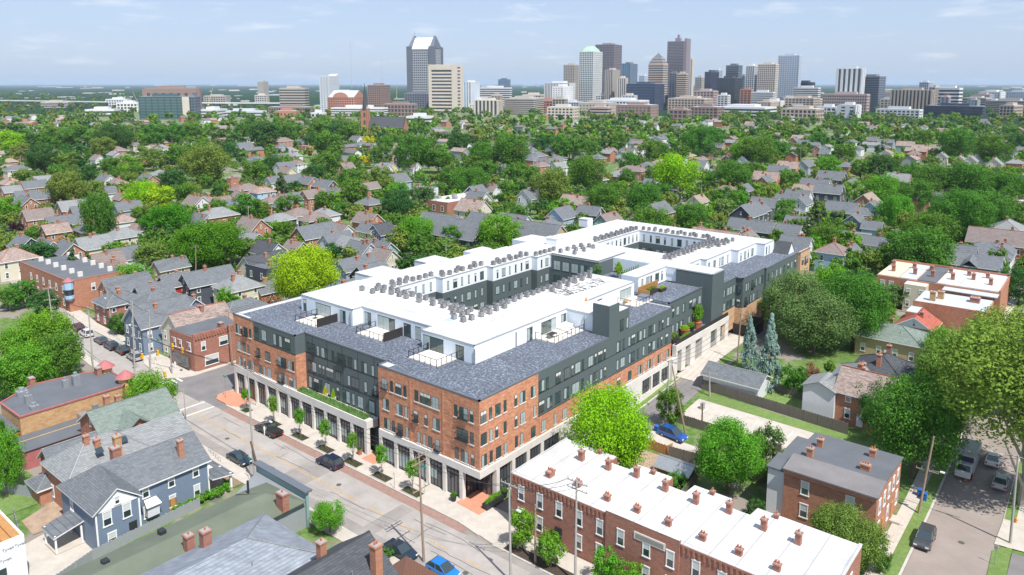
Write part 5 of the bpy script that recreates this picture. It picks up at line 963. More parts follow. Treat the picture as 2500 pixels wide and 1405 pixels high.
# ------------------------------------------------------------------ neighbourhood houses: (px, py of the ridge centre, length, width, ridge axis or hip/flat, roof, wall, eave)
ORD = ['first', 'second', 'third', 'fourth', 'fifth', 'sixth', 'seventh', 'eighth', 'ninth', 'tenth', '11th', '12th', '13th', '14th', '15th', '16th', '17th', '18th', '19th', '20th', '21st', '22nd']
HS = """415,632,10,6,y,g,o,5;505,657,13,7,y,g,k,5.2;425,668,7,6,y,g,R,5;580,672,9,9,h,l,c,5;306,673,11,7,y,g,B,5.4;372,692,8,7,y,g,k,4.6;290,708,9,8,h,g,v,5;388,733,12,9,y,g,u,6;450,722,9,8,x,g,u,5.5;482,752,12,9,y,p,c,5.4;378,712,9,8,h,g,k,5
30,605,12,11,h,p,c,5.5;60,577,11,8,x,g,k,5;112,585,12,8,x,g,w,4.6;165,590,11,8,x,g,B,5;225,576,11,9,y,l,c,4.8;255,617,10,8,y,n,B,4.6;300,605,11,8,y,g,w,4.6;285,637,12,8,h,n,c,4;300,556,12,10,h,l,c,5;215,546,10,8,h,g,B,5;150,527,12,8,y,g,B,5;133,546,9,7,y,p,B,5.6;205,502,11,8,y,g,B,5;90,510,11,9,y,n,B,5.4;300,525,9,8,h,p,w,4.6;342,545,11,8,h,n,B,5
22,387,9,7,h,t,B,5;18,402,10,7,h,t,B,5;25,434,12,10,h,p,B,5.6;82,441,12,8,y,g,B,5.4;106,429,10,8,y,l,B,5.4;32,453,11,7,y,l,B,5;60,466,9,7,y,g,w,5;103,466,12,8,y,g,B,5.4;62,480,14,8,x,g,B,5;176,489,12,9,y,l,B,5.4;285,357,15,11,h,n,B,5.6;302,375,12,9,h,n,B,4.6;332,348,9,8,h,g,c,5;392,353,10,8,h,l,w,4;237,378,10,7,x,n,w,4.6;258,426,11,8,x,g,w,5;285,435,9,8,h,n,B,6;250,457,12,7,y,g,w,4.6;297,472,8,6,x,n,B,4;360,426,13,9,x,g,B,5;310,492,11,8,y,g,L,4.8;478,478,11,8,x,n,w,5;110,393,10,7,x,g,w,4
600,335,15,9,h,n,w,5;545,340,17,9,f,t,B,5.4;690,336,17,11,h,n,B,5.5;737,341,13,8,x,g,B,5.2;745,357,15,7,f,t,B,5;688,352,12,9,h,g,w,5;704,360,13,9,h,l,w,5;715,371,14,9,h,l,w,4.6;625,381,13,8,h,g,w,4.8;725,391,11,8,h,n,w,5;700,408,11,7,x,n,c,4.6;845,397,9,8,y,n,B,5;870,332,13,9,x,g,w,5;882,346,11,8,h,g,w,5;668,431,8,7,y,g,w,5.2;712,427,11,8,y,g,B,5.4;752,431,11,8,x,g,B,6;793,439,14,8,x,g,k,5;598,449,14,9,h,n,B,5;568,438,5,4,f,t,B,7;640,456,11,8,h,p,i,5;590,469,13,6,x,n,c,3.6;496,479,12,8,h,n,w,5;541,480,8,7,y,n,B,5.4;566,487,8,7,y,g,L,5;664,480,10,8,h,n,B,5;690,474,8,6,x,n,B,4.6;722,470,11,7,y,g,t,5.4;765,462,12,8,y,n,B,6;815,459,9,7,x,g,w,5;530,507,14,10,h,l,B,6.4;492,522,11,8,x,g,c,4.6;615,532,12,9,x,n,B,5;682,521,11,8,h,l,s,5;728,508,12,9,h,n,w,5;768,520,11,8,h,n,s,5;793,509,11,8,h,l,w,4.6;903,481,10,9,h,g,B,5.6;898,519,11,8,x,n,B,4.6;903,445,9,7,y,n,B,5;935,401,12,8,x,l,w,4.8
768,548,15,9,y,g,B,5.2;832,546,9,7,x,n,w,4.6;902,544,8,6.5,x,g,y,5.4;822,568,11,8,y,g,w,4.6;858,577,10,7,x,l,c,5.4;880,590,10,7,x,g,L,5.4;926,588,11,7,x,g,t,5;935,607,9,7,x,n,c,4;868,627,13,7,y,g,L,5;905,643,9,7,y,g,s,5;655,590,11,8,x,b,w,5;722,588,8,6,x,n,B,4.2;645,618,14,9,y,b,c,4.6;590,731,12,8,h,g,c,4.6;650,688,6,5,y,g,B,3;612,567,10,7,x,l,w,4;855,683,15,8,y,g,k,4.6;838,697,12,8,y,g,s,4;932,545,8,8,y,b,u,5;655,649,10,8,f,b,k,6
1090,323,20,12,h,b,B,6;1058,326,15,8,x,g,B,5;1000,350,12,8,h,n,w,5;990,371,16,9,h,n,w,5;945,398,13,8,x,l,y,5;1005,396,11,8,x,n,w,5;1300,362,12,9,h,g,w,5;1312,371,14,10,h,g,B,5.4;1293,379,14,10,h,g,B,5.2;1246,378,13,8,f,t,B,4.6;1360,381,13,9,h,g,w,5;1333,385,14,10,h,g,w,5.4;1320,396,13,8,h,n,B,5;1363,396,11,8,y,l,w,5;1162,453,10,8,y,g,k,5;1192,448,13,8,x,n,w,4.6;1155,487,13,10,x,p,c,6;1030,459,6,6,f,t,c,8.4;1050,460,6,6,f,b,w,7;1078,523,20,11,x,g,B,5;1128,535,22,13,x,g,k,5.4;1185,522,15,11,x,g,c,5;1300,541,26,12,x,g,o,5;1255,523,14,9,x,g,w,4.6;1340,536,12,9,h,g,o,4.6;1010,390,9,8,y,p,B,5
1418,362,13,8,x,l,w,5;1552,340,11,8,x,g,w,5;1625,326,12,9,h,g,w,5;1472,325,8,6,x,g,w,5;1752,349,12,8,x,g,B,5.4;1722,347,10,7,h,n,w,5;1800,346,9,8,y,g,L,5;1790,362,9,8,y,g,B,5.6;1778,379,8,7,y,n,B,4.4;1715,364,16,10,h,n,B,5;1680,373,13,8,h,t,B,4.4;1612,388,13,9,h,p,B,5.2;1580,396,15,11,h,g,c,5.6;1545,405,17,9,h,n,B,5;1510,417,13,9,h,l,B,5;1460,429,11,8,h,p,s,5;1740,412,8,6,y,g,w,5;1643,444,9,8,x,n,s,5;1590,437,8,6,x,g,w,4;1405,477,14,8,x,p,B,5;1441,503,11,7,x,g,s,5;1485,520,11,9,y,n,t,5;1372,506,11,9,y,g,i,5.4;1775,453,12,9,h,n,w,5;1818,450,10,7,y,g,k,5;1705,476,9,7,y,t,c,5;1827,497,15,10,y,g,s,6;1838,537,18,8,x,g,s,4.2;1748,561,17,10,x,p,B,4.8;1708,553,11,9,h,g,w,5;1638,553,9,7,h,n,B,5;1825,566,8,7,y,n,w,4.8;1545,532,7,5,y,g,w,5;1630,548,7,6,y,g,w,5
1940,335,12,9,y,g,B,5;1965,342,11,8,x,g,B,5;1999,356,9,8,y,g,B,5;2068,338,22,9,f,n,B,4.6;2132,335,9,7,x,g,B,5.4;2192,325,14,10,h,l,k,6;2060,374,13,10,h,p,w,6;2064,396,11,8,h,g,B,5.4;1925,394,13,9,x,p,B,5.2;1902,405,13,8,x,g,w,4.6;1873,419,15,10,x,p,B,4.6;1868,430,10,7,y,g,B,5;2032,418,15,10,x,g,k,5;1992,437,15,9,x,g,w,5;2025,450,13,9,x,g,s,6.6;2065,462,9,8,f,b,w,6;1968,451,12,8,x,p,w,4.8;1950,464,12,8,x,g,w,4.6;1925,474,11,8,x,g,w,4.6;2118,472,13,10,y,t,B,4.6;2058,493,13,9,x,g,k,4.6;2130,491,8,7,y,g,i,5;2103,507,10,8,h,g,t,5.4;2088,521,10,7,y,g,u,5;2131,540,7,6,x,g,i,4;1960,480,10,7,y,g,w,5;1868,483,12,8,x,g,w,4.8;1850,495,11,8,y,g,k,5;1948,528,9,7,x,g,w,4;1928,548,9,7,x,g,w,4.4;2086,566,11,6,x,l,w,3.2;2130,576,11,6,x,g,w,3.2;2036,592,9,9,h,n,i,6;2082,598,6,6,y,g,i,4.4;2245,494,9,7,f,t,B,5.6;2255,354,17,8,x,t,w,4.6;2232,368,10,8,h,n,B,5;2155,352,11,9,h,g,w,5;2300,372,9,8,y,l,c,5.6;2345,380,9,8,y,l,c,5.6;2372,381,9,8,y,l,c,5.6;2400,373,14,9,y,l,w,6;2430,386,10,9,y,l,c,5.6;2479,388,10,9,h,l,B,5;2445,366,17,9,x,b,u,5;2312,443,12,10,h,r,B,5.5;2462,538,18,12,h,l,B,6;2440,560,18,10,x,n,B,6;2440,592,13,9,h,g,v,5;2345,598,9,7,x,g,i,5.6;2480,490,13,8,f,t,B,5;2162,868,12,10,h,b,B,5.2;2122,908,8,7,x,p,B,5;2240,905,9,8,h,b,v,5;1945,577,10,8,x,g,w,4.2;2015,365,8,7,x,g,w,5;1820,560,9,7,y,g,w,4.6"""
HS2 = []
GA = {'B': 'brick'}
i_ = 0
for ent in HS.replace('\n', ';').split(';'):
    v = ent.split(','); px, py, L, Wd = map(float, v[:4]); ax, rf, wl, ev = v[4], v[5], v[6], float(v[7]) + .5
    if py < 640: L *= .88; Wd *= .88
    kind = {'h': 'hip', 'f': 'flat'}.get(ax, 'gable'); axis = ax if ax in 'xy' else ('x' if (int(px) % 2) else 'y')
    rise = (0 if kind == 'flat' else Wd * (.30 if kind == 'hip' else .43)); k = proj(at(px, py, ev + rise))[2]
    p = at(px, py, ev + rise)
    near = k < 190
    roofm = ('membrane_light' if rf in 'lt' else 'membrane_grey' if rf in 'bg' else 'membrane_cream') if kind == 'flat' else RN[rf][0]
    nm = {'B': 'brick_house', 'v': 'brick_house'}.get(wl, 'clapboard_house')
    t = house(nm, '', 'house', p.x, p.y, L, Wd, ev, rise, axis, kind, roofm, WN[wl][0], (2 if (i_ % 3 == 0) else 1) if kind != 'flat' else 1, near, None, None, None, rot=R_(lean_hash(px, py).uniform(-2, 2)))
    HS2.append((p.x, p.y, max(L, Wd)))
    desc = f"{WN[wl][1]} house, {RN[rf][1]} {'flat' if kind == 'flat' else 'hipped' if kind == 'hip' else 'gabled'} roof"
    AUTO.append((t, desc, 'house', px, py + 6)); i_ += 1
# streets further back fill the gaps between the listed houses with more of the same kinds
rr = random.Random(21); tries = 0; fill = 0
BIG = [(-105, 30), (2, 130)]
while fill < 62 and tries < 4000:
    tries += 1
    px = rr.uniform(-20, 2520); py = 300 + 210 * rr.random() ** 1.6; p = at(px, py, 7)
    gx, gy = round(p.x / 12.5) * 12.5 + rr.uniform(-1, 1), round(p.y / 21) * 21 + rr.uniform(-1, 1)
    if any(abs(gx - a) < (l + 13) / 2 + 1.0 and abs(gy - b) < (l + 13) / 2 + 1.5 for a, b, l in HS2): continue
    if -62 < gx < 10 and -5 < gy < 130: continue
    q = proj((gx, gy, 7 + terr(gy)))
    if not (300 < q[1] < 520) or 880 < q[0] < 1010 and q[1] < 350: continue
    rf = rr.choice('ggglnnplgg'); wl = rr.choice('BBBBwwckgtL'); kind = rr.choice(('gable', 'gable', 'hip')); Wd = rr.uniform(7, 9)
    t = house({'B': 'brick_house'}.get(wl, 'clapboard_house'), '', 'house', gx, gy, rr.uniform(9, 13), Wd, 5.6, Wd * (.30 if kind == 'hip' else .43), rr.choice('xy'), kind, RN[rf][0], WN[wl][0], 1)
    HS2.append((gx, gy, 12)); fill += 1
    AUTO.append((t, f"{WN[wl][1]} house, {RN[rf][1]} {'hipped' if kind == 'hip' else 'gabled'} roof", 'house', q[0], q[1]))
# church with the dark spire
p = at(945, 322, 4); 
ch = thing('church', 'red brick church with long black roof and tall dark pointed spire', 'church', (p.x, p.y, terr(p.y)), AZ - R_(8))
g = MB(); g.box(-20, -8, 0, 21, 8, 9); g.quad([(21, -8, 9), (21, 8, 9), (21, 0, 19.5)]); g.quad([(-20, 8, 9), (-20, -8, 9), (-20, 0, 19.5)]); g.build('wall', 'brick_orange', ch)
g = MB(); g.slab([(-20.5, -8.8, 8.4), (20.6, -8.8, 8.4), (20.6, 0, 20), (-20.5, 0, 20)], .3, 0); g.slab([(20.6, 8.8, 8.4), (-20.5, 8.8, 8.4), (-20.5, 0, 20), (20.6, 0, 20)], .3, 0); g.build('roof', 'roof_black', ch)
g = MB(); g.box(-25, -9, 0, -18.5, -2.5, 27, 0)
for x, y in ((-25, -9), (-18.5, -9), (-25, -2.5), (-18.5, -2.5)): g.box(x - .6, y - .6, 0, x + .6, y + .6, 29, 0); g.tube((x, y, 29), (x, y, 33), .7, .05, 4, 1)
g.tube((-21.75, -5.75, 27), (-21.75, -5.75, 56), 3.6, .1, 8, 2)
for z in (12, 20): g.box(-22.8, -9.1, z, -20.8, -8.95, z + 4.5, 2)
g.build('tower', ['brick_orange', 'pale_trim', 'roof_black'], ch)
mark('the church', 925, 300)
# commercial block with white roof and rooftop units
p = at(1110, 482, 5.5)
t = thing('commercial_building', 'single-storey brick commercial building with white roof and boxy rooftop units', 'building', (p.x, p.y, terr(p.y)))
g = MB(); g.box(-8, -13, 0, 8, 16, 5); g.box(-8, -13, 5, 8, -12.7, 5.5); g.box(7.7, -13, 5, 8, 16, 5.4); g.build('wall', 'brick_row', t); g = MB(); g.box(-7.9, -12.7, 4.9, 7.7, 15.9, 5.15); r_ = g.build('roof', 'white_roof', t)
for x, y in ((-4, -6), (2, -2), (-3, 3), (4, 9), (-2, 11)):
    g = MB(); g.cbox(x, y, 5.1, 2, 1.6, 1.3); g.build('rooftop_unit', 'unit_grey', r_)
for x in (-5, 0, 5): window_obj(t, (x, -13, 1.4), 0, 1.6, 2.2, False)
mark('the white-roofed commercial building', 1110, 490)

# ------------------------------------------------------------------ trees
def crown_mesh(seed, n, clumps, leafsize, shape='round', flat=.8, core=True):
    """crown of unit width, centred on the trunk axis, from z=0 (underside) to z=1"""
    rr = random.Random(seed); V = []; F = []
    cl = []
    for i in range(clumps):
        u = rr.random(); th = rr.uniform(0, 2 * math.pi)
        if shape == 'round':
            z = rr.uniform(-.92, 1); r = math.sqrt(max(0, 1 - z * z)) ; k = rr.uniform(.62, .90) if rr.random() < .85 else rr.uniform(.15, .6)
            k *= 1 + .14 * math.sin(3 * th + seed) * (1 - abs(z)) + .08 * math.sin(5 * th + 2 * seed)
            c = Vector((r * math.cos(th) * k * .5, r * math.sin(th) * k * .5, .5 + z * k * .46)); s = rr.uniform(.085, .17)
        elif shape == 'cone':
            z = u ** .8 ; r = (1 - z) * .5 * rr.uniform(.5, 1.0); c = Vector((r * math.cos(th), r * math.sin(th), z * .97)); s = .05 + .09 * (1 - z)
        elif shape == 'column':
            z = u; r = .5 * math.sin(math.pi * min(1, .15 + z * .85)) ** .6 * rr.uniform(.4, .8) * (1 - .5 * z); c = Vector((r * math.cos(th), r * math.sin(th), .05 + z * .9)); s = .14
        cl.append((c, s))
    per = max(1, n // clumps)
    for c, s in cl:
        for j in range(per):
            d = Vector((rr.gauss(0, 1), rr.gauss(0, 1), rr.gauss(0, 1) + .12)).normalized(); rad = s * (rr.uniform(.75, 1.08) if rr.random() < .72 else rr.uniform(.2, .75))
            p = c + Vector((d.x * rad, d.y * rad, d.z * rad * (flat if shape != 'round' else 1.0)))
            nrm = (d + Vector((rr.gauss(0, .35), rr.gauss(0, .35), rr.gauss(.15, .35)))).normalized()
            if shape == 'cone': nrm = (d * .6 + Vector((rr.gauss(0, .3), rr.gauss(0, .3), .5))).normalized()
            a = nrm.orthogonal().normalized(); a.rotate(Matrix.Rotation(rr.uniform(0, 6.28), 3, nrm)); b = nrm.cross(a); L = leafsize * rr.uniform(.6, 1.35)
            i = len(V); V += [tuple(p + a * L), tuple(p + b * L * .75), tuple(p - a * L), tuple(p - b * L * .75)]; F.append((i, i + 1, i + 2, i + 3))
    if core:
        for c, s in cl:
            i = len(V); q = s * .52
            V += [tuple(c + Vector(o)) for o in ((q, 0, 0), (-q, 0, 0), (0, q, 0), (0, -q, 0), (0, 0, q * flat), (0, 0, -q * flat))]
            F += [(i, i + 2, i + 4), (i + 2, i + 1, i + 4), (i + 1, i + 3, i + 4), (i + 3, i, i + 4), (i + 2, i, i + 5), (i + 1, i + 2, i + 5), (i + 3, i + 1, i + 5), (i, i + 3, i + 5)]
    me = bpy.data.meshes.new('crown'); me.from_pydata(V, [], F); me.materials.append(M['leaf_mid']); return me
def trunk_mesh(seed):
    rr = random.Random(seed); g = MB(); g.tube((0, 0, -.25), (.01, .0, .28), .028, .020, 7); g.tube((.01, 0, .26), (.0, .02, .62), .019, .007, 6)
    for i in range(6):
        th = i * 1.05 + rr.random(); z = rr.uniform(.15, .42); g.tube((0, 0, z - .05), (.26 * math.cos(th), .26 * math.sin(th), z + .24), .012, .003, 5)
    return g.mesh('trunk', ['bark'])
CR = {'h': [crown_mesh(s, 14000, 95, .0155, core=False) for s in (1, 2)], 'm': [crown_mesh(s, 4300, 52, .024) for s in (3, 4, 5, 6)], 'l': [crown_mesh(s, 1200, 28, .042) for s in (7, 8, 9, 10)],
      'sh': [crown_mesh(11, 6500, 150, .022, 'cone', .6)], 'sm': [crown_mesh(12, 2000, 70, .035, 'cone', .6)], 'c': [crown_mesh(13, 1300, 34, .05, 'column', 1.0)]}
CR['vh'] = [crown_mesh(s, 36000, 170, .0105, core=False) for s in (21, 22)]
TK = [trunk_mesh(1), trunk_mesh(2)]
ink = 0
TCOL = {'m': ('leaf_mid', 'mid-green'), 'd': ('leaf_dark', 'dark green'), 'B': ('leaf_lime', 'bright lime-green'), 'b': ('leaf_bright', 'fresh green'), 'o': ('leaf_olive', 'olive-green'), 'y': ('leaf_yellow', 'vivid yellow'), 'v': ('leaf_lime', 'yellow-green'), 'p': ('leaf_purple', 'dark purple'),
        's': ('leaf_spruce', 'dark spruce'), 'S': ('leaf_blue', 'silvery blue spruce'), 'c': ('leaf_mid', 'narrow columnar'), 'w': ('leaf_soft', 'soft grey-green'), 'r': ('leaf_rust', 'rusty brown'), 'g': ('leaf_grey', 'silvery grey'), 'M': ('leaf_rich', 'deep vivid green'), 'u': ('leaf_yellowgreen', 'olive yellow-green')}
TREES = []
def tree(name, label, base, width, height, kind, under=.07, mesh=None, px=None, seed=0, auto=True, bark='bark'):
    rr = random.Random(int(base.x * 11) * 131 + int(base.y * 17) + seed); k = proj(base)[2]; ppm = F_ / k * width
    cone = kind in 'sS'; colu = kind == 'c'
    if mesh is None: mesh = rr.choice(CR['sh' if k < 150 else 'sm'] if cone else CR['c'] if colu else CR['vh'] if ppm > 150 else CR['h'] if ppm > 85 else CR['m'] if ppm > 42 else CR['l'])
    z0 = terr(base.y); t = thing(name, label, 'tree', (base.x, base.y, z0 - .1)); u = height * (.04 if cone or colu else under)
    c = link('crown', mesh, t, (0, 0, u), rr.uniform(0, 6.28)); c.scale = (width * rr.uniform(.94, 1.06), width * rr.uniform(.84, 1.06), height - u); c.rotation_euler.x = rr.uniform(-.07, .07)
    c.material_slots[0].link = 'OBJECT'; c.material_slots[0].material = M[TCOL[kind][0]]
    q = link('trunk', rr.choice(TK), t, (0, 0, 0)); q.scale = (width * .95, width * .95, height)
    if bark != 'bark': q.material_slots[0].link = 'OBJECT'; q.material_slots[0].material = M[bark]
    TREES.append((base.x, base.y, width)); return t
def tree_px(cx, yt, w_, kind, hr=1.05, label=None, name=None):
    """from the picture: crown centre column, crown top row, crown width"""
    p = at(cx, yt + w_ * hr); k = proj(p)[2]; W = 1.1 * w_ * k / F_; H = max(2.5, height_at(p, yt) - p.z)
    nm = name or ('spruce_tree' if kind in 'sS' else 'cypress_tree' if kind == 'c' else 'tree')
    t = tree(nm, label or '', p, W, H, kind)
    if not label: AUTO.append((t, TCOL[kind][1] + (' tree' if kind not in 'sS' else '' if kind == 'S' else ' tree'), 'tree', cx, yt + w_ * .5))
    return t
TS = """30,317,60,v;52,347,46,o;130,308,70,m;72,318,52,d;190,300,70,m;110,345,80,d;180,347,70,d;232,312,26,v;255,330,55,o;290,312,60,m;285,297,80,d;375,320,50,m;380,297,60,m;430,300,60,m;470,297,50,m;165,366,60,o;150,395,60,m;215,400,50,d;165,412,96,o;230,440,60,o;10,405,30,m;60,410,50,o;270,380,50,m;315,376,45,b;300,400,38,b;335,400,40,m;375,357,58,o;412,368,40,b;440,350,60,m;480,362,80,o;312,418,42,o;350,436,84,v;388,450,74,v;425,408,60,d;455,445,60,m;22,478,60,b;42,538,32,p;150,470,36,p;115,490,30,m;345,500,46,m;350,493,40,v;95,546,56,m;98,583,76,d;226,575,28,p;275,620,40,m;318,640,86,b;370,585,76,o;270,583,32,v;330,722,50,m
20,700,56,m;60,682,66,m;108,705,70,d;120,750,126,b;60,790,110,b;150,806,120,m;70,842,120,b;25,880,90,m;288,765,48,d;325,700,30,m;300,762,50,m;372,906,112,b
510,345,104,o;470,330,70,m;560,345,50,d;650,290,76,d;600,290,60,m;690,292,60,m;725,302,40,m;760,325,40,d;802,318,76,m;795,366,70,m;770,397,56,d;665,377,48,d;684,377,24,b;620,385,64,m;900,328,32,y;893,375,34,y;872,371,38,b;930,350,60,m;855,405,66,m;930,402,58,o;862,436,72,m;600,472,66,m;710,470,66,m;790,465,50,m;840,490,42,m;725,512,28,o;700,535,48,m;805,520,28,b;905,510,34,v;820,300,50,d;780,290,60,m;850,290,60,m;530,598,66,o;778,557,48,m;745,594,166,B;812,590,56,d;665,498,20,p;870,650,24,m;560,695,60,b
1010,318,104,m;940,330,50,m;1120,322,56,d;1018,355,40,m;1070,354,66,m;1180,342,78,m;1160,376,50,m;1100,400,60,m;1140,402,86,m;1188,387,56,m;1224,398,34,g;1260,395,60,m;1295,402,50,m;1250,320,100,m;1320,325,50,d;1370,326,60,m;1342,405,100,o;975,455,86,d;942,422,56,o;975,440,46,b;1080,445,40,m;1240,440,60,m;1022,522,86,b;1110,549,66,m;1222,518,108,b;1375,480,66,b;1262,497,60,m;975,550,62,o;1025,560,70,m
1650,371,108,B;1390,330,60,m;1420,327,48,m;1440,337,58,m;1470,332,38,d;1500,337,34,b;1510,322,48,m;1590,337,66,m;1640,337,76,m;1705,302,86,m;1740,307,56,d;1820,330,78,b;1540,369,56,m;1440,374,96,m;1415,400,48,m;1362,407,38,o;1470,445,88,m;1570,442,86,m;1585,462,34,b;1620,447,48,m;1580,497,106,m;1690,492,78,m;1770,452,58,m;1805,462,44,b;1740,457,46,o;1745,412,48,m;1790,387,84,m;1830,392,48,m;1750,517,46,o;1520,522,30,b;1530,410,44,m;1500,440,60,m
1850,327,84,m;1895,337,58,m;1945,347,48,m;2022,377,54,b;2000,317,48,m;2060,347,58,m;2155,305,35,v;2082,319,24,p;2100,384,54,m;2145,372,68,d;2190,372,34,v;2215,397,58,m;2150,422,78,b;2082,437,58,b;2270,397,86,m;2232,434,88,m;2360,392,96,m;2440,412,96,m;2335,456,140,m;2420,462,110,m;2180,469,92,b;2260,512,104,m;2240,547,134,m;2340,522,78,m;2010,542,78,m;1920,482,54,m;1910,507,44,m;1985,572,58,b;2005,597,38,b;2100,602,38,d;1915,572,44,m;1925,412,56,m;1880,442,44,b;2330,307,86,m;2420,322,86,m;2480,322,56,d;2470,567,60,m;2460,302,48,m;2250,312,48,m;2190,560,70,m;2145,700,46,p;2165,735,46,b;2180,690,60,w;2300,700,36,m;2485,650,90,d"""
for ent in TS.replace('\n', ';').split(';'):
    v = ent.split(','); tree_px(float(v[0]), float(v[1]), float(v[2]), v[3])
for v in ((247, 462, 80, 'm', 1.75), (515, 532, 156, 'M', .85), (410, 494, 118, 'M', .8), (185, 604, 64, 's', 1.5), (222, 612, 56, 's', 1.5), (690, 420, 54, 's', 1.25), (985, 0, 0, 's', 0), (1985, 486, 66, 's', 1.7), (1968, 532, 60, 's', 1.4), (2010, 500, 44, 's', 1.4)):
    if v[1]: tree_px(*v)
for v in ((425, 584, 34, 'c', 1.7), (640, 500, 22, 'c', 1.8), (575, 638, 16, 'c', 1.6), (918, 588, 34, 'c', 1.7), (2025, 882, 50, 'c', 1.25), (1018, 356, 34, 'c', 1.5)): tree_px(*v)
def tree_base(bx, by, w_, yt, kind, label, name='tree', under=.10, bark='bark'):
    """foreground trees: foot of the trunk, crown width and crown top read from the picture"""
    b = at(bx, by); k = proj(b)[2]; W = w_ * k / F_; H = height_at(b, yt) - b.z
    return tree(name, label, b, W, H, kind, under, bark=bark)
tree_base(1480, 1175, 205, 932, 'B', 'large rounded lime-green tree beside the dark-panelled side of the apartment building')
mark('the big lime-green tree', 1473, 1030)
tree_base(1775, 1205, 168, 1020, 'b', 'broad fresh green tree beside the concrete parking lot')
tree_base(1868, 1175, 84, 1030, 'w', 'loose olive-green shrub-like tree right of the broad green tree')
tree_base(1635, 1045, 72, 940, 'm', 'small green tree at the foot of the leaning poles')
tree_base(1832, 905, 62, 768, 'S', 'left one of the two silvery blue spruces by the alley', 'spruce_tree', bark='bark')
tree_base(1876, 950, 78, 765, 'S', 'right one of the two silvery blue spruces by the alley', 'spruce_tree')
tree_base(1945, 835, 170, 655, 'w', 'large soft grey-green tree against the far wing of the apartment building')
tree_base(2012, 800, 105, 640, 'b', 'fresh green tree rising behind the soft grey-green trees')
tree_base(2080, 850, 160, 655, 'm', 'large mid-green tree above the grey-green hipped roof')
tree_base(1985, 865, 190, 705, 'w', 'large soft grey-green tree behind the blue spruces', under=.08)
tree_base(1895, 800, 90, 700, 'm', 'green tree tucked between the tan brick wall and the blue spruces')
tree_base(1938, 965, 70, 888, 'm', 'small rounded green tree inside the fence of the back lawn'); tree_base(1975, 950, 44, 878, 'r', 'small tree with rusty brown leaves by the back lawn')
tree_base(2225, 1165, 225, 912, 'm', 'dense deep green tree behind the black-roofed brick house'); tree_base(2145, 1050, 130, 935, 'd', 'dark green tree beside the house with the white rear porch', under=.1)
tree_base(2345, 1045, 230, 800, 'u', 'tall green tree behind the box truck', under=.1); tree_base(2298, 905, 92, 795, 'b', 'fresh green tree in front of the red roof')
tree_base(2492, 1235, 400, 770, 'u', 'huge pale-trunked tree overhanging the side street at the right edge', under=.32, bark='bark_pale')
tree_base(2450, 1000, 230, 735, 'u', 'tall olive-green tree at the right edge behind the overhanging tree')
tree_base(2058, 1385, 165, 1235, 'o', 'wide feathery olive shrub in front of the black-roofed brick house', 'shrub', .02)
tree_base(2150, 1398, 50, 1330, 'm', 'small green bush at the end of the row house', 'shrub', .02)
tree_base(18, 1215, 90, 1045, 'b', 'green tree at the left edge beside the back lawn', under=.1); tree_base(-5, 1110, 60, 1020, 'm', 'dark tree behind the red shed at the left edge', under=.1)
tree_base(806, 1300, 92, 1226, 'b', 'round green street tree beside the charcoal-roofed house', under=.2)
tree_base(944, 1372, 42, 1335, 'm', 'small round bush beside the brown metal roof', 'shrub', .05)
tree_base(1275, 1345, 74, 1238, 'b', 'street tree nearest the alley in front of the row house'); tree_base(1345, 1385, 78, 1292, 'b', 'second street tree from the alley in front of the row house')
tree_base(1478, 1440, 82, 1335, 'b', 'third street tree from the alley in front of the row house'); tree_base(1540, 1460, 80, 1372, 'b', 'street tree furthest from the alley at the bottom edge')
tree_base(1775, 1190, 40, 1150, 'm', 'leafy bush growing through the backyard fence', 'shrub', .02); tree_base(1655, 1195, 60, 1150, 'm', 'bush beside the garden shed', 'shrub', .02); tree_base(1845, 1265, 50, 1215, 'd', 'dark bush in the shaded yard behind the row house', 'shrub', .02)
for i, (bx, by) in enumerate(((1110, 1010), (1160, 990), (1205, 965), (1250, 950), (1300, 930), (1345, 915), (1385, 895), (1400, 865))):
    p = at(bx / 2.531, 850 + by / 2.531); tree('hedge_shrub', 'clipped green shrub along the slate-blue house, ' + ORD[i] + ' from its rear end', p, 1.9, 1.5, 'b', .0)['group'] = 'clipped shrubs beside the slate-blue house'
for o in col.objects:
    if o.name.startswith(('hedge_shrub', 'shrub')) and 'category' in o: o['category'] = 'shrub'
# leafy infill so that gardens and kerbs between the houses read green; kept clear of the listed roofs
nt_ = len(TREES); rr = random.Random(99); tries = 0
occ = [(h[0], h[1], h[2]) for h in HS2]
def clear(x, y, r):
    if -64 < x < 9 and -3 < y < 130: return False
    for a, b, l in occ:
        if abs(x - a) < l / 2 + r * .35 and abs(y - b) < l / 2 + r * .35: return False
    for a, b, w_ in TREES:
        if (x - a) ** 2 + (y - b) ** 2 < ((w_ + r) * .33) ** 2: return False
    return True
while len(TREES) < 298 + 8 and tries < 8000:
    tries += 1; px = rr.uniform(-30, 2530); py = 300 + 330 * rr.random() ** 1.8; p = at(px, py, 3)
    W = rr.uniform(7, 12)
    if py > 520 and 700 < px < 1950: continue
    if clear(p.x, p.y, W):
        kd = rr.choice('mmmmmdddbbooow'); t = tree('tree', '', p, W, W * rr.uniform(.85, 1.15), kd); q = proj((p.x, p.y, 6)); AUTO.append((t, TCOL[kd][1] + ' tree', 'tree', q[0], q[1]))
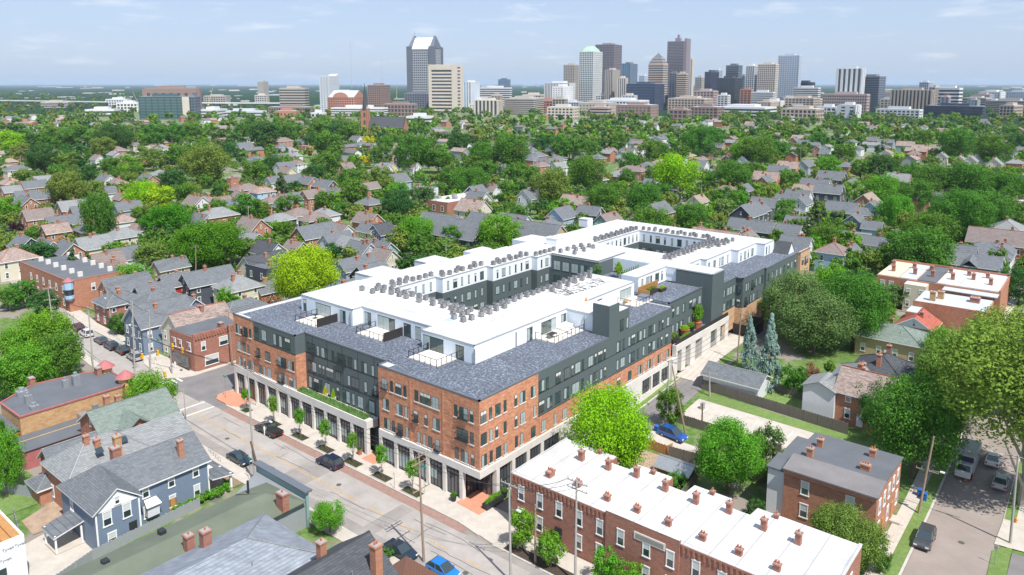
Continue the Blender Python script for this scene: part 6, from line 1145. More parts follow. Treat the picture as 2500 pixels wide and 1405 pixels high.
# the wooded distance: crowns past the three hundred nearest, as one object
def woods():
    V = []; F = []; rr = random.Random(4); W_ = []
    src = [CR['l'][i] for i in range(4)]; low = [crown_mesh(s, 170, 14, .12) for s in (31, 32, 33)]
    import numpy as np
    arr = {}
    for me in src + low:
        v = np.empty(len(me.vertices) * 3); me.vertices.foreach_get('co', v); arr[me.name] = (v.reshape(-1, 3), [tuple(p.vertices) for p in me.polygons])
    n = 0; tries = 0
    while n < 3700 and tries < 110000:
        tries += 1; px = rr.uniform(-60, 2560); u = rr.random(); py = 231 + 130 * (u ** 1.5) if n < 1800 else 350 + 330 * u ** 1.5
        if py < 268 and not (px < 350 or px > 2280) and rr.random() < .93: continue
        p = at(px, py, 0); W = rr.uniform(8, 14) if n < 1800 else rr.uniform(4.5, 8.5)
        if n >= 1800 and p.y < 22 and p.x > -200: continue
        if p.y < 132 and -66 < p.x < 11 or p.y < 60 and p.x > 0: continue
        bad = any(abs(p.x - a) < l * .42 + W * .3 and abs(p.y - b) < l * .42 + W * .3 for a, b, l in occ) or any((p.x - a) ** 2 + (p.y - b) ** 2 < (w_ * .45) ** 2 for a, b, w_ in TREES)
        if bad: continue
        k = proj(p)[2]; me = rr.choice(src if k < 520 else low); v, f = arr[me.name]; a = rr.uniform(0, 6.28); H = W * rr.uniform(.9, 1.25)
        c, s = math.cos(a), math.sin(a); w_ = np.empty_like(v); w_[:, 0] = (v[:, 0] * c - v[:, 1] * s) * W + p.x; w_[:, 1] = (v[:, 0] * s + v[:, 1] * c) * W + p.y; w_[:, 2] = v[:, 2] * H * .95 + terr(p.y) + .3
        o = sum(len(x) for x in V) if not W_ else W_[-1]; W_.append(o + len(w_)); V.append(w_); F += [tuple(i + o for i in q) for q in f]; n += 1
    me = bpy.data.meshes.new('distant_woods'); me.from_pydata(np.concatenate(V).tolist(), [], F); me.materials.append(M['leaf_mid']); me.materials.append(M['leaf_dark']); me.materials.append(M['leaf_olive']); me.materials.append(M['leaf_bright']); me.materials.append(M['leaf_soft'])
    # each crown keeps one of four leaf tones
    mi = []; k = 0
    return me, W_
me, bounds = woods()
import bisect
tone = [random.Random(i).choice((0, 0, 0, 1, 2, 2, 3, 4, 4)) for i in range(len(bounds) + 1)]
me.polygons.foreach_set('material_index', [tone[bisect.bisect_right(bounds, p.vertices[0])] for p in me.polygons])
tag(link('distant_woods', me), 'mass of distant tree crowns spreading between the far houses and downtown', 'woods', None, 'stuff')

# more roofs than can be told apart, between the crowns before downtown
g = MB(); rr = random.Random(31); n = 0
while n < 210:
    px = rr.uniform(-20, 2520); py = 283 + 110 * rr.random(); p = at(px, py, 5)
    if any(abs(p.x - a) < 11 and abs(p.y - b) < 11 for a, b, l in HS2) or 860 < px < 1020 and py < 345: continue
    n += 1; L, Wd, e, r = rr.uniform(9, 15), rr.uniform(7, 9), rr.uniform(5, 6.5), rr.uniform(1.8, 2.8); x, y, z = p.x, p.y, terr(p.y); wm = rr.choice((0, 0, 1, 1, 2)); rm = rr.choice((3, 3, 4, 5, 6))
    if rr.random() < .5:
        g.box(x - L / 2, y - Wd / 2, z, x + L / 2, y + Wd / 2, z + e, wm); q = Wd / 2 + .4; a = L / 2 + .4
        g.slab([(x - a, y - q, z + e), (x + a, y - q, z + e), (x + a, y, z + e + r), (x - a, y, z + e + r)], .2, rm); g.slab([(x + a, y + q, z + e), (x - a, y + q, z + e), (x - a, y, z + e + r), (x + a, y, z + e + r)], .2, rm); g.quad([(x + L / 2, y - Wd / 2, z + e), (x + L / 2, y + Wd / 2, z + e), (x + L / 2, y, z + e + r)], wm)
    else:
        g.box(x - Wd / 2, y - L / 2, z, x + Wd / 2, y + L / 2, z + e, wm); q = Wd / 2 + .4; a = L / 2 + .4
        g.slab([(x + q, y - a, z + e), (x + q, y + a, z + e), (x, y + a, z + e + r), (x, y - a, z + e + r)], .2, rm); g.slab([(x - q, y + a, z + e), (x - q, y - a, z + e), (x, y - a, z + e + r), (x, y + a, z + e + r)], .2, rm); g.quad([(x - Wd / 2, y - L / 2, z + e), (x + Wd / 2, y - L / 2, z + e), (x, y - L / 2, z + e + r)], wm)
    g.cbox(x + 1, y + 1, z + e, .7, .7, r + .9, 0)
tag(g.build('distant_houses', ['brick_orange', 'siding_white', 'siding_grey', 'roof_grey', 'roof_light', 'roof_brown', 'roof_pink']), 'scatter of small far roofs showing between distant tree crowns', 'houses', None, 'stuff')
# ------------------------------------------------------------------ downtown skyline
for nm, c in dict(t_greywall=(.33, .35, .38), t_dark=(.13, .145, .18), t_granite=(.25, .215, .24), t_slate=(.15, .17, .215), t_cream=(.60, .53, .45), t_white=(.66, .66, .66), t_tan=(.47, .38, .31), t_brickred=(.42, .20, .14), t_brown=(.27, .19, .17), t_concrete=(.42, .38, .33), t_black=(.045, .055, .075), t_navy=(.05, .065, .11), t_pink=(.45, .34, .31), t_green=(.34, .50, .38), t_steel=(.52, .55, .60)).items(): plain(nm, c, .6, 0, .06, .05)
for nm, c in dict(g_dark=(.06, .07, .09), g_blue=(.20, .36, .54), g_teal=(.05, .10, .12), g_grey=(.10, .12, .15), g_green=(.10, .17, .17)).items(): glass(nm, c, .12, .8)
VA = R_(20)
def facade(g, w, d, z0, h, style, fl, bay, mw, mg, t=.5):
    """glass box wrapped with real floor bands and piers; faces -y and +x (and backs)"""
    g.box(-w / 2, -d / 2, z0, w / 2, d / 2, z0 + h, mg); nf = max(2, int(h / fl)); n1 = max(2, int(w / bay)); n2 = max(2, int(d / bay)); e = t
    hb, vb = {'grid': (.42, .34), 'bands': (.52, 0), 'vert': (0, .5), 'fine': (.25, .22), 'solid': (.62, .6), 'ribs': (.3, .16), 'dots': (.7, .62)}[style]
    if hb:
        for i in range(nf + 1): z = z0 + h * i / nf; hh = fl * hb; g.box(-w / 2 - e, -d / 2 - e, max(z0, z - hh), w / 2 + e, d / 2 + e, min(z0 + h, z + .01) if i == nf else z, mw)
    if vb:
        for i in range(n1 + 1): x = -w / 2 + w * i / n1; b_ = bay * vb / 2; g.box(x - b_, -d / 2 - e * 1.1, z0, x + b_, -d / 2, z0 + h, mw)
        for i in range(n2 + 1): y = -d / 2 + d * i / n2; b_ = bay * vb / 2; g.box(w / 2, y - b_, z0, w / 2 + e * 1.1, y + b_, z0 + h, mw)
    g.box(-w / 2 - e, -d / 2 - e, z0 + h, w / 2 + e, d / 2 + e, z0 + h + .8, mw)
def tower(xl, xr, yt, D, split, style, wall, gl, label, cat='tower', fl=4.2, bay=4.5, roof=None, top=0, name='office_tower', yb=None, group=None, t=.5):
    """xl..xr columns in the picture, yt its top row, D its distance; split = share of the width taken by the left face"""
    m = seen((xl + xr) / 2, D); k = proj(m)[2]; W = (xr - xl) * k / F_; w_ = W * split / math.cos(VA); d = W * (1 - split) / math.sin(VA)
    d = max(14, min(d, 60)); w_ = (W - d * math.sin(VA)) / math.cos(VA)
    h = height_at(m, yt); z0 = 0
    # turn so that the left face looks back at the camera, the right face shows narrow
    va = math.atan2((CAM - m).y, (CAM - m).x); rz = va + math.pi / 2 - VA
    mm = m + Vector((math.cos(va), math.sin(va), 0)) * -d * .5
    o = thing(name, label, cat, (m.x, m.y, terr(m.y)), rz, group); h -= terr(m.y)
    g = MB(); facade(g, w_, d, 0, h - top, style, fl, bay, 1, 0, t); g.build('facade', [gl, wall], o)
    if roof is None: q = MB(); q.cbox(0, 0, h - top + .8, w_ * .5, d * .5, 4); q.cbox(0, 0, h - top + .8, w_ - 1, d - 1, .2, 1); q.build('rooftop_plant', [wall, 'membrane_light'], o)
    return o, w_, d, h
# the tall gabled granite tower
o, w_, d, h = tower(1001, 1084, 122, 1680, .70, 'grid', 't_greywall', 'g_dark', 'tallest left tower, grey granite with notched corners and pointed metallic gable roof', fl=5, bay=4.2, roof=1, name='gabled_tower')
g = MB()
for sx in (-1, 1):
    for sy in (-1, 1): g.cbox(sx * w_ * .43, sy * d * .43, 0, w_ * .20, d * .22, h + 6, 0)
g.build('corner_shaft', 't_dark', o)
g = MB(); a, c = w_ / 2 + .5, d / 2 + .5; r = 26
g.slab([(-a * .72, -c, h), (a * .72, -c, h), (a * .72, 0, h + r), (-a * .72, 0, h + r)], 1, 0); g.slab([(a * .72, c, h), (-a * .72, c, h), (-a * .72, 0, h + r), (a * .72, 0, h + r)], 1, 0)
for s in (-1, 1):
    g.quad([(s * a * .74, -c, h), (s * a * .74, c, h), (s * a * .74, 0, h + r)], 1)
    q = [(s * a * .66, -c * .9, h + 3), (s * a, -c * .9, h + 3), (s * a * .86, 0, h + r + 4), (s * a * .7, 0, h + r + 4)]; g.quad(q, 1); q = [(s * a * .66, c * .9, h + 3), (s * a, c * .9, h + 3), (s * a * .86, 0, h + r + 4), (s * a * .7, 0, h + r + 4)]; g.quad(q, 1)
    g.quad([(s * a, -c * .9, h + 2), (s * a, c * .9, h + 2), (s * a * .86, 0, h + r + 4)], 1)
g.tube((-a * .8, 0, h + r), (-a * .8, 0, h + r + 16), .5, .2, 4, 1)
g.build('gable_roof', ['t_white', 't_dark'], o)
mark('the pointed-gable tower', 1043, 200)
tower(992, 1062, 229, 1560, .95, 'grid', 't_slate', 'g_dark', 'dark mid-rise block at the foot of the pointed-gable tower', 'office block', roof=None, name='office_block', bay=5)
o, w_, d, h = tower(1052, 1132, 160, 1480, .74, 'bands', 't_cream', 'g_dark', 'cream office tower with dark window bands in front of the pointed-gable tower', roof=1, fl=6.2)
g = MB(); g.cbox(-w_ * .47, -d * .5 - .6, 0, w_ * .12, 1.6, h + 1); g.cbox(w_ * .46, -d * .5 - .6, 0, w_ * .12, 1.6, h + 1); g.box(-w_ / 2, -d / 2 - 1.5, h - 9, w_ / 2, -d / 2 - .4, h); g.box(w_ / 2, -d / 2, 0, w_ / 2 + 1.4, -d / 2 + d * .3, h); g.box(w_ / 2, d * .2, 0, w_ / 2 + 1.4, d / 2, h); g.build('end_pier', 't_cream', o)
tower(1134, 1172, 202, 1620, .45, 'vert', 't_white', 'g_blue', 'white tower with tall vertical window strips right of the cream office tower', bay=5)
tower(1170, 1250, 215, 1750, .92, 'bands', 't_white', 'g_dark', 'low dark glass block with white roof line behind the parking decks', 'office block', name='office_block')
tower(1217, 1246, 195, 2500, .6, 'fine', 't_dark', 'g_blue', 'small distant blue-grey tower on the horizon', name='office_tower')
tower(1160, 1228, 246, 1330, .8, 'vert', 't_cream', 'g_dark', 'low cream building with slim dark vertical windows', 'office block', name='office_block', bay=6)
tower(1232, 1328, 241, 1400, .5, 'bands', 't_concrete', 'g_dark', 'long concrete parking deck left of downtown', 'parking garage', name='parking_deck', fl=3.5)
o, w_, d, h = tower(790, 834, 187, 1500, .32, 'solid', 't_steel', 'g_grey', 'pale slab tower with sloping curved top left of the church spire', roof=1, name='curved_top_tower')
g = MB(); g.slab([(-w_ / 2, -d / 2, h - 8), (w_ / 2, -d / 2, h - 8), (w_ / 2, d / 2, h + 5), (-w_ / 2, d / 2, h + 5)], 8, 0); g.box(-w_ / 2 - .9, -d * .1, 20, -w_ / 2 - .4, d * .1, h - 12, 1); g.build('sloping_top', ['t_steel', 'g_dark'], o)
o, w_, d, h = tower(808, 896, 238, 1330, .5, 'grid', 't_brickred', 'g_dark', 'orange brick complex with arched gables above a white parking deck', 'building', roof=1, fl=3.8, name='brick_complex', bay=4)
g = MB(); g.quad([(w_ / 2 + .6, -d / 2, h), (w_ / 2 + .6, d / 2, h), (w_ / 2 + .6, 0, h + 12)], 0); g.slab([(-w_ / 2, -d / 2, h), (w_ / 2, -d / 2, h), (w_ / 2, 0, h + 12), (-w_ / 2, 0, h + 12)], .5, 1); g.slab([(w_ / 2, d / 2, h), (-w_ / 2, d / 2, h), (-w_ / 2, 0, h + 12), (w_ / 2, 0, h + 12)], .5, 1)
for k in range(8): t0, t1 = math.pi * k / 8, math.pi * (k + 1) / 8; g.quad([(w_ * .3 * math.cos(t1), -d / 2 - 1, h + 9 * math.sin(t1)), (w_ * .3 * math.cos(t0), -d / 2 - 1, h + 9 * math.sin(t0)), (w_ * .3 * math.cos(t0), -d / 2 - 1, h), (w_ * .3 * math.cos(t1), -d / 2 - 1, h)], 0)
g.build('gabled_roof', ['t_brickred', 'membrane_light'], o)
tower(815, 950, 264, 1290, .9, 'bands', 't_white', 'g_dark', 'long low white parking deck behind the church', 'parking garage', name='parking_deck', fl=3.2)
tower(904, 957, 209, 1600, .55, 'grid', 't_brown', 'g_dark', 'reddish-brown brick apartment tower beside the church spire', bay=4, fl=4)
tower(941, 1022, 255, 1330, .93, 'grid', 't_brown', 'g_dark', 'long low brown brick warehouse below the pointed-gable tower', 'warehouse', name='warehouse', fl=5, bay=6)
o, w_, d, h = tower(692, 760, 216, 1500, .85, 'bands', 't_concrete', 'g_dark', 'striped concrete office block wider at its top, left of the curved slab tower', 'office block', name='office_block', fl=5)
tower(640, 664, 200, 3200, .5, 'solid', 't_concrete', 'g_grey', 'distant concrete mushroom-topped tower near the horizon', 'tower', name='distant_tower')
# left glass building and its brick backdrop
o, w_, d, h = tower(357, 475, 237, 1180, .97, 'ribs', 'g_teal', 'g_green', 'wide dark green glass office block with pale vertical panel at the left', 'office block', name='glass_office_block', fl=4, bay=9, roof=None)
g = MB(); g.box(w_ * .36, -d / 2 - 1.3, 0, w_ * .5, -d / 2 - .4, h); g.build('pale_panel', 't_cream', o)
tower(472, 497, 237, 1190, .5, 'ribs', 't_slate', 'g_teal', 'narrow green glass wing behind the pale panel', 'office block', name='glass_office_block', fl=4)
o, w_, d, h = tower(372, 495, 217, 1290, .97, 'solid', 't_brown', 'g_dark', 'orange-brown brick office block rising behind the dark glass block', 'office block', name='brick_office_block', fl=12, bay=12)
mark('the glass office block', 425, 265)
tower(497, 560, 268, 1250, .6, 'bands', 't_white', 'g_dark', 'low white complex right of the glass office block', 'building', name='low_building', fl=4); tower(552, 655, 272, 1280, .9, 'bands', 't_steel', 'g_grey', 'long low pale building with horizontal windows', 'building', name='low_building')
tower(665, 770, 262, 1420, .9, 'grid', 't_brown', 'g_dark', 'long low brown brick block left of the brick complex', 'building', name='low_building', fl=5)
# the right-hand cluster
tower(1374, 1411, 160, 1900, .68, 'grid', 't_concrete', 'g_grey', 'grey tower left of the green-domed tower', fl=4)
tower(1328, 1402, 204, 1620, .8, 'vert', 't_white', 'g_dark', 'white hospital-like block with irregular dark vertical strips', 'building', name='striped_block', bay=3.4); tower(1348, 1396, 212, 1500, .5, 'dots', 't_white', 'g_dark', 'white building with staggered small windows', 'building', name='white_block', fl=4)
o, w_, d, h = tower(1411, 1466, 128, 1700, .6, 'fine', 't_white', 'g_green', 'white tower with pale green domed crown', roof=1, name='green_crowned_tower', fl=4.6, bay=3.6)
g = MB(); N8 = [(-1, -.6), (-.6, -1), (.6, -1), (1, -.6), (1, .6), (.6, 1), (-.6, 1), (-1, .6)]
for a, b_, z0, z1 in ((1, .86, 0, 5), (.86, .5, 5, 11), (.5, .46, 11, 12.5)):
    for i in range(8):
        p, q = N8[i], N8[(i + 1) % 8]; g.quad([(p[0] * a * w_ / 2, p[1] * a * d / 2, h + z0), (q[0] * a * w_ / 2, q[1] * a * d / 2, h + z0), (q[0] * b_ * w_ / 2, q[1] * b_ * d / 2, h + z1), (p[0] * b_ * w_ / 2, p[1] * b_ * d / 2, h + z1)])
g.quad([(p[0] * .46 * w_ / 2, p[1] * .46 * d / 2, h + 12.5) for p in N8]); g.build('crown_dome', 't_green', o)
mark('the green-crowned tower', 1438, 165)
tower(1449, 1512, 111, 1900, .70, 'fine', 't_granite', 'g_dark', 'tall mauve-brown flat-topped tower behind the green-crowned tower', fl=4, bay=3.5)
tower(1474, 1508, 172, 1640, .5, 'vert', 't_concrete', 'g_grey', 'stepped grey stone tower in front of the mauve-brown tower', bay=4); tower(1504, 1528, 192, 1600, .8, 'vert', 't_cream', 'g_grey', 'short cream stone tower beside the stepped grey tower', bay=4)
tower(1512, 1550, 157, 2000, .5, 'vert', 't_slate', 'g_blue', 'blue-grey glass tower with cut corners right of the mauve-brown tower', bay=5)
tower(1527, 1615, 206, 1560, .7, 'dots', 't_navy', 'g_blue', 'black glass office block with lit bluish window slots', 'office block', name='black_glass_block', fl=5); tower(1555, 1580, 186, 2300, .5, 'fine', 't_steel', 'g_blue', 'pale distant building behind the black glass block', 'building', name='pale_block')
o, w_, d, h = tower(1577, 1623, 158, 1780, .74, 'bands', 't_tan', 'g_dark', 'tan banded tower with stepped pyramid top and spire', roof=1, name='pyramid_topped_tower', fl=5)
g = MB(); s = 1.0
for i in range(5): g.cbox(0, 0, h + i * 3.2, w_ * (1 - .1 * i), d * (1 - .1 * i), 3.2, i % 2)
for a in range(4): 
    q = [(-1, -1), (1, -1), (1, 1), (-1, 1)]; p, r_ = q[a], q[(a + 1) % 4]; g.quad([(p[0] * w_ * .27, p[1] * d * .27, h + 16), (r_[0] * w_ * .27, r_[1] * d * .27, h + 16), (0, 0, h + 26)], 2)
g.tube((0, 0, h + 24), (0, 0, h + 31), .5, .1, 4, 2); g.build('stepped_crown', ['t_tan', 't_slate', 't_dark'], o)
mark('the pyramid-topped tower', 1600, 190)
o, w_, d, h = tower(1621, 1673, 103, 1860, .72, 'bands', 't_granite', 'g_grey', 'tallest right tower, dark grey-mauve with side shaft and rooftop box', name='shafted_tower', fl=3.6, roof=1)
g = MB(); g.box(w_ / 2, -d * .35, 0, w_ / 2 + 5, d * .35, h + 7); g.cbox(-w_ * .02, 0, h, 12, 12, 9); g.tube((0, 0, h + 9), (0, 0, h + 17), 3.5, 3.5, 6); g.build('side_shaft', 't_granite', o)
mark('the side-shafted tower', 1647, 150)
tower(1673, 1685, 145, 2100, .8, 'solid', 't_cream', 'g_grey', 'slender cream tower just right of the tallest right tower', fl=5); tower(1628, 1652, 180, 1600, .9, 'fine', 't_slate', 'g_dark', 'slate-coloured slab below the tallest right tower'); tower(1645, 1672, 181, 1560, .8, 'bands', 't_tan', 'g_dark', 'tan slab with slanted top below the tallest right tower', fl=4)
tower(1713, 1745, 177, 1750, .45, 'fine', 't_navy', 'g_dark', 'plain navy slab tower in the gap right of the tallest right tower'); tower(1690, 1714, 190, 2000, .6, 'grid', 't_concrete', 'g_grey', 'short grey building left of the navy slab tower', 'building', name='grey_block'); tower(1736, 1754, 172, 2200, .5, 'fine', 't_steel', 'g_teal', 'pale teal tower behind the navy slab tower')
tower(1763, 1801, 161, 1800, .75, 'bands', 't_dark', 'g_teal', 'dark teal glass tower with recessed crown', fl=5); tower(1744, 1800, 192, 1600, .72, 'fine', 't_black', 'g_dark', 'plain black block in front of the teal glass tower', 'office block', name='black_block'); tower(1800, 1812, 187, 1900, .5, 'bands', 't_dark', 'g_teal', 'narrow dark block between teal and white towers', 'office block', name='dark_block')
tower(1811, 1838, 162, 1750, .7, 'fine', 't_white', 'g_grey', 'plain white tower left of the beige gridded tower'); tower(1832, 1852, 184, 1700, .8, 'fine', 't_white', 'g_grey', 'lower white tower against the beige gridded tower')
tower(1840, 1887, 158, 1680, .85, 'grid', 't_cream', 'g_dark', 'beige tower with square window grid', fl=4, bay=4); tower(1824, 1882, 226, 1540, .9, 'bands', 't_white', 'g_dark', 'white banded mid-rise below the beige gridded tower', 'building', name='white_block')
tower(1888, 1941, 137, 1780, .88, 'grid', 't_steel', 'g_blue', 'light blue glass tower with white grid', fl=4.5, bay=5); mark('the light blue glass tower', 1913, 180)
tower(1930, 1990, 215, 1650, .9, 'bands', 't_white', 'g_dark', 'white striped block right of the light blue tower', 'office block', name='striped_block', fl=4); tower(1934, 1976, 202, 1800, .8, 'fine', 't_black', 'g_dark', 'dark block behind the white striped block', 'office block', name='dark_block')
tower(2032, 2092, 169, 1500, .9, 'vert', 't_white', 'g_dark', 'white-framed tower with tall black window strips', bay=9, name='striped_tower', t=1); mark('the striped tower', 2060, 200)
tower(2086, 2144, 188, 1540, .75, 'bands', 't_slate', 'g_grey', 'grey glass office block right of the striped tower', 'office block', name='office_block', fl=4.5)
tower(2002, 2106, 231, 1350, .97, 'grid', 't_pink', 'g_dark', 'long pinkish brick gridded block', 'building', name='long_brick_block', fl=5, bay=4); tower(2041, 2089, 257, 1230, .8, 'solid', 't_white', 'g_grey', 'white windowless block below the pinkish brick block', 'building', name='white_block', bay=12)
tower(2167, 2260, 221, 1420, .93, 'vert', 't_tan', 'g_dark', 'long beige ribbed building on the right', 'building', name='ribbed_building', bay=6); tower(2255, 2285, 214, 1500, .4, 'fine', 't_concrete', 'g_grey', 'pale concrete wing beside the ribbed building', 'building', name='pale_block')
tower(2280, 2330, 216, 1450, .85, 'bands', 't_white', 'g_dark', 'white banded office block right of the ribbed building', 'office block', name='office_block', fl=6); tower(2230, 2258, 202, 2100, .7, 'fine', 't_steel', 'g_grey', 'distant grey building above the ribbed building', 'building', name='grey_block'); tower(2255, 2383, 260, 1180, .96, 'bands', 't_navy', 'g_dark', 'long low black glass building at the right', 'office block', name='black_glass_block', fl=4)
tower(2135, 2235, 268, 1150, .95, 'grid', 't_white', 'g_dark', 'white apartment row with stepped roofline at the right', 'apartment building', name='white_apartments', fl=4, bay=6); tower(2400, 2500, 247, 1500, .9, 'bands', 't_concrete', 'g_dark', 'open concrete parking deck at the right edge', 'parking garage', name='parking_deck', fl=3.5); tower(2432, 2478, 258, 1230, .6, 'grid', 't_tan', 'g_dark', 'tan mid-rise near the right edge', 'building', name='tan_block')
# low blocks along the foot of downtown
low = [(1336, 1412, 262, 1210, 't_cream', 'pale stone hall with flat roof left of the red brick row'), (1412, 1500, 252, 1330, 't_concrete', 'grey stone hall below the green-crowned tower'), (1455, 1580, 246, 1400, 't_white', 'long white low building below the black glass block'), (1504, 1602, 257, 1270, 't_brown', 'long low reddish brick row with flat roof'), (1628, 1732, 241, 1400, 't_tan', 'long tan and brick low block below the tallest right tower'),
       (1440, 1490, 262, 1200, 't_pink', 'brick gabled hall at the edge of the trees'), (1688, 1745, 223, 1560, 't_pink', 'pink brick block below the navy slab tower'), (1800, 1830, 219, 1560, 't_brickred', 'red brick block below the white tower'), (1682, 1760, 262, 1190, 't_brown', 'brown brick warehouse at the tree line'), (1740, 1885, 262, 1290, 't_white', 'long white low building with small dark windows'), (1630, 1682, 268, 1120, 't_brown', 'plain brown windowless hall among the trees'), (1905, 2000, 266, 1150, 't_tan', 'long tan brick building with dark strip windows'),
       (1910, 1990, 240, 1450, 't_tan', 'tan low block right of the light blue tower'), (1990, 2040, 262, 1260, 't_white', 'small white commercial building at the tree line'), (2340, 2400, 240, 1650, 't_concrete', 'grey low block beyond the black glass building'), (2380, 2432, 225, 1900, 't_white', 'white low block on the right horizon'), (2140, 2170, 243, 1500, 't_cream', 'cream low block beside the ribbed building'), (2440, 2500, 225, 2300, 't_steel', 'pale low complex at the far right horizon'),
       (150, 175, 290, 1050, 't_pink', 'pink low building among the trees at the left'), (35, 96, 300, 980, 't_brickred', 'red brick hall among the trees at the far left'), (225, 300, 268, 1300, 't_white', 'white warehouse left of the glass office block'), (300, 355, 252, 1500, 't_white', 'white sheds left of the glass office block'), (510, 570, 235, 2100, 't_concrete', 'low grey building right of the glass office block'), (632, 664, 233, 2200, 't_cream', 'pale fan-shaped building near the horizon'),
       (275, 330, 243, 1900, 't_white', 'white low building under the elevated highway'), (120, 190, 250, 1700, 't_concrete', 'grey low building under the elevated highway'), (680, 735, 272, 1180, 't_brickred', 'orange brick school-like building at the tree line'), (765, 800, 276, 1150, 't_white', 'white low building at the tree line left of the church'), (995, 1060, 285, 1050, 't_white', 'white sheds right of the church'), (1275, 1330, 232, 1700, 't_cream', 'cream block behind the concrete parking deck'), (1300, 1370, 246, 1450, 't_brickred', 'red brick block right of the parking deck'), (1560, 1625, 233, 1620, 't_slate', 'dark low block left of the tan slab')]
for xl, xr, yt, D, wl, lb in low: tower(xl, xr, yt, D, .8, random.Random(xl).choice(('grid', 'bands', 'grid', 'dots')), wl, 'g_dark', lb, 'building', name='low_building', fl=4.5, bay=6)
rr = random.Random(5)
for i in range(46):
    xl = rr.uniform(1130, 2420); wd = rr.uniform(22, 60); D = rr.uniform(1350, 2100); yt = rr.uniform(232, 258) - (D - 1350) * .012; wl = rr.choice(('t_white', 't_cream', 't_concrete', 't_tan', 't_slate', 't_pink', 't_white', 't_steel'))
    o, _, _, _ = tower(xl, xl + wd, yt, D, rr.choice((.6, .8, .9)), rr.choice(('grid', 'bands', 'vert', 'dots', 'fine')), wl, rr.choice(('g_dark', 'g_grey', 'g_blue')), '', 'building', name='mid_rise', fl=4, bay=5)
    AUTO.append((o, dict(t_white='white', t_cream='cream', t_concrete='grey concrete', t_tan='tan', t_slate='slate grey', t_pink='pinkish', t_brown='brown', t_steel='pale steel')[wl] + ' mid-rise block', 'building', xl + wd / 2, yt + 10))
# pale roofs dotted over the far plain
rr = random.Random(77)
for i in range(150):
    px = rr.choice((rr.uniform(0, 700), rr.uniform(0, 700), rr.uniform(0, 1000), rr.uniform(1130, 1400), rr.uniform(1950, 2500), rr.uniform(2150, 2500))); py = 210 + 50 * rr.random() ** 1.2; p = at(px, py); k = proj(p)[2]
    L = rr.uniform(5, 26) * k / F_; t = thing('far_building', '', 'building', (p.x, p.y, terr(p.y)), AZ + rr.uniform(-.3, .3)); g = MB(); hh = rr.uniform(1.2, 2.9) * k / F_; D_ = L * rr.uniform(.8, 1.6)
    g.box(-L / 2, -D_ / 2, 0, L / 2, D_ / 2, hh, 0); g.box(-L / 2 - .3, -D_ / 2 - .3, hh, L / 2 + .3, D_ / 2 + .3, hh + .4, 1); g.build('body', [rr.choice(('t_white', 't_steel', 't_concrete', 't_cream')), 'white_roof'], t)
    AUTO.append((t, 'pale far building', 'building', px, py))
# elevated highway
p0 = seen(-40, 1900, 0); p1 = seen(372, 1650, 0); p2 = seen(690, 1600)
hw = thing('elevated_highway', 'long elevated highway on piers crossing the left distance', 'highway')
g = MB(); q = MB()
for a, b_ in ((p0, p1), (p1, p2)):
    n = 14; u = (b_ - a).normalized(); s = Vector((-u.y, u.x, 0)) * 6; z = 17
    for i in range(n): c = a + (b_ - a) * (i / n); q.cbox(c.x, c.y, 0, 2.5, 5, z)
    g.slab([tuple(Vector((v.x, v.y, z + 1.5))) for v in (a - s, b_ - s, b_ + s, a + s)], 2.2, 0)
g.build('deck', 't_white', hw); q.build('pier', 't_concrete', hw)
def lattice(px, top, D, w_, mat, label, name='radio_mast'):
    m = seen(px, D); h = height_at(m, top); t = thing(name, label, 'mast', (m.x, m.y, 0)); g = MB()
    for a in range(3): g.tube((w_ * math.cos(a * 2.1), w_ * math.sin(a * 2.1), 0), (w_ * .3 * math.cos(a * 2.1), w_ * .3 * math.sin(a * 2.1), h), w_ * .22, n=4)
    for k in range(12): g.tube((-w_ * .7, 0, h * k / 12), (w_ * .7, 0, h * (k + 1) / 12), w_ * .14, n=4)
    g.build('lattice', mat, t)
lattice(865, 100, 3200, 1.3, 't_steel', 'tall thin radio mast on the horizon left of the church spire'); lattice(939, 145, 3600, 1.5, 't_steel', 'shorter thin radio mast between the church spire and the pointed-gable tower')
def crane(px, base, top, lean, mat, label):
    m = at(px, base); k = proj(m)[2]; t = thing('construction_crane', label, 'crane', tuple(m)); h = height_at(m, top); dx = RT * (lean * k / F_); g = MB(); g.tube((0, 0, 0), (dx.x, dx.y, h), .9, .5, 4); g.tube((1, 0, 0), (dx.x + .6, dx.y, h), .5, .4, 4); g.build('boom', mat, t); q = MB(); q.cbox(0, 0, 0, 5, 4, 3); q.build('cab', mat, t)
crane(345, 270, 228, -18, 't_pink', 'leaning red lattice crane left of the glass office block'); crane(508, 258, 217, 14, 'siding_yellow', 'leaning yellow crane boom right of the glass office block'); crane(968, 240, 207, 1, 'siding_yellow', 'upright yellow pylon left of the pointed-gable tower')

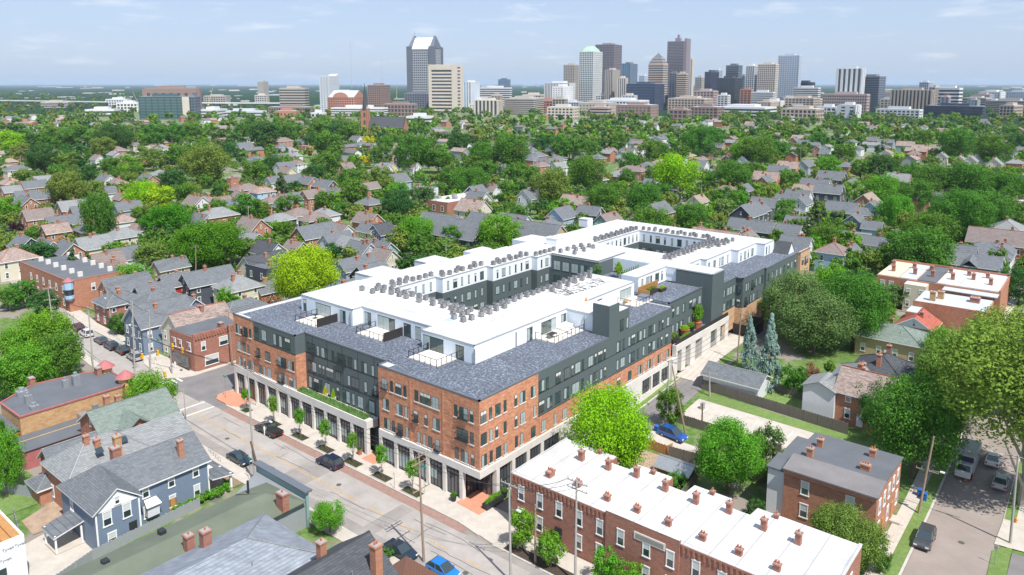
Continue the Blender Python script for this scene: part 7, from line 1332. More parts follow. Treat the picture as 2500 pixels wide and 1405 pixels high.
# ------------------------------------------------------------------ cars
def car_parts(kind, paint):
    """front of the car at +x, wheels on z=0"""
    g = MB(); L, Wd, H = {'sedan': (4.7, 1.82, 1.45), 'suv': (4.75, 1.92, 1.72), 'pickup': (5.7, 1.98, 1.9), 'hatch': (4.3, 1.8, 1.5)}[kind]; a = L / 2; c = Wd / 2
    if kind == 'pickup': body = [(-a, .55), (-a, 1.02), (-a + .05, 1.06), (.9, 1.08), (a - .15, 1.02), (a, .8), (a, .45), (-a + .1, .42)]; cab = [(-.95, 1.05), (-.85, H - .05), (.65, H), (1.35, 1.08)]
    elif kind == 'suv': body = [(-a, .5), (-a + .02, 1.0), (.9, 1.0), (a - .35, .92), (a, .7), (a, .38), (-a + .1, .36)]; cab = [(-a + .08, 1.0), (-a + .45, H - .04), (.2, H), (1.2, 1.0)]
    else: body = [(-a, .5), (-a + .03, .92), (-a + .5, .95), (.95, .92), (a - .4, .8), (a, .6), (a, .35), (-a + .1, .33)]; cab = [(-a + .6, .94) if kind == 'sedan' else (-a + .1, .95), (-a + 1.35, H - .03) if kind == 'sedan' else (-a + .6, H - .03), (.15, H), (1.15, .92)]
    def extr(g, pr, w0, w1, m):
        n = len(pr); zm = max(p[1] for p in pr); zn = min(p[1] for p in pr); i = len(g.v)
        for s in (-1, 1):
            for p in pr: k = (p[1] - zn) / (zm - zn); g.v.append((p[0], s * (w0 + (w1 - w0) * k), p[1]))
        for k in range(n): j = (k + 1) % n; g.f.append((i + k, i + j, i + n + j, i + n + k)); g.m.append(m)
        g.f.append(tuple(i + k for k in reversed(range(n)))); g.m.append(m); g.f.append(tuple(i + n + k for k in range(n))); g.m.append(m)
    extr(g, body, c, c * .96, 0); body_m = g.mesh('body', [paint])
    if kind == 'pickup': g = MB(); g.box(-a + .12, -c + .15, 1.03, -1.1, c - .15, 1.075); bed = g.mesh('truck_bed', ['tyre'])
    gl = MB(); extr(gl, cab, c * .93, c * .76, 0); gm = gl.mesh('windows', ['glass_dark'])
    rf = MB(); x0, x1 = cab[1][0] + .12, cab[2][0] - .08; z = H - .015; rf.slab([(x0, -c * .74, z), (x1, -c * .74, z + .03), (x1, c * .74, z + .03), (x0, c * .74, z)], .05, 0)
    for s in (-1, 1):
        rf.tube((cab[2][0], s * c * .77, H), (cab[3][0], s * c * .93, cab[3][1]), .045, n=4); rf.tube((cab[1][0], s * c * .77, H - .04), (cab[0][0], s * c * .93, cab[0][1]), .05, n=4); rf.tube(((cab[1][0] + cab[2][0]) / 2, s * c * .78, H - .02), ((cab[0][0] + cab[3][0]) / 2, s * c * .94, cab[0][1]), .045, n=4)
    rm = rf.mesh('roof', [paint])
    w_ = MB(); w_.tube((0, -.11, 0), (0, .11, 0), .34, n=14); wm = w_.mesh('wheel', ['tyre']); r_ = MB(); r_.tube((0, -.12, 0), (0, .12, 0), .2, n=10); rmm = r_.mesh('rim', ['rim'])
    ps = [('body', body_m, (0, 0, 0), None), ('windows', gm, (0, 0, 0), None), ('roof', rm, (0, 0, 0), None)]
    if kind == 'pickup': ps.append(('truck_bed', bed, (0, 0, 0), None))
    for sx in (-1, 1):
        for sy in (-1, 1): ps.append(('wheel', wm, (sx * L * .31, sy * (c - .1), .34), rmm))
    for s in (-1, 1):
        h_ = MB(); h_.box(-.03, -.2, -.08, .03, .2, .08); ps.append(('headlight', h_.mesh('headlight', ['lamp_clear']), (a - .02, s * c * .68, .66), None)); h2 = MB(); h2.box(-.03, -.14, -.12, .03, .14, .12); ps.append(('taillight', h2.mesh('taillight', ['tail_red']), (-a + .005, s * c * .78, .78), None))
        m_ = MB(); m_.box(-.1, -.08, -.06, .1, .08, .06); ps.append(('mirror', m_.mesh('mirror', [paint]), (cab[3][0] - .35, s * (c + .05), cab[3][1] + .05), None))
    return ps
CARP = {}
def car(px, py, ang, kind, paint, label, name='parked_car', group=None, z=.02, lane=None):
    p = at(px, py); 
    if (kind, paint) not in CARP: CARP[kind, paint] = car_parts(kind, 'car_' + paint)
    t = thing(name, label, {'pickup': 'pickup truck'}.get(kind, 'car'), (p.x, p.y, terr(p.y) + z), ang, group)
    for nm, me, lc, sub in CARP[kind, paint]:
        o = link(nm, me, t, lc)
        if sub: link('rim', sub, o)
    return t
G1 = 'cars parked in the line beyond the crossing'
car(657, 1058, math.pi, 'pickup', 'black', 'black pickup truck parked on the brick lane with a person at its side', 'pickup_truck'); car(806, 1137, math.pi, 'suv', 'navy', 'dark navy car parked on the brick lane right of the black pickup')
car(585, 1128, 0, 'sedan', 'midnight', 'dark blue-green sedan parked at the near kerb by the leaning pole'); car(1642, 1078, -.12, 'suv', 'blue', 'bright blue hatchback parked on the raised concrete pad behind the fence')
car(2257, 1325, -math.pi / 2, 'suv', 'grey', 'dark grey suv parked facing the camera on the side street'); car(2443, 1185, math.pi / 2, 'sedan', 'silver', 'silver sedan parked under the overhanging tree on the side street'); car(2425, 1130, math.pi / 2, 'sedan', 'white', 'white car almost hidden behind the overhanging tree')
car(1082, 1403, 0, 'hatch', 'brightblue', 'bright blue car cut off by the bottom edge beside the utility pole'); car(978, 1355, 0, 'sedan', 'midnight', 'dark car half hidden behind the brown metal roof')
for px, py, kd, pt, lb in ((190, 806, 'suv', 'maroon', 'maroon car, the one furthest up the parked line'), (212, 820, 'suv', 'white', 'white car behind the maroon car in the parked line'), (247, 837, 'sedan', 'grey', 'dark grey sedan behind the white car in the parked line'), (272, 851, 'suv', 'midnight', 'dark slate suv in the middle of the parked line'), (299, 862, 'suv', 'black', 'blackish suv, second from the crossing in the parked line'), (329, 878, 'suv', 'silver', 'greyish silver suv nearest the crossing in the parked line')): car(px, py, math.pi - .06, kd, pt, lb, group=G1)
for px, py, kd, pt, lb in ((1252, 491, 'suv', 'white', 'white pickup-like suv in the far parking area behind the commercial building'), (1277, 493, 'sedan', 'silver', 'silver sedan in the far parking area'), (1315, 499, 'suv', 'midnight', 'dark suv in the far parking area under the olive tree'), (1966, 420, 'sedan', 'white', 'white car on the far narrow street to the right'), (1960, 430, 'sedan', 'red', 'red car on the far narrow street to the right'), (1722, 520, 'sedan', 'navy', 'navy car between trees beyond the rear wing'), (1876, 476, 'sedan', 'navy', 'dark blue car parked among grey-roofed houses'), (1858, 478, 'sedan', 'white', 'white car parked among grey-roofed houses'), (2145, 655, 'suv', 'midnight', 'dark car parked in the alley beside the big tree')): car(px, py, math.pi / 2 if px > 1900 else 0, kd, pt, lb)
p = at(2352, 1165); t = thing('box_truck', 'white-cabbed box truck with dark panel above the cab standing under trees on the side street', 'truck', (p.x, p.y + 2, terr(p.y)), -math.pi / 2)
g = MB(); g.box(-4.6, -1.2, .8, 1.6, 1.2, 3.3, 0); g.box(1.6, -1.05, 2.3, 1.64, 1.05, 3.1, 1)
for k in range(8): g.box(-4.55 + k * .8, -1.23, .85, -4.5 + k * .8, 1.23, 3.25, 0)
g.build('cargo_box', ['car_silver', 'car_navy'], t); g = MB(); g.prism([(1.7, -1), (3.3, -1), (3.3, 1), (1.7, 1)], .5, 1.4); g.slab([(1.7, -.95, 2.2), (2.5, -.9, 2.2), (2.5, .9, 2.2), (1.7, .95, 2.2)], .8); g.build('cab', 'car_white', t); g = MB(); g.slab([(2.5, -.85, 2.1), (3.0, -.9, 1.42), (3.0, .9, 1.42), (2.5, .85, 2.1)], .03); g.build('windscreen', 'glass_dark', t)
for x in (-3.3, 2.3):
    for y in (-.95, .95): g = MB(); g.tube((x, y - .15, .45), (x, y + .15, .45), .45, n=12); g.build('wheel', 'tyre', t)
for y in (-.75, .75): g = MB(); g.box(3.3, y - .18, .8, 3.34, y + .18, 1.0); g.build('headlight', 'lamp_clear', t)

# ------------------------------------------------------------------ poles, wires, signals
TIPS = {}
def pole(key, bx, by, tx, ty, label, arms=(1.2,), mat='pole_wood', lamp=None, name='utility_pole', r=.17, hgt=None, arm_ang=0, cat='utility pole'):
    b = at(bx, by); 
    if hgt is None:
        # top: on the vertical plane through the base that faces the camera
        n = Vector((FW.x, FW.y, 0)).normalized(); ry = ray(tx, ty); tt = (b - CAM).dot(n) / ry.dot(n); top = CAM + ry * tt
    else: top = b + Vector((0, 0, hgt))
    t = thing(name, label, cat, tuple(b)); v = top - b; g = MB(); g.tube((0, 0, -.2), tuple(v), r, r * .62, 8); g.build('shaft', mat, t)
    for i, dz in enumerate(arms):
        c = v * (1 - dz / v.length); g = MB(); u = Vector((math.cos(arm_ang), math.sin(arm_ang), 0)); g.tube(tuple(c - u * 1.4 + Vector((0, .15, 0))), tuple(c + u * 1.4 + Vector((0, .15, 0))), .07, n=4)
        for k in (-1.3, -.7, .7, 1.3): g.tube(tuple(c + u * k + Vector((0, .15, .05))), tuple(c + u * k + Vector((0, .15, .28))), .05, n=5)
        g.build('crossarm', mat, t)
    if lamp:
        lx, ly, lz = lamp; c = Vector((v.x, v.y, 0)) * (lz / v.z) + Vector((0, 0, lz)); g = MB(); e = c + Vector((lx, ly, .6)); g.tube(tuple(c), tuple(e), .045, n=5); g.build('lamp_arm', 'galvanised', t); g = MB(); g.cbox(e.x, e.y, e.z - .1, .55 if abs(lx) > abs(ly) else .28, .28 if abs(lx) > abs(ly) else .55, .16); g.build('lamp_head', 'lamp_clear', t)
    TIPS[key] = (b + v, Vector((math.cos(arm_ang), math.sin(arm_ang), 0)), arms); return t, b, v
pole('A', 1035, 1372, 1022, 1108, 'utility pole with brown upper half standing on the near kerb of the street', (.4, 1.2, 4.6), 'pole_wood', None, arm_ang=math.pi / 2)
pole('B', 1247, 1420, 1243, 1182, 'pale wooden utility pole carrying a street lamp in front of the row house', (.2,), 'pole_grey', (1.6, -.3, 9.2)); pole('C', 1307, 1375, 1307, 1233, 'shorter brown pole standing between the street trees', ()); pole('D', 1404, 1425, 1408, 1172, 'utility pole with crossarms rising in front of the row house roof', (.4, 1.3), 'pole_grey')
pole('E', 622, 1180, 604, 895, 'tall grey utility pole opposite the black pickup with double crossarms', (.6, 5.5), 'pole_grey', (2.2, 1.8, 9.0)); pole('E2', 640, 1182, 612, 1078, 'short stub pole leaning against the tall grey utility pole', (), 'bark', r=.22)
pole('F', 454, 1026, 448, 950, 'thin bare pole beside the street near the crosswalk', (), 'pole_grey', r=.10); pole('G', 129, 790, 117, 702, 'pole with stacked crossarms at the far left bend of the street', (.3, 3.2), 'pole_grey', arm_ang=R_(50)); pole('H', 228, 905, 215, 750, 'tall grey pole rising left of the parked line of cars', (.3,), 'pole_grey'); pole('I', 278, 818, 258, 697, 'leaning grey pole behind the parked line of cars', (.3,), 'pole_grey', (-1.6, 0, 8))
pole('J', 329, 912, 323, 737, 'tallest pole at the crossing with two crossarms', (.4, 5.0, 7.5), 'pole_grey', (-2.4, .4, 9)); pole('K', 367, 908, 365, 760, 'grey pole at the corner nearest the traffic lights', (.3,), 'pole_grey'); pole('L', 569, 892, 557, 760, 'brown pole standing against the corner of the apartment building', (.3,), 'pole_wood')
pole('M', 2242, 1255, 2280, 1066, 'leaning brown utility pole with street lamp on the side street verge', (5.0,), 'pole_wood', (1.9, -.6, 6.4)); pole('N', 2466, 1328, 2486, 1112, 'grey utility pole at the right-hand corner of the side street', (.3,), 'pole_grey'); pole('O', 1628, 1050, 1633, 880, 'upright utility pole behind the bright blue hatchback', (.3,), 'pole_grey', (-1.6, .5, 7.6)); pole('O2', 1676, 1070, 1641, 893, 'inclined push brace leaning onto the pole by the bright blue hatchback', (), 'pole_wood')
pole('P', 1733, 968, 1732, 908, 'pole with grey equipment cabinet at the fence end', (.3,), 'pole_grey'); pole('Q', 1714, 1033, 1715, 985, 'short brown stub pole in the parking lot edge', (), 'bark'); pole('R', 1800, 884, 1809, 765, 'wooden alley pole in front of the black dumpster enclosure', (.3,), 'pole_wood')
g = [(787, 722, 660, 'behind the left corner of the white roof'), (1089, 668, 598, 'behind the left edge of the white roof'), (1512, 545, 495, 'behind the far white roof corner'), (1239, 480, 438, 'beside the commercial building'), (1240, 505, 446, 'with transformer in the far parking area'), (2187, 640, 560, 'at the bend of the far alley'), (908, 590, 530, 'among the far houses left of the white roof'), (606, 575, 503, 'beside the dense bright tree'), (524, 495, 455, 'among far brick houses'), (1955, 412, 360, 'on the far narrow street'), (1968, 410, 352, 'second on the far narrow street'),
     (1712, 495, 452, 'above the far grey roofs'), (1774, 465, 432, 'far right of the tree line'), (1625, 500, 468, 'between dense trees beyond the rear wing'), (797, 430, 408, 'above the distant brick houses'), (50, 415, 380, 'at the far left'), (478, 715, 600, 'rising behind the corner houses'), (735, 560, 520, 'between hipped roofs'), (1373, 590, 540, 'beyond the long grey roofs'), (2052, 510, 480, 'in the far right gardens'), (1930, 560, 530, 'by the far garage')]
for i, (px, by, ty, w_) in enumerate(g): pole('m%d' % i, px, by, px, ty, 'utility pole ' + w_, (.4,), 'pole_grey' if i % 2 else 'pole_wood', r=.16)
def wires(a, b, label, n=3, sag=1.0, dz=0.):
    (p, u, _), (q, v, _) = TIPS[a], TIPS[b]; g = MB()
    for k in range(n):
        o = (k - (n - 1) / 2) * 1.1; P = p + u * o + Vector((0, 0, -.2 - dz)); Q = q + v * o + Vector((0, 0, -.2 - dz)); pr = P
        for i in range(1, 11): t = i / 10; r_ = P + (Q - P) * t - Vector((0, 0, sag * 4 * t * (1 - t))); g.tube(tuple(pr), tuple(r_), .028, n=3, cap=False); pr = r_
    tag(g.build('power_line', 'wire'), label, 'power line')
wires('E', 'A', 'power lines strung along the near kerb between the two tall street poles', 3, 1.6); wires('E', 'H', 'power lines from the tall pole towards the parked line of cars', 3, 1.5); wires('H', 'G', 'power lines over the trees at the far left bend', 3, 1.2); wires('J', 'I', 'power lines from the crossing pole to the leaning grey pole', 3, .8); wires('K', 'J', 'short power lines between the two poles at the crossing', 2, .4); wires('L', 'K', 'power lines crossing above the dark brick corner shop', 3, .9)
wires('B', 'D', 'power lines along the row house front', 3, .7); wires('A', 'B', 'power lines crossing the street to the lamp pole', 2, 1.0); wires('M', 'N', 'power lines crossing the side street', 2, 1.0); wires('O', 'R', 'power lines along the alley behind the apartment building', 3, 1.6); wires('m0', 'm1', 'power lines along the far side of the white roof', 3, 1.2); wires('I', 'm16', 'power lines from the leaning pole to the corner houses', 3, 1.1); wires('m0', 'm16', 'power lines over the bright lime tree crown', 3, 1.2); wires('B', 'C', 'service wires between lamp pole and short brown pole', 2, .3, .0); wires('L', 'm0', 'power lines rising behind the brick corner of the apartment building', 3, 1.4)
# signals
p = at(420, 914); t = thing('signal_mast', 'steel mast holding yellow traffic lights in front of the dark brick corner shop', 'traffic light', tuple(p)); g = MB(); g.tube((0, 0, 0), (0, 0, 6.6), .16, .11, 8); g.tube((0, 0, 6.2), (-5.5, -1.4, 6.9), .08, n=5); g.build('mast', 'galvanised', t); g = MB(); g.cbox(-3.0, -.9, 6.7, 1.1, .08, .3); g.build('street_sign', 'sign_green', t)
def signal(x, y, z, label): 
    t = thing('traffic_light', label, 'traffic light', (x, y, z)); g = MB(); g.box(-.2, -.18, -.55, .2, .18, .55); g.build('housing', 'signal_yellow', t)
    for k, m_ in enumerate(('sign_green', 'signal_yellow', 'tail_red')): g = MB(); g.tube((0, -.18, -.33 + .33 * k), (0, -.3, -.33 + .33 * k), .12, n=8); g.build('lens', m_, t)
for px, py, lb in ((421, 846, 'yellow traffic light hanging left of the corner shop door'), (445, 855, 'yellow traffic light hanging in front of the corner shop'), (385, 862, 'yellow traffic light above the crossing beside the grey pole'), (347, 870, 'yellow traffic light hanging over the parked silver suv'), (403, 915, 'yellow pedestal signal at the kerb of the crossing')):
    q = at(px, py, 5.5 if py < 900 else 1.6, True); signal(q.x, q.y, q.z, lb)
def sign(bx, by, h, label, mat='sign_green', w_=1.0, hh=.3):
    p = at(bx, by); t = thing('street_sign', label, 'street sign', tuple(p)); g = MB(); g.tube((0, 0, 0), (0, 0, h), .04, n=5); g.build('post', 'galvanised', t); g = MB(); g.cbox(0, 0, h - hh, w_, .04, hh); g.build('plate', mat, t); return t
sign(1036, 1205, 4.2, 'green street name sign on the pavement beside the brown-topped pole'); sign(612, 1178, 3.9, 'green street name sign beside the leaning stub pole'); sign(552, 975, 4.6, 'street name sign on the brick plaza corner', w_=1.1); sign(2427, 1380, 2.6, 'thin sign post on the small lawn', 'galvanised', .4, .5); sign(206, 868, 4, 'green street sign among the trees beside the turreted restaurant'); sign(963, 1195, 2.6, 'small parking sign on the pavement between planting beds', 'white_paint', .3, .45)

# ------------------------------------------------------------------ pavement trees, beds, planters
K = 'planting beds along the pavement in front of the shops'; S_G = 'slender young trees in the pavement beds'
beds = [(-53.0, 2.0), (-44.6, 3.2), (-37.0, 3.4), (-30.2, 3.4), (-23.3, 3.4), (-16.6, 3.4), (-10.0, 3.4)]; ordn = ['first', 'second', 'third', 'fourth', 'fifth', 'sixth', 'seventh']
for i, (x, l) in enumerate(beds):
    t = thing('planting_bed', f'sunken planting bed with pale kerb, {ordn[i]} from the brick plaza', 'planting bed', (x, -3.35, .13), 0, K); g = MB(); g.box(-l / 2, -.75, 0, l / 2, .75, .02, 0)
    for q in ((-l / 2, -.85, l / 2, -.75), (-l / 2, .75, l / 2, .85), (-l / 2 - .1, -.85, -l / 2, .85), (l / 2, -.85, l / 2 + .1, .85)): g.box(q[0], q[1], -.05, q[2], q[3], .1, 1)
    g.build('bed', ['mulch', 'kerb'], t); g = MB(); rr = random.Random(i)
    for k in range(60): a, b_ = rr.uniform(-l / 2 + .1, l / 2 - .1), rr.uniform(-.65, .65); h = rr.uniform(.12, .35); th = rr.uniform(0, 3.1); g.quad([(a - .12 * math.cos(th), b_ - .12 * math.sin(th), .02), (a + .12 * math.cos(th), b_ + .12 * math.sin(th), .02), (a + .1, b_, h)])
    g.build('ground_cover', 'leaf_mid', t)
    tr = tree('young_tree', f'slender young street tree in the {ordn[i]} bed from the brick plaza', Vector((x, -3.3, 0)), 2.0, 5.5 if i > 0 else 4.6, 'b', .42, CR['m'][i % 4]); tr['group'] = S_G
# podium planting in front of the recess
g = MB(); rr = random.Random(8)
for k in range(2600): x = rr.uniform(-42, -24.2); y = rr.uniform(-.15, 1.25); h = rr.uniform(.2, .7) * (1 - abs(y - .5) * .5); th = rr.uniform(0, 3.14); g.quad([(x - .16 * math.cos(th), y - .16 * math.sin(th), 5.7 + h * .4), (x + .16 * math.cos(th), y + .16 * math.sin(th), 5.7 + h * .6), (x + rr.uniform(-.1, .1), y + .1, 5.75 + h)])
g.box(-42, -.15, 5.68, -24.2, 1.2, 5.95); tag(g.build('roof_hedge', 'leaf_soft'), 'long strip of low greenery on the stone podium edge', 'planting')
for x, kd, nm in ((-36.2, 'r', 'small orange-leaved cone shrub in a pot on the podium'), (-34.0, 'v', 'small yellow-green cone shrub in a pot on the podium')):
    t = thing('potted_shrub', nm, 'potted plant', (x, 1.45, 5.72)); c = link('foliage', CR['sm'][0], t, (0, 0, .4)); c.scale = (1.0, 1.0, 1.7); c.material_slots[0].link = 'OBJECT'; c.material_slots[0].material = M['leaf_yellow' if kd == 'r' else 'leaf_lime']; g = MB(); g.tube((0, 0, 0), (0, 0, .5), .35, .45, 10); g.build('pot', 'pale_trim', t)
def planter(x, y, z, r, h, mat, kd, fh, label, name='planter', fw=None, box=None):
    t = thing(name, label, 'planter', (x, y, z)); g = MB()
    if box: g.box(-box[0] / 2, -box[1] / 2, 0, box[0] / 2, box[1] / 2, h)
    else: g.tube((0, 0, 0), (0, 0, h), r * .75, r, 12); g.tube((0, 0, h), (0, 0, h + .1), r * 1.08, n=12)
    g.build('pot', mat, t); c = link('foliage', CR['m'][0], t, (0, 0, h - .1)); fw = fw or r * 2.2; c.scale = (box[0] if box else fw, box[1] if box else fw, fh); c.material_slots[0].link = 'OBJECT'; c.material_slots[0].material = M[TCOL[kd][0]]
z = 7.78
planter(-.8, 63.0, z, .95, 1.3, 'terracotta', 'v', 1.0, 'large terracotta pot with yellow-green plant on the garage terrace'); planter(-1.0, 66.2, z, .7, 1.0, 'metal_dark', 'b', 1.1, 'dark pot with green plant between the two terracotta pots'); planter(-1.0, 69.0, z, .95, 1.3, 'terracotta', 'b', 4.2, 'large terracotta pot holding a small tree on the garage terrace', fw=2.6)
planter(-.9, 58.2, z, 1, .9, 'black_wood', 'o', 1.2, 'dark box planter with bushy plants at the terrace corner', box=(1.6, 3.2)); planter(.1, 61.5, z, 1, .5, 'black_wood', 'b', .6, 'long low planter along the terrace parapet', box=(.8, 5.5))
planter(-24.6, -.9, .15, .4, .8, 'terracotta', 'd', .5, 'dark pot beside the podium entrance'); planter(-3.9, -1.2, .15, .45, .7, 'metal_dark', 'm', .7, 'dark pot with greenery at the corner entrance'); planter(1.0, 1.6, .15, 1, .8, 'metal_dark', 'b', .8, 'long dark box planter with low hedge beside the corner entrance', box=(.9, 3.6)); planter(.9, 4.2, .15, .45, .8, 'metal_dark', 'm', .6, 'round dark pot behind the long box planter'); planter(.7, 7.8, .1, 1, .4, 'stone', 'm', 1.0, 'bushy planting under the side shop window', box=(.9, 4.4))
for i in range(7): planter(-23.4 + .0 * i, 67.2 + i * .9, 15.4, .4, .3, 'black_wood', 'b', 3.0, f'narrow conical evergreen on the roof garden', fw=.95) if 0 else None
for i in range(8):
    t = thing('roof_evergreen', 'slim conical evergreen in the roof garden row, ' + ORD[i] + ' from the near end', 'shrub', (-16.4 + .0 * i, 64.4 + i * .95, 15.3), 0, 'slim evergreens on the roof garden'); c = link('foliage', CR['sm'][0], t, (0, 0, .3)); c.scale = (1.3, 1.3, 3.0); c.material_slots[0].link = 'OBJECT'; c.material_slots[0].material = M['leaf_bright']; g = MB(); g.cbox(0, 0, 0, .8, .8, .5); g.build('pot', 'black_wood', t)
tree('roof_tree', 'small grey-green tree on the roof garden beside the black block', Vector((-21.5, 62.5, 0)), 2.6, 4.4, 'w', .2, CR['m'][1]); bpy.data.objects['roof_tree'].location.z = 15.2
tree('roof_tree', 'small bright tree in the roof garden beside the evergreens', Vector((-20.0, 68.5, 0)), 2.2, 4.2, 'v', .2, CR['m'][2]); bpy.data.objects['roof_tree.001'].location.z = 15.2
g = MB(); g.box(-23.6, 60, 15.3, -18.5, 67, 15.45); tag(g.build('roof_lawn', 'grass'), 'small lawn panel on the roof garden', 'lawn')
# wooden screen, grill, furniture on the roof decks
g = MB(); g.box(-9.2, 58.6, 15.6, -9.05, 66.5, 17.3); g.box(-9.2, 58.5, 15.6, -6.6, 58.65, 17.0)
for k in range(20): g.box(-9.03, 58.6 + k * .4, 15.6, -8.98, 58.85 + k * .4, 17.35)
tag(g.build('wooden_screen', 'wood'), 'honey-coloured wooden screen on the dark roof behind the planted deck', 'screen')
planter(-8.0, 61.5, 15.6, 1, .7, 'black_wood', 'o', .9, 'box planter with grasses in front of the wooden screen', box=(1.0, 4.6)); planter(-7.2, 65.0, 15.6, 1, .5, 'black_wood', 'v', .7, 'box planter with yellowish plants at the end of the wooden screen', box=(1.0, 2.2))
def rest(name, label, cat, x, y, z, parts):
    t = thing(name, label, cat, (x, y, z))
    for nm, mt, bxs in parts:
        g = MB()
        for b_ in bxs: g.box(*b_)
        g.build(nm, mt, t)
zz = ZR + .24
rest('sofa', 'cream lounge sofa on the roof terrace beside the big sliding doors', 'sofa', -8.0, 31.6, zz, [('seat', 'cloth_white', [(-.6, -1.2, .1, .5, 1.2, .5)]), ('backrest', 'cloth_white', [(-.8, -1.2, .1, -.6, 1.2, .95)]), ('armrest', 'cloth_white', [(-.6, 1.2, .1, .5, 1.4, .7)])])
rest('armchair', 'cream armchair near the railing of the roof terrace', 'armchair', -6.4, 30.2, zz, [('seat', 'cloth_white', [(-.45, -.45, .1, .45, .45, .5)]), ('backrest', 'cloth_white', [(-.45, .3, .5, .45, .5, 1.0)])])
rest('dining_table', 'dark outdoor table with planting at the near end of the roof terrace', 'table', -7.2, 26.4, zz, [('tabletop', 'metal_dark', [(-.6, -.9, .7, .6, .9, .76)]), ('leg', 'metal_dark', [(-.5, -.8, 0, -.42, -.72, .7)]), ('leg', 'metal_dark', [(.42, .72, 0, .5, .8, .7)])])
rest('hot_tub', 'covered blue-grey hot tub on the second roof terrace', 'hot tub', -6.3, 55.6, zz, [('tub', 'siding_lilac', [(-.9, -.9, 0, .9, .9, .9)]), ('cover', 't_slate', [(-.95, -.95, .9, .95, .95, 1.02)])])
rest('bench', 'low orange wooden bench on the second roof terrace', 'bench', -8.0, 52.0, zz, [('seat', 'wood', [(-.4, -.8, .4, .4, .8, .48)]), ('leg', 'wood', [(-.35, -.75, 0, -.27, -.67, .4)]), ('leg', 'wood', [(.27, .67, 0, .35, .75, .4)])])
rest('outdoor_table', 'small dark table and chairs on the furthest left roof terrace', 'table', -46.6, 7.6, zz, [('tabletop', 'metal_dark', [(-.5, -.5, .68, .5, .5, .74)]), ('leg', 'metal_dark', [(-.05, -.05, 0, .05, .05, .68)])])
# condenser units on the white roof, every one a thing
ac0 = thing('condenser_unit', 'grey box air-conditioning condenser with round fan grille among the rows on the white roof', 'air conditioner', (0, 0, 0), 0, 'condenser units on the white penthouse roof')
g = MB(); g.box(-.42, -.42, .12, .42, .42, 1.0, 0)
for s in (-1, 1):
    for k in range(5): g.box(-.43, -.43, .2 + k * .16, .43, .43, .24 + k * .16, 1)
g.box(-.44, -.44, .96, .44, .44, 1.04, 1); g.box(-.4, -.4, 0, .4, .4, .12, 2); g.build('cabinet', ['unit_grey', 'galvanised', 'metal_dark'], ac0)
g = MB(); g.tube((0, 0, 1.04), (0, 0, 1.12), .34, n=12, m=0); g.build('fan_grille', ['fan_black'], ac0); freeze(ac0); ac0.scale = (.88, .88, .84)
pos = []; rr = random.Random(12)
RWN = ['left rim row, near part', 'near left short row', 'left rim row, middle part', 'sparse second row on the left', 'left rim row, far part', 'sparse inner row, far left', 'row left of the black block', 'near rim row', 'second near row, left part', 'front row, left end', 'loose front row', 'second near row, right', 'third near row, right end', 'foremost near row', 'right rim row', 'near right short row', 'second right row, far part',
    'left row of the far courtyard', 'second left row, far courtyard', 'back row, far courtyard', 'sparse back row, far courtyard', 'right row, far courtyard', 'second right row, far courtyard', 'third right row, far courtyard', 'outermost right row, far courtyard', 'first row on the black block', 'second row on the black block', 'third row on the black block']
ROWI = []
def rowu(x0, y0, x1, y1, step, off=0):
    n = int(math.hypot(x1 - x0, y1 - y0) / step); nm_ = RWN[ROWI[-1][2] + 1 if ROWI else 0]; ri = (ROWI[-1][2] + 1 if ROWI else 0); end = 'left' if abs(x1 - x0) > 1 else 'near'
    ROWI.extend((nm_, f'{ORD[i]} from the {end} end', ri) for i in range(n + 1))
    for i in range(n + 1):
        t = i / max(1, n); pos.append((x0 + (x1 - x0) * t + rr.uniform(-.15, .15), y0 + (y1 - y0) * t + rr.uniform(-.15, .15) + off))
rowu(-44.0, 24, -44.0, 34.5, 1.75); rowu(-45.4, 25, -45.4, 29, 1.9); rowu(-42.1, 36, -42.1, 48, 1.9); rowu(-43.4, 37, -43.4, 47, 3.6); rowu(-40.4, 50, -40.4, 61.5, 1.9); rowu(-41.7, 53, -41.7, 61, 3.8); rowu(-38.6, 63, -38.6, 70, 1.6)
rowu(-45.5, 21.6, -21.2, 21.6, 1.75); rowu(-44.5, 20.1, -38, 20.1, 1.9); rowu(-46.5, 18.4, -43.5, 18.4, 1.7); rowu(-36, 20.0, -29, 20.0, 3.0); rowu(-26.5, 20.1, -20.6, 20.1, 1.7); rowu(-22.5, 18.4, -18.0, 18.4, 1.6); rowu(-20.6, 16.6, -18.4, 16.6, 1.6)
rowu(-19.4, 22.4, -19.4, 56.2, 1.75); rowu(-18.0, 20.6, -18.0, 27.0, 1.7); rowu(-17.9, 41, -17.9, 54, 2.2)
rowu(-36.6, 85, -36.6, 105.4, 1.5); rowu(-37.9, 87, -37.9, 104.5, 2.2); rowu(-35.0, 106.4, -16.0, 106.4, 1.6); rowu(-32, 107.8, -17, 107.8, 3.2); rowu(-14.2, 79, -14.2, 105.5, 1.7); rowu(-12.8, 79.6, -12.8, 104, 2.0); rowu(-11.4, 96, -11.4, 106, 1.9); rowu(-10.0, 99, -10.0, 107, 2.4)
rowu(-35.4, 68.4, -35.4, 76.5, 2.6); rowu(-33.6, 72, -33.6, 77.5, 2.4); rowu(-32.0, 69, -32.0, 77, 3.4)
for i, (x, y) in enumerate(pos):
    z = ZP + (.32 if -37 < x < -24 and 66.7 < y < 78.3 else .06)
    lb = f'grey rooftop condenser unit, {ROWI[i][0]}, {ROWI[i][1]}'
    if i == 0: ac0.location = (x, y, z); ac0['label'] = lb
    else: dup(ac0, (x, y, z), rr.uniform(-.12, .12), label=lb)
g = MB(); rr = random.Random(2)
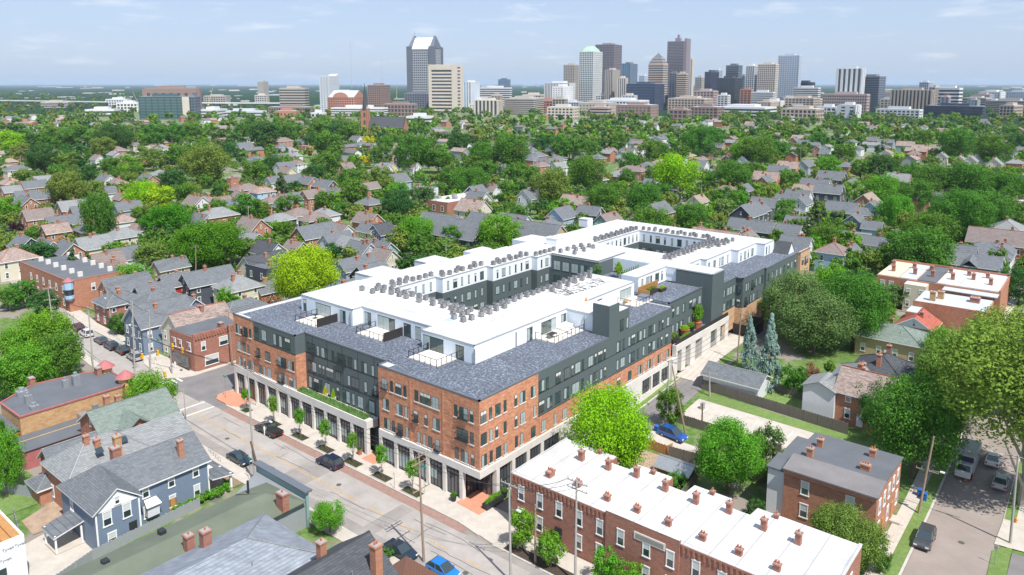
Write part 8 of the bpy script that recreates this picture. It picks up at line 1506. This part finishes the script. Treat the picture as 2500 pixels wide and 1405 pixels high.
for k in range(90): x = rr.uniform(-17.6, -14.2); y = 40 + rr.uniform(0, 14); l = rr.uniform(.2, 1.4); a = rr.choice((0, 1)); g.box(x, y, ZP + .06, x + (l if a else .05), y + (.05 if a else l), ZP + .12)
for k in range(14): g.box(-14 + .05 * k, 41 + k, ZP + .05, -13.9 + .05 * k, 41.6 + k, ZP + .12)
tag(g.build('roof_cabling', 'metal_dark'), 'tangle of loose dark cables and pipes lying on the white roof', 'cables')
p = at(1431, 736, ZP, True); g = MB(); g.tube((p.x, p.y, ZP + .05), (p.x, p.y, ZP + .8), .28, .05, 8); tag(g.build('traffic_cone', 'orange_paint'), 'orange cone standing on the white roof beside the tower', 'traffic cone')
for x, y, l in ((-47.4, 20.2, 'blue mat lying at the left end of the near condenser row'), (-20.9, 16.0, 'blue mat lying at the right end of the near condenser row')): g = MB(); g.box(x - .7, y - .5, ZP + .05, x + .7, y + .5, ZP + .08); tag(g.build('walkway_pad', 'siding_sky'), l, 'mat')
# ------------------------------------------------------------------ fences, bins, yard things
def fence(pts, h, label, mat='grey_wood', name='board_fence'):
    t = thing(name, label, 'fence', (pts[0][0], pts[0][1], 0)); g = MB(); q = MB(); ox, oy = pts[0]
    for (x0, y0), (x1, y1) in zip(pts, pts[1:]):
        n = max(1, int(math.hypot(x1 - x0, y1 - y0) / .22)); dx, dy = (x1 - x0) / n, (y1 - y0) / n; L = math.hypot(dx, dy); ux, uy = -dy / L * .03, dx / L * .03
        for i in range(n):
            a, b_ = x0 + dx * i - ox, y0 + dy * i - oy; z = terr(y0 + dy * i); hh = h + .05 * math.sin(i * 2.7)
            g.quad([(a + ux, b_ + uy, z - .1), (a + dx * .94 + ux, b_ + dy * .94 + uy, z - .1), (a + dx * .94 + ux, b_ + dy * .94 + uy, z + hh), (a + ux, b_ + uy, z + hh)]); g.quad([(a - ux, b_ - uy, z - .1), (a - ux, b_ - uy, z + hh), (a + dx * .94 - ux, b_ + dy * .94 - uy, z + hh), (a + dx * .94 - ux, b_ + dy * .94 - uy, z - .1)]); g.quad([(a + ux, b_ + uy, z + hh), (a + dx * .94 + ux, b_ + dy * .94 + uy, z + hh), (a + dx * .94 - ux, b_ + dy * .94 - uy, z + hh), (a - ux, b_ - uy, z + hh)])
            if i % 11 == 0: q = MB(); q.cbox(a, b_, z - .1, .12, .12, hh + .2); q.build('post', mat, t)
    g.build('boards', mat, t)
fence([(7.0, 55.0), (33.6, 53.2)], 1.9, 'long weathered board fence along the parking lot verge'); fence([(8.6, 41.1), (12.2, 41.1), (27, 41.1)], 1.7, 'board fence along the near side of the parking lot'); fence([(7.6, 30.0), (13.0, 29.8), (13.2, 31.2)], 1.6, 'brown plank fence below the concrete parking pad', 'wood', 'plank_fence'); fence([(13.4, 29.6), (17.3, 30.0), (24.5, 31.0), (30.8, 31.4)], 1.8, 'dark board fence behind the garden shed')
fence([(17.0, 61.5), (28.5, 60.6)], 1.6, 'board fence behind the small back lawn'); fence([(20.0, 26.2), (20.8, 17.5)], 1.5, 'short board fence right of the garden shed'); fence([(-30.2, -24.5), (-29.2, -38.8), (-26.5, -46)], 1.4, 'pale grey fence between slate-blue house and green-roofed building', 'siding_grey', 'grey_fence'); fence([(-56, -40.5), (-48, -37.0), (-41.2, -34.6)], 1.6, 'pale grey board fence at the back of the bare yard', 'siding_grey', 'grey_fence'); fence([(-46.8, -41.8), (-41.2, -43.0)], 1.5, 'short grey fence panel beside the patio', 'siding_grey', 'grey_fence')
g = MB(); z = terr(31); g.slab([(7.4, 30.2, z + .75), (13.6, 30.2, z + .75), (17, 34.5, z + .35), (7.4, 34.6, z + .75)], .9); struct(g.build('parking_pad', 'concrete'))
bpy.data.objects['parked_car.002'].location.z += .62
for px, py, mt, lb in ((1603, 1055, 'blue_paint', 'blue wheeled bin beside the alley pole'), (2256, 1222, 'blue_paint', 'blue wheeled bin with closed lid on the side street verge'), (2245, 1212, 'blue_paint', 'blue bin tipped behind the other on the side street verge'), (1715, 1000, 'galvanised', 'grey equipment cabinet at the fence end')):
    p = at(px, py); t = thing('wheeled_bin' if 'bin' in lb else 'equipment_cabinet', lb, 'bin' if 'bin' in lb else 'cabinet', (p.x, p.y, terr(p.y) + .05)); s = 1 if 'bin' in lb else 1.6; g = MB(); g.prism([(-.3 * s, -.35 * s), (.3 * s, -.35 * s), (.3 * s, .35 * s), (-.3 * s, .35 * s)], 0, 1.0 * s); g.build('body', mt, t); g = MB(); g.slab([(-.34 * s, -.4 * s, 1.08 * s), (.34 * s, -.4 * s, 1.08 * s), (.34 * s, .4 * s, 1.14 * s), (-.34 * s, .4 * s, 1.14 * s)], .07); g.build('lid', mt, t)
p = at(1775, 822); t = thing('dumpster_enclosure', 'black-boarded dumpster enclosure at the end of the garages', 'enclosure', (2.6, 87.5, 2.8)); g = MB(); g.box(-2.4, -3, 0, 2.4, -2.8, 2.4); g.box(2.2, -3, 0, 2.4, 3, 2.4); g.box(-2.4, -3, 0, -2.2, 3, 2.4); g.box(-2.4, 2.8, 0, 2.4, 3, 3.0); g.build('boards', 'black_wood', t)
t = thing('dumpster', 'dumpster with yellow lid inside the black enclosure', 'dumpster', (2.6, 86.8, 2.8)); g = MB(); g.box(-1.2, -1, .2, 1.2, 1, 1.7); g.build('body', 'metal_dark', t); g = MB(); g.slab([(-1.25, -1.05, 1.7), (1.25, -1.05, 1.7), (1.25, 1.05, 2.0), (-1.25, 1.05, 2.0)], .06); g.build('lid', 'siding_yellow', t)
p = at(2144, 640); t = thing('construction_barrier', 'tall orange panel leaning in the far alley', 'barrier', tuple(p)); g = MB(); g.box(-.1, -4, 0, .1, 4, 2.2); g.build('panel', 'orange_paint', t)
for px, py, lb in ((2358, 1173, 'orange traffic cone right in front of the box truck'), (2375, 1166, 'orange traffic cone beside the box truck')):
    p = at(px, py); t = thing('traffic_cone', lb, 'traffic cone', (p.x, p.y, terr(p.y))); g = MB(); g.box(-.2, -.2, 0, .2, .2, .05); g.tube((0, 0, .05), (0, 0, .75), .15, .03, 8); g.build('cone', 'orange_paint', t)
p = at(2479, 1278); t = thing('fire_hydrant', 'orange fire hydrant at the right-hand street corner', 'hydrant', tuple(p)); g = MB(); g.tube((0, 0, 0), (0, 0, .7), .15, .13, 8); g.tube((0, 0, .7), (0, 0, .85), .16, .04, 8); g.tube((-.25, 0, .5), (.25, 0, .5), .07, n=6); g.build('barrel', 'orange_paint', t)
# bicycle racks by the near pavement
for k in range(5):
    p = at(512 + k * 6, 1105 + k * 6); t = thing('bike_rack', 'looped metal bicycle rack beside the slate-blue house, ' + ORD[k] + ' from the left', 'bike rack', tuple(p), 0, 'bicycle hoops on the near pavement'); g = MB(); q = [(-.35 * math.cos(a), 0, .45 + .4 * math.sin(a)) for a in [i * math.pi / 6 for i in range(7)]]
    q = [(-.35, 0, 0)] + q + [(.35, 0, 0)]
    for a, b_ in zip(q, q[1:]): g.tube(a, b_, .03, n=5)
    g.build('hoop', 'galvanised', t)
# person in pale clothes at the side of the pickup
def person(x, y, label):
    t = thing('person', label, 'person', (x, y, 0.02), math.pi / 2); J = [(0, 0, .95), (0, 0, 1.2), (.01, 0, 1.45), (.02, 0, 1.56), (.03, 0, 1.68), (0, .19, 1.42), (.12, .24, 1.15), (.30, .2, 1.02), (0, -.19, 1.42), (.10, -.25, 1.15), (.28, -.2, 1.05), (0, .1, .9), (.04, .12, .5), (-.02, .13, .08), (.12, .13, .03), (0, -.1, .9), (-.04, -.12, .5), (-.12, -.13, .08), (.02, -.13, .03)]
    E = [(0, 1), (1, 2), (2, 3), (3, 4), (2, 5), (5, 6), (6, 7), (2, 8), (8, 9), (9, 10), (0, 11), (11, 12), (12, 13), (13, 14), (0, 15), (15, 16), (16, 17), (17, 18)]
    rad = [.15, .15, .14, .06, .1, .08, .055, .04, .08, .055, .04, .1, .075, .05, .04, .1, .075, .05, .04]
    me = bpy.data.meshes.new('body'); me.from_pydata(J, E, []); o = link('body', me, t); md = o.modifiers.new('skin', 'SKIN')
    for v, r_ in zip(me.skin_vertices[0].data, rad): v.radius = (r_, r_)
    me.skin_vertices[0].data[0].use_root = True; s = o.modifiers.new('sub', 'SUBSURF'); s.levels = s.render_levels = 2; me.materials.append(M['cloth_white'])
    g = MB(); 
    for i in range(6):
        for j in range(8):
            a0, a1 = math.pi * i / 6, math.pi * (i + 1) / 6; b0, b1 = math.pi * 2 * j / 8, math.pi * 2 * (j + 1) / 8; f = lambda a, b_: (.03 + .10 * math.sin(a) * math.cos(b_), .085 * math.sin(a) * math.sin(b_), 1.69 + .125 * math.cos(a)); g.quad([f(a0, b0), f(a1, b0), f(a1, b1), f(a0, b1)], 1 if i < 3 and math.cos((b0 + b1) / 2) < .6 else 0)
    g.build('head', ['skin', 'bark'], t)
p = at(646, 1064); person(p.x, p.y, 'person in white shirt and white trousers standing beside the black pickup')
p = at(428, 902); person(p.x, p.y, 'person walking on the pavement in front of the dark brick corner shop'); p = at(380, 893); person(p.x, p.y, 'person walking between the poles near the parked line')

# ------------------------------------------------------------------ air
hz = MB(); hz.box(-62000, -3200, -2.0, 62000, 62000, 215); haze = hz.mesh('haze', ['white_paint']); haze.materials.clear()
hm = bpy.data.materials.new('haze'); hm.use_nodes = True; t = hm.node_tree; t.nodes.clear(); ou = t.nodes.new('ShaderNodeOutputMaterial'); pv = t.nodes.new('ShaderNodeVolumePrincipled'); pv.inputs['Color'].default_value = (.66, .82, 1, 1); pv.inputs['Density'].default_value = HAZE; pv.inputs['Anisotropy'].default_value = 0; t.links.new(pv.outputs[0], ou.inputs['Volume'])
haze.materials.append(hm); tag(link('haze', haze), 'thin bluish air over the city', 'haze', None, 'stuff')

# ------------------------------------------------------------------ labels that single out look-alikes by what stands next to them
LAND += [('the elevated highway', 150, 248), ('the red crane', 340, 235), ('the curved slab tower', 812, 215), ('the radio mast', 865, 215), ('the yellow crane', 512, 235), ('the ribbed beige building', 2213, 225), ('the black glass building', 2320, 250), ('the left edge of the photo', -60, 500), ('the right edge of the photo', 2560, 500), ('the white roof, left end', 740, 700), ('the white roof, far corner', 1535, 535), ('the white roof, middle', 1250, 620), ('the tan brick end', 1985, 600), ('the parked line', 330, 870), ('the light blue glass tower', 1913, 330), ('the lone lime-green tree', 1650, 420), ('the big bright lime tree', 745, 650), ('the dense green tree', 515, 570), ('the two blue spruces', 1855, 850), ('the white gabled terrace', 2400, 385), ('the far parking area', 1280, 490), ('the tall dark spruce', 1985, 520), ('the flat pink-roofed hall', 2068, 340)]
import collections
slot = collections.defaultdict(list)
for o, desc, cat, px, py in AUTO:
    best = min(LAND, key=lambda l: (l[1] - px) ** 2 + 3.0 * (l[2] - py) ** 2 + 1); dx, dy = px - best[1], py - best[2]
    if best[0].startswith('the left edge'): d = 'level with' 
    dirn = ('right of' if dx > 0 else 'left of') if abs(dx) > 1.7 * abs(dy) else ('beyond' if dy < 0 else 'in front of')
    if 'edge of the photo' in best[0]: dirn = ('high near' if dy < -60 else 'low near' if dy > 60 else 'midway near')
    slot[desc, dirn, best[0]].append((math.hypot(dx, dy), id(o), o, cat))
RK = ['nearest'] + [o_ + ' nearest' for o_ in ORD[1:]]
for (desc, dirn, lm), L in slot.items():
    L.sort()
    for i, (_, _, o, cat) in enumerate(L):
        if len(L) == 1: o['label'] = f'{desc} {dirn} {lm}' if 'near' not in dirn else f'{desc}, {dirn} {lm}'
        elif i < len(RK): o['label'] = f'{desc}, {RK[i]} {dirn} {lm}'
        else: o['label'] = f'{desc}, one of the furthest {dirn} {lm}'; o['group'] = f'{desc}s {dirn} {lm}'[:60]
print('objects', len(bpy.data.objects), 'trees', len(TREES), 'houses', len(HS2), 'faces', sum(len(m.polygons) for m in bpy.data.meshes))
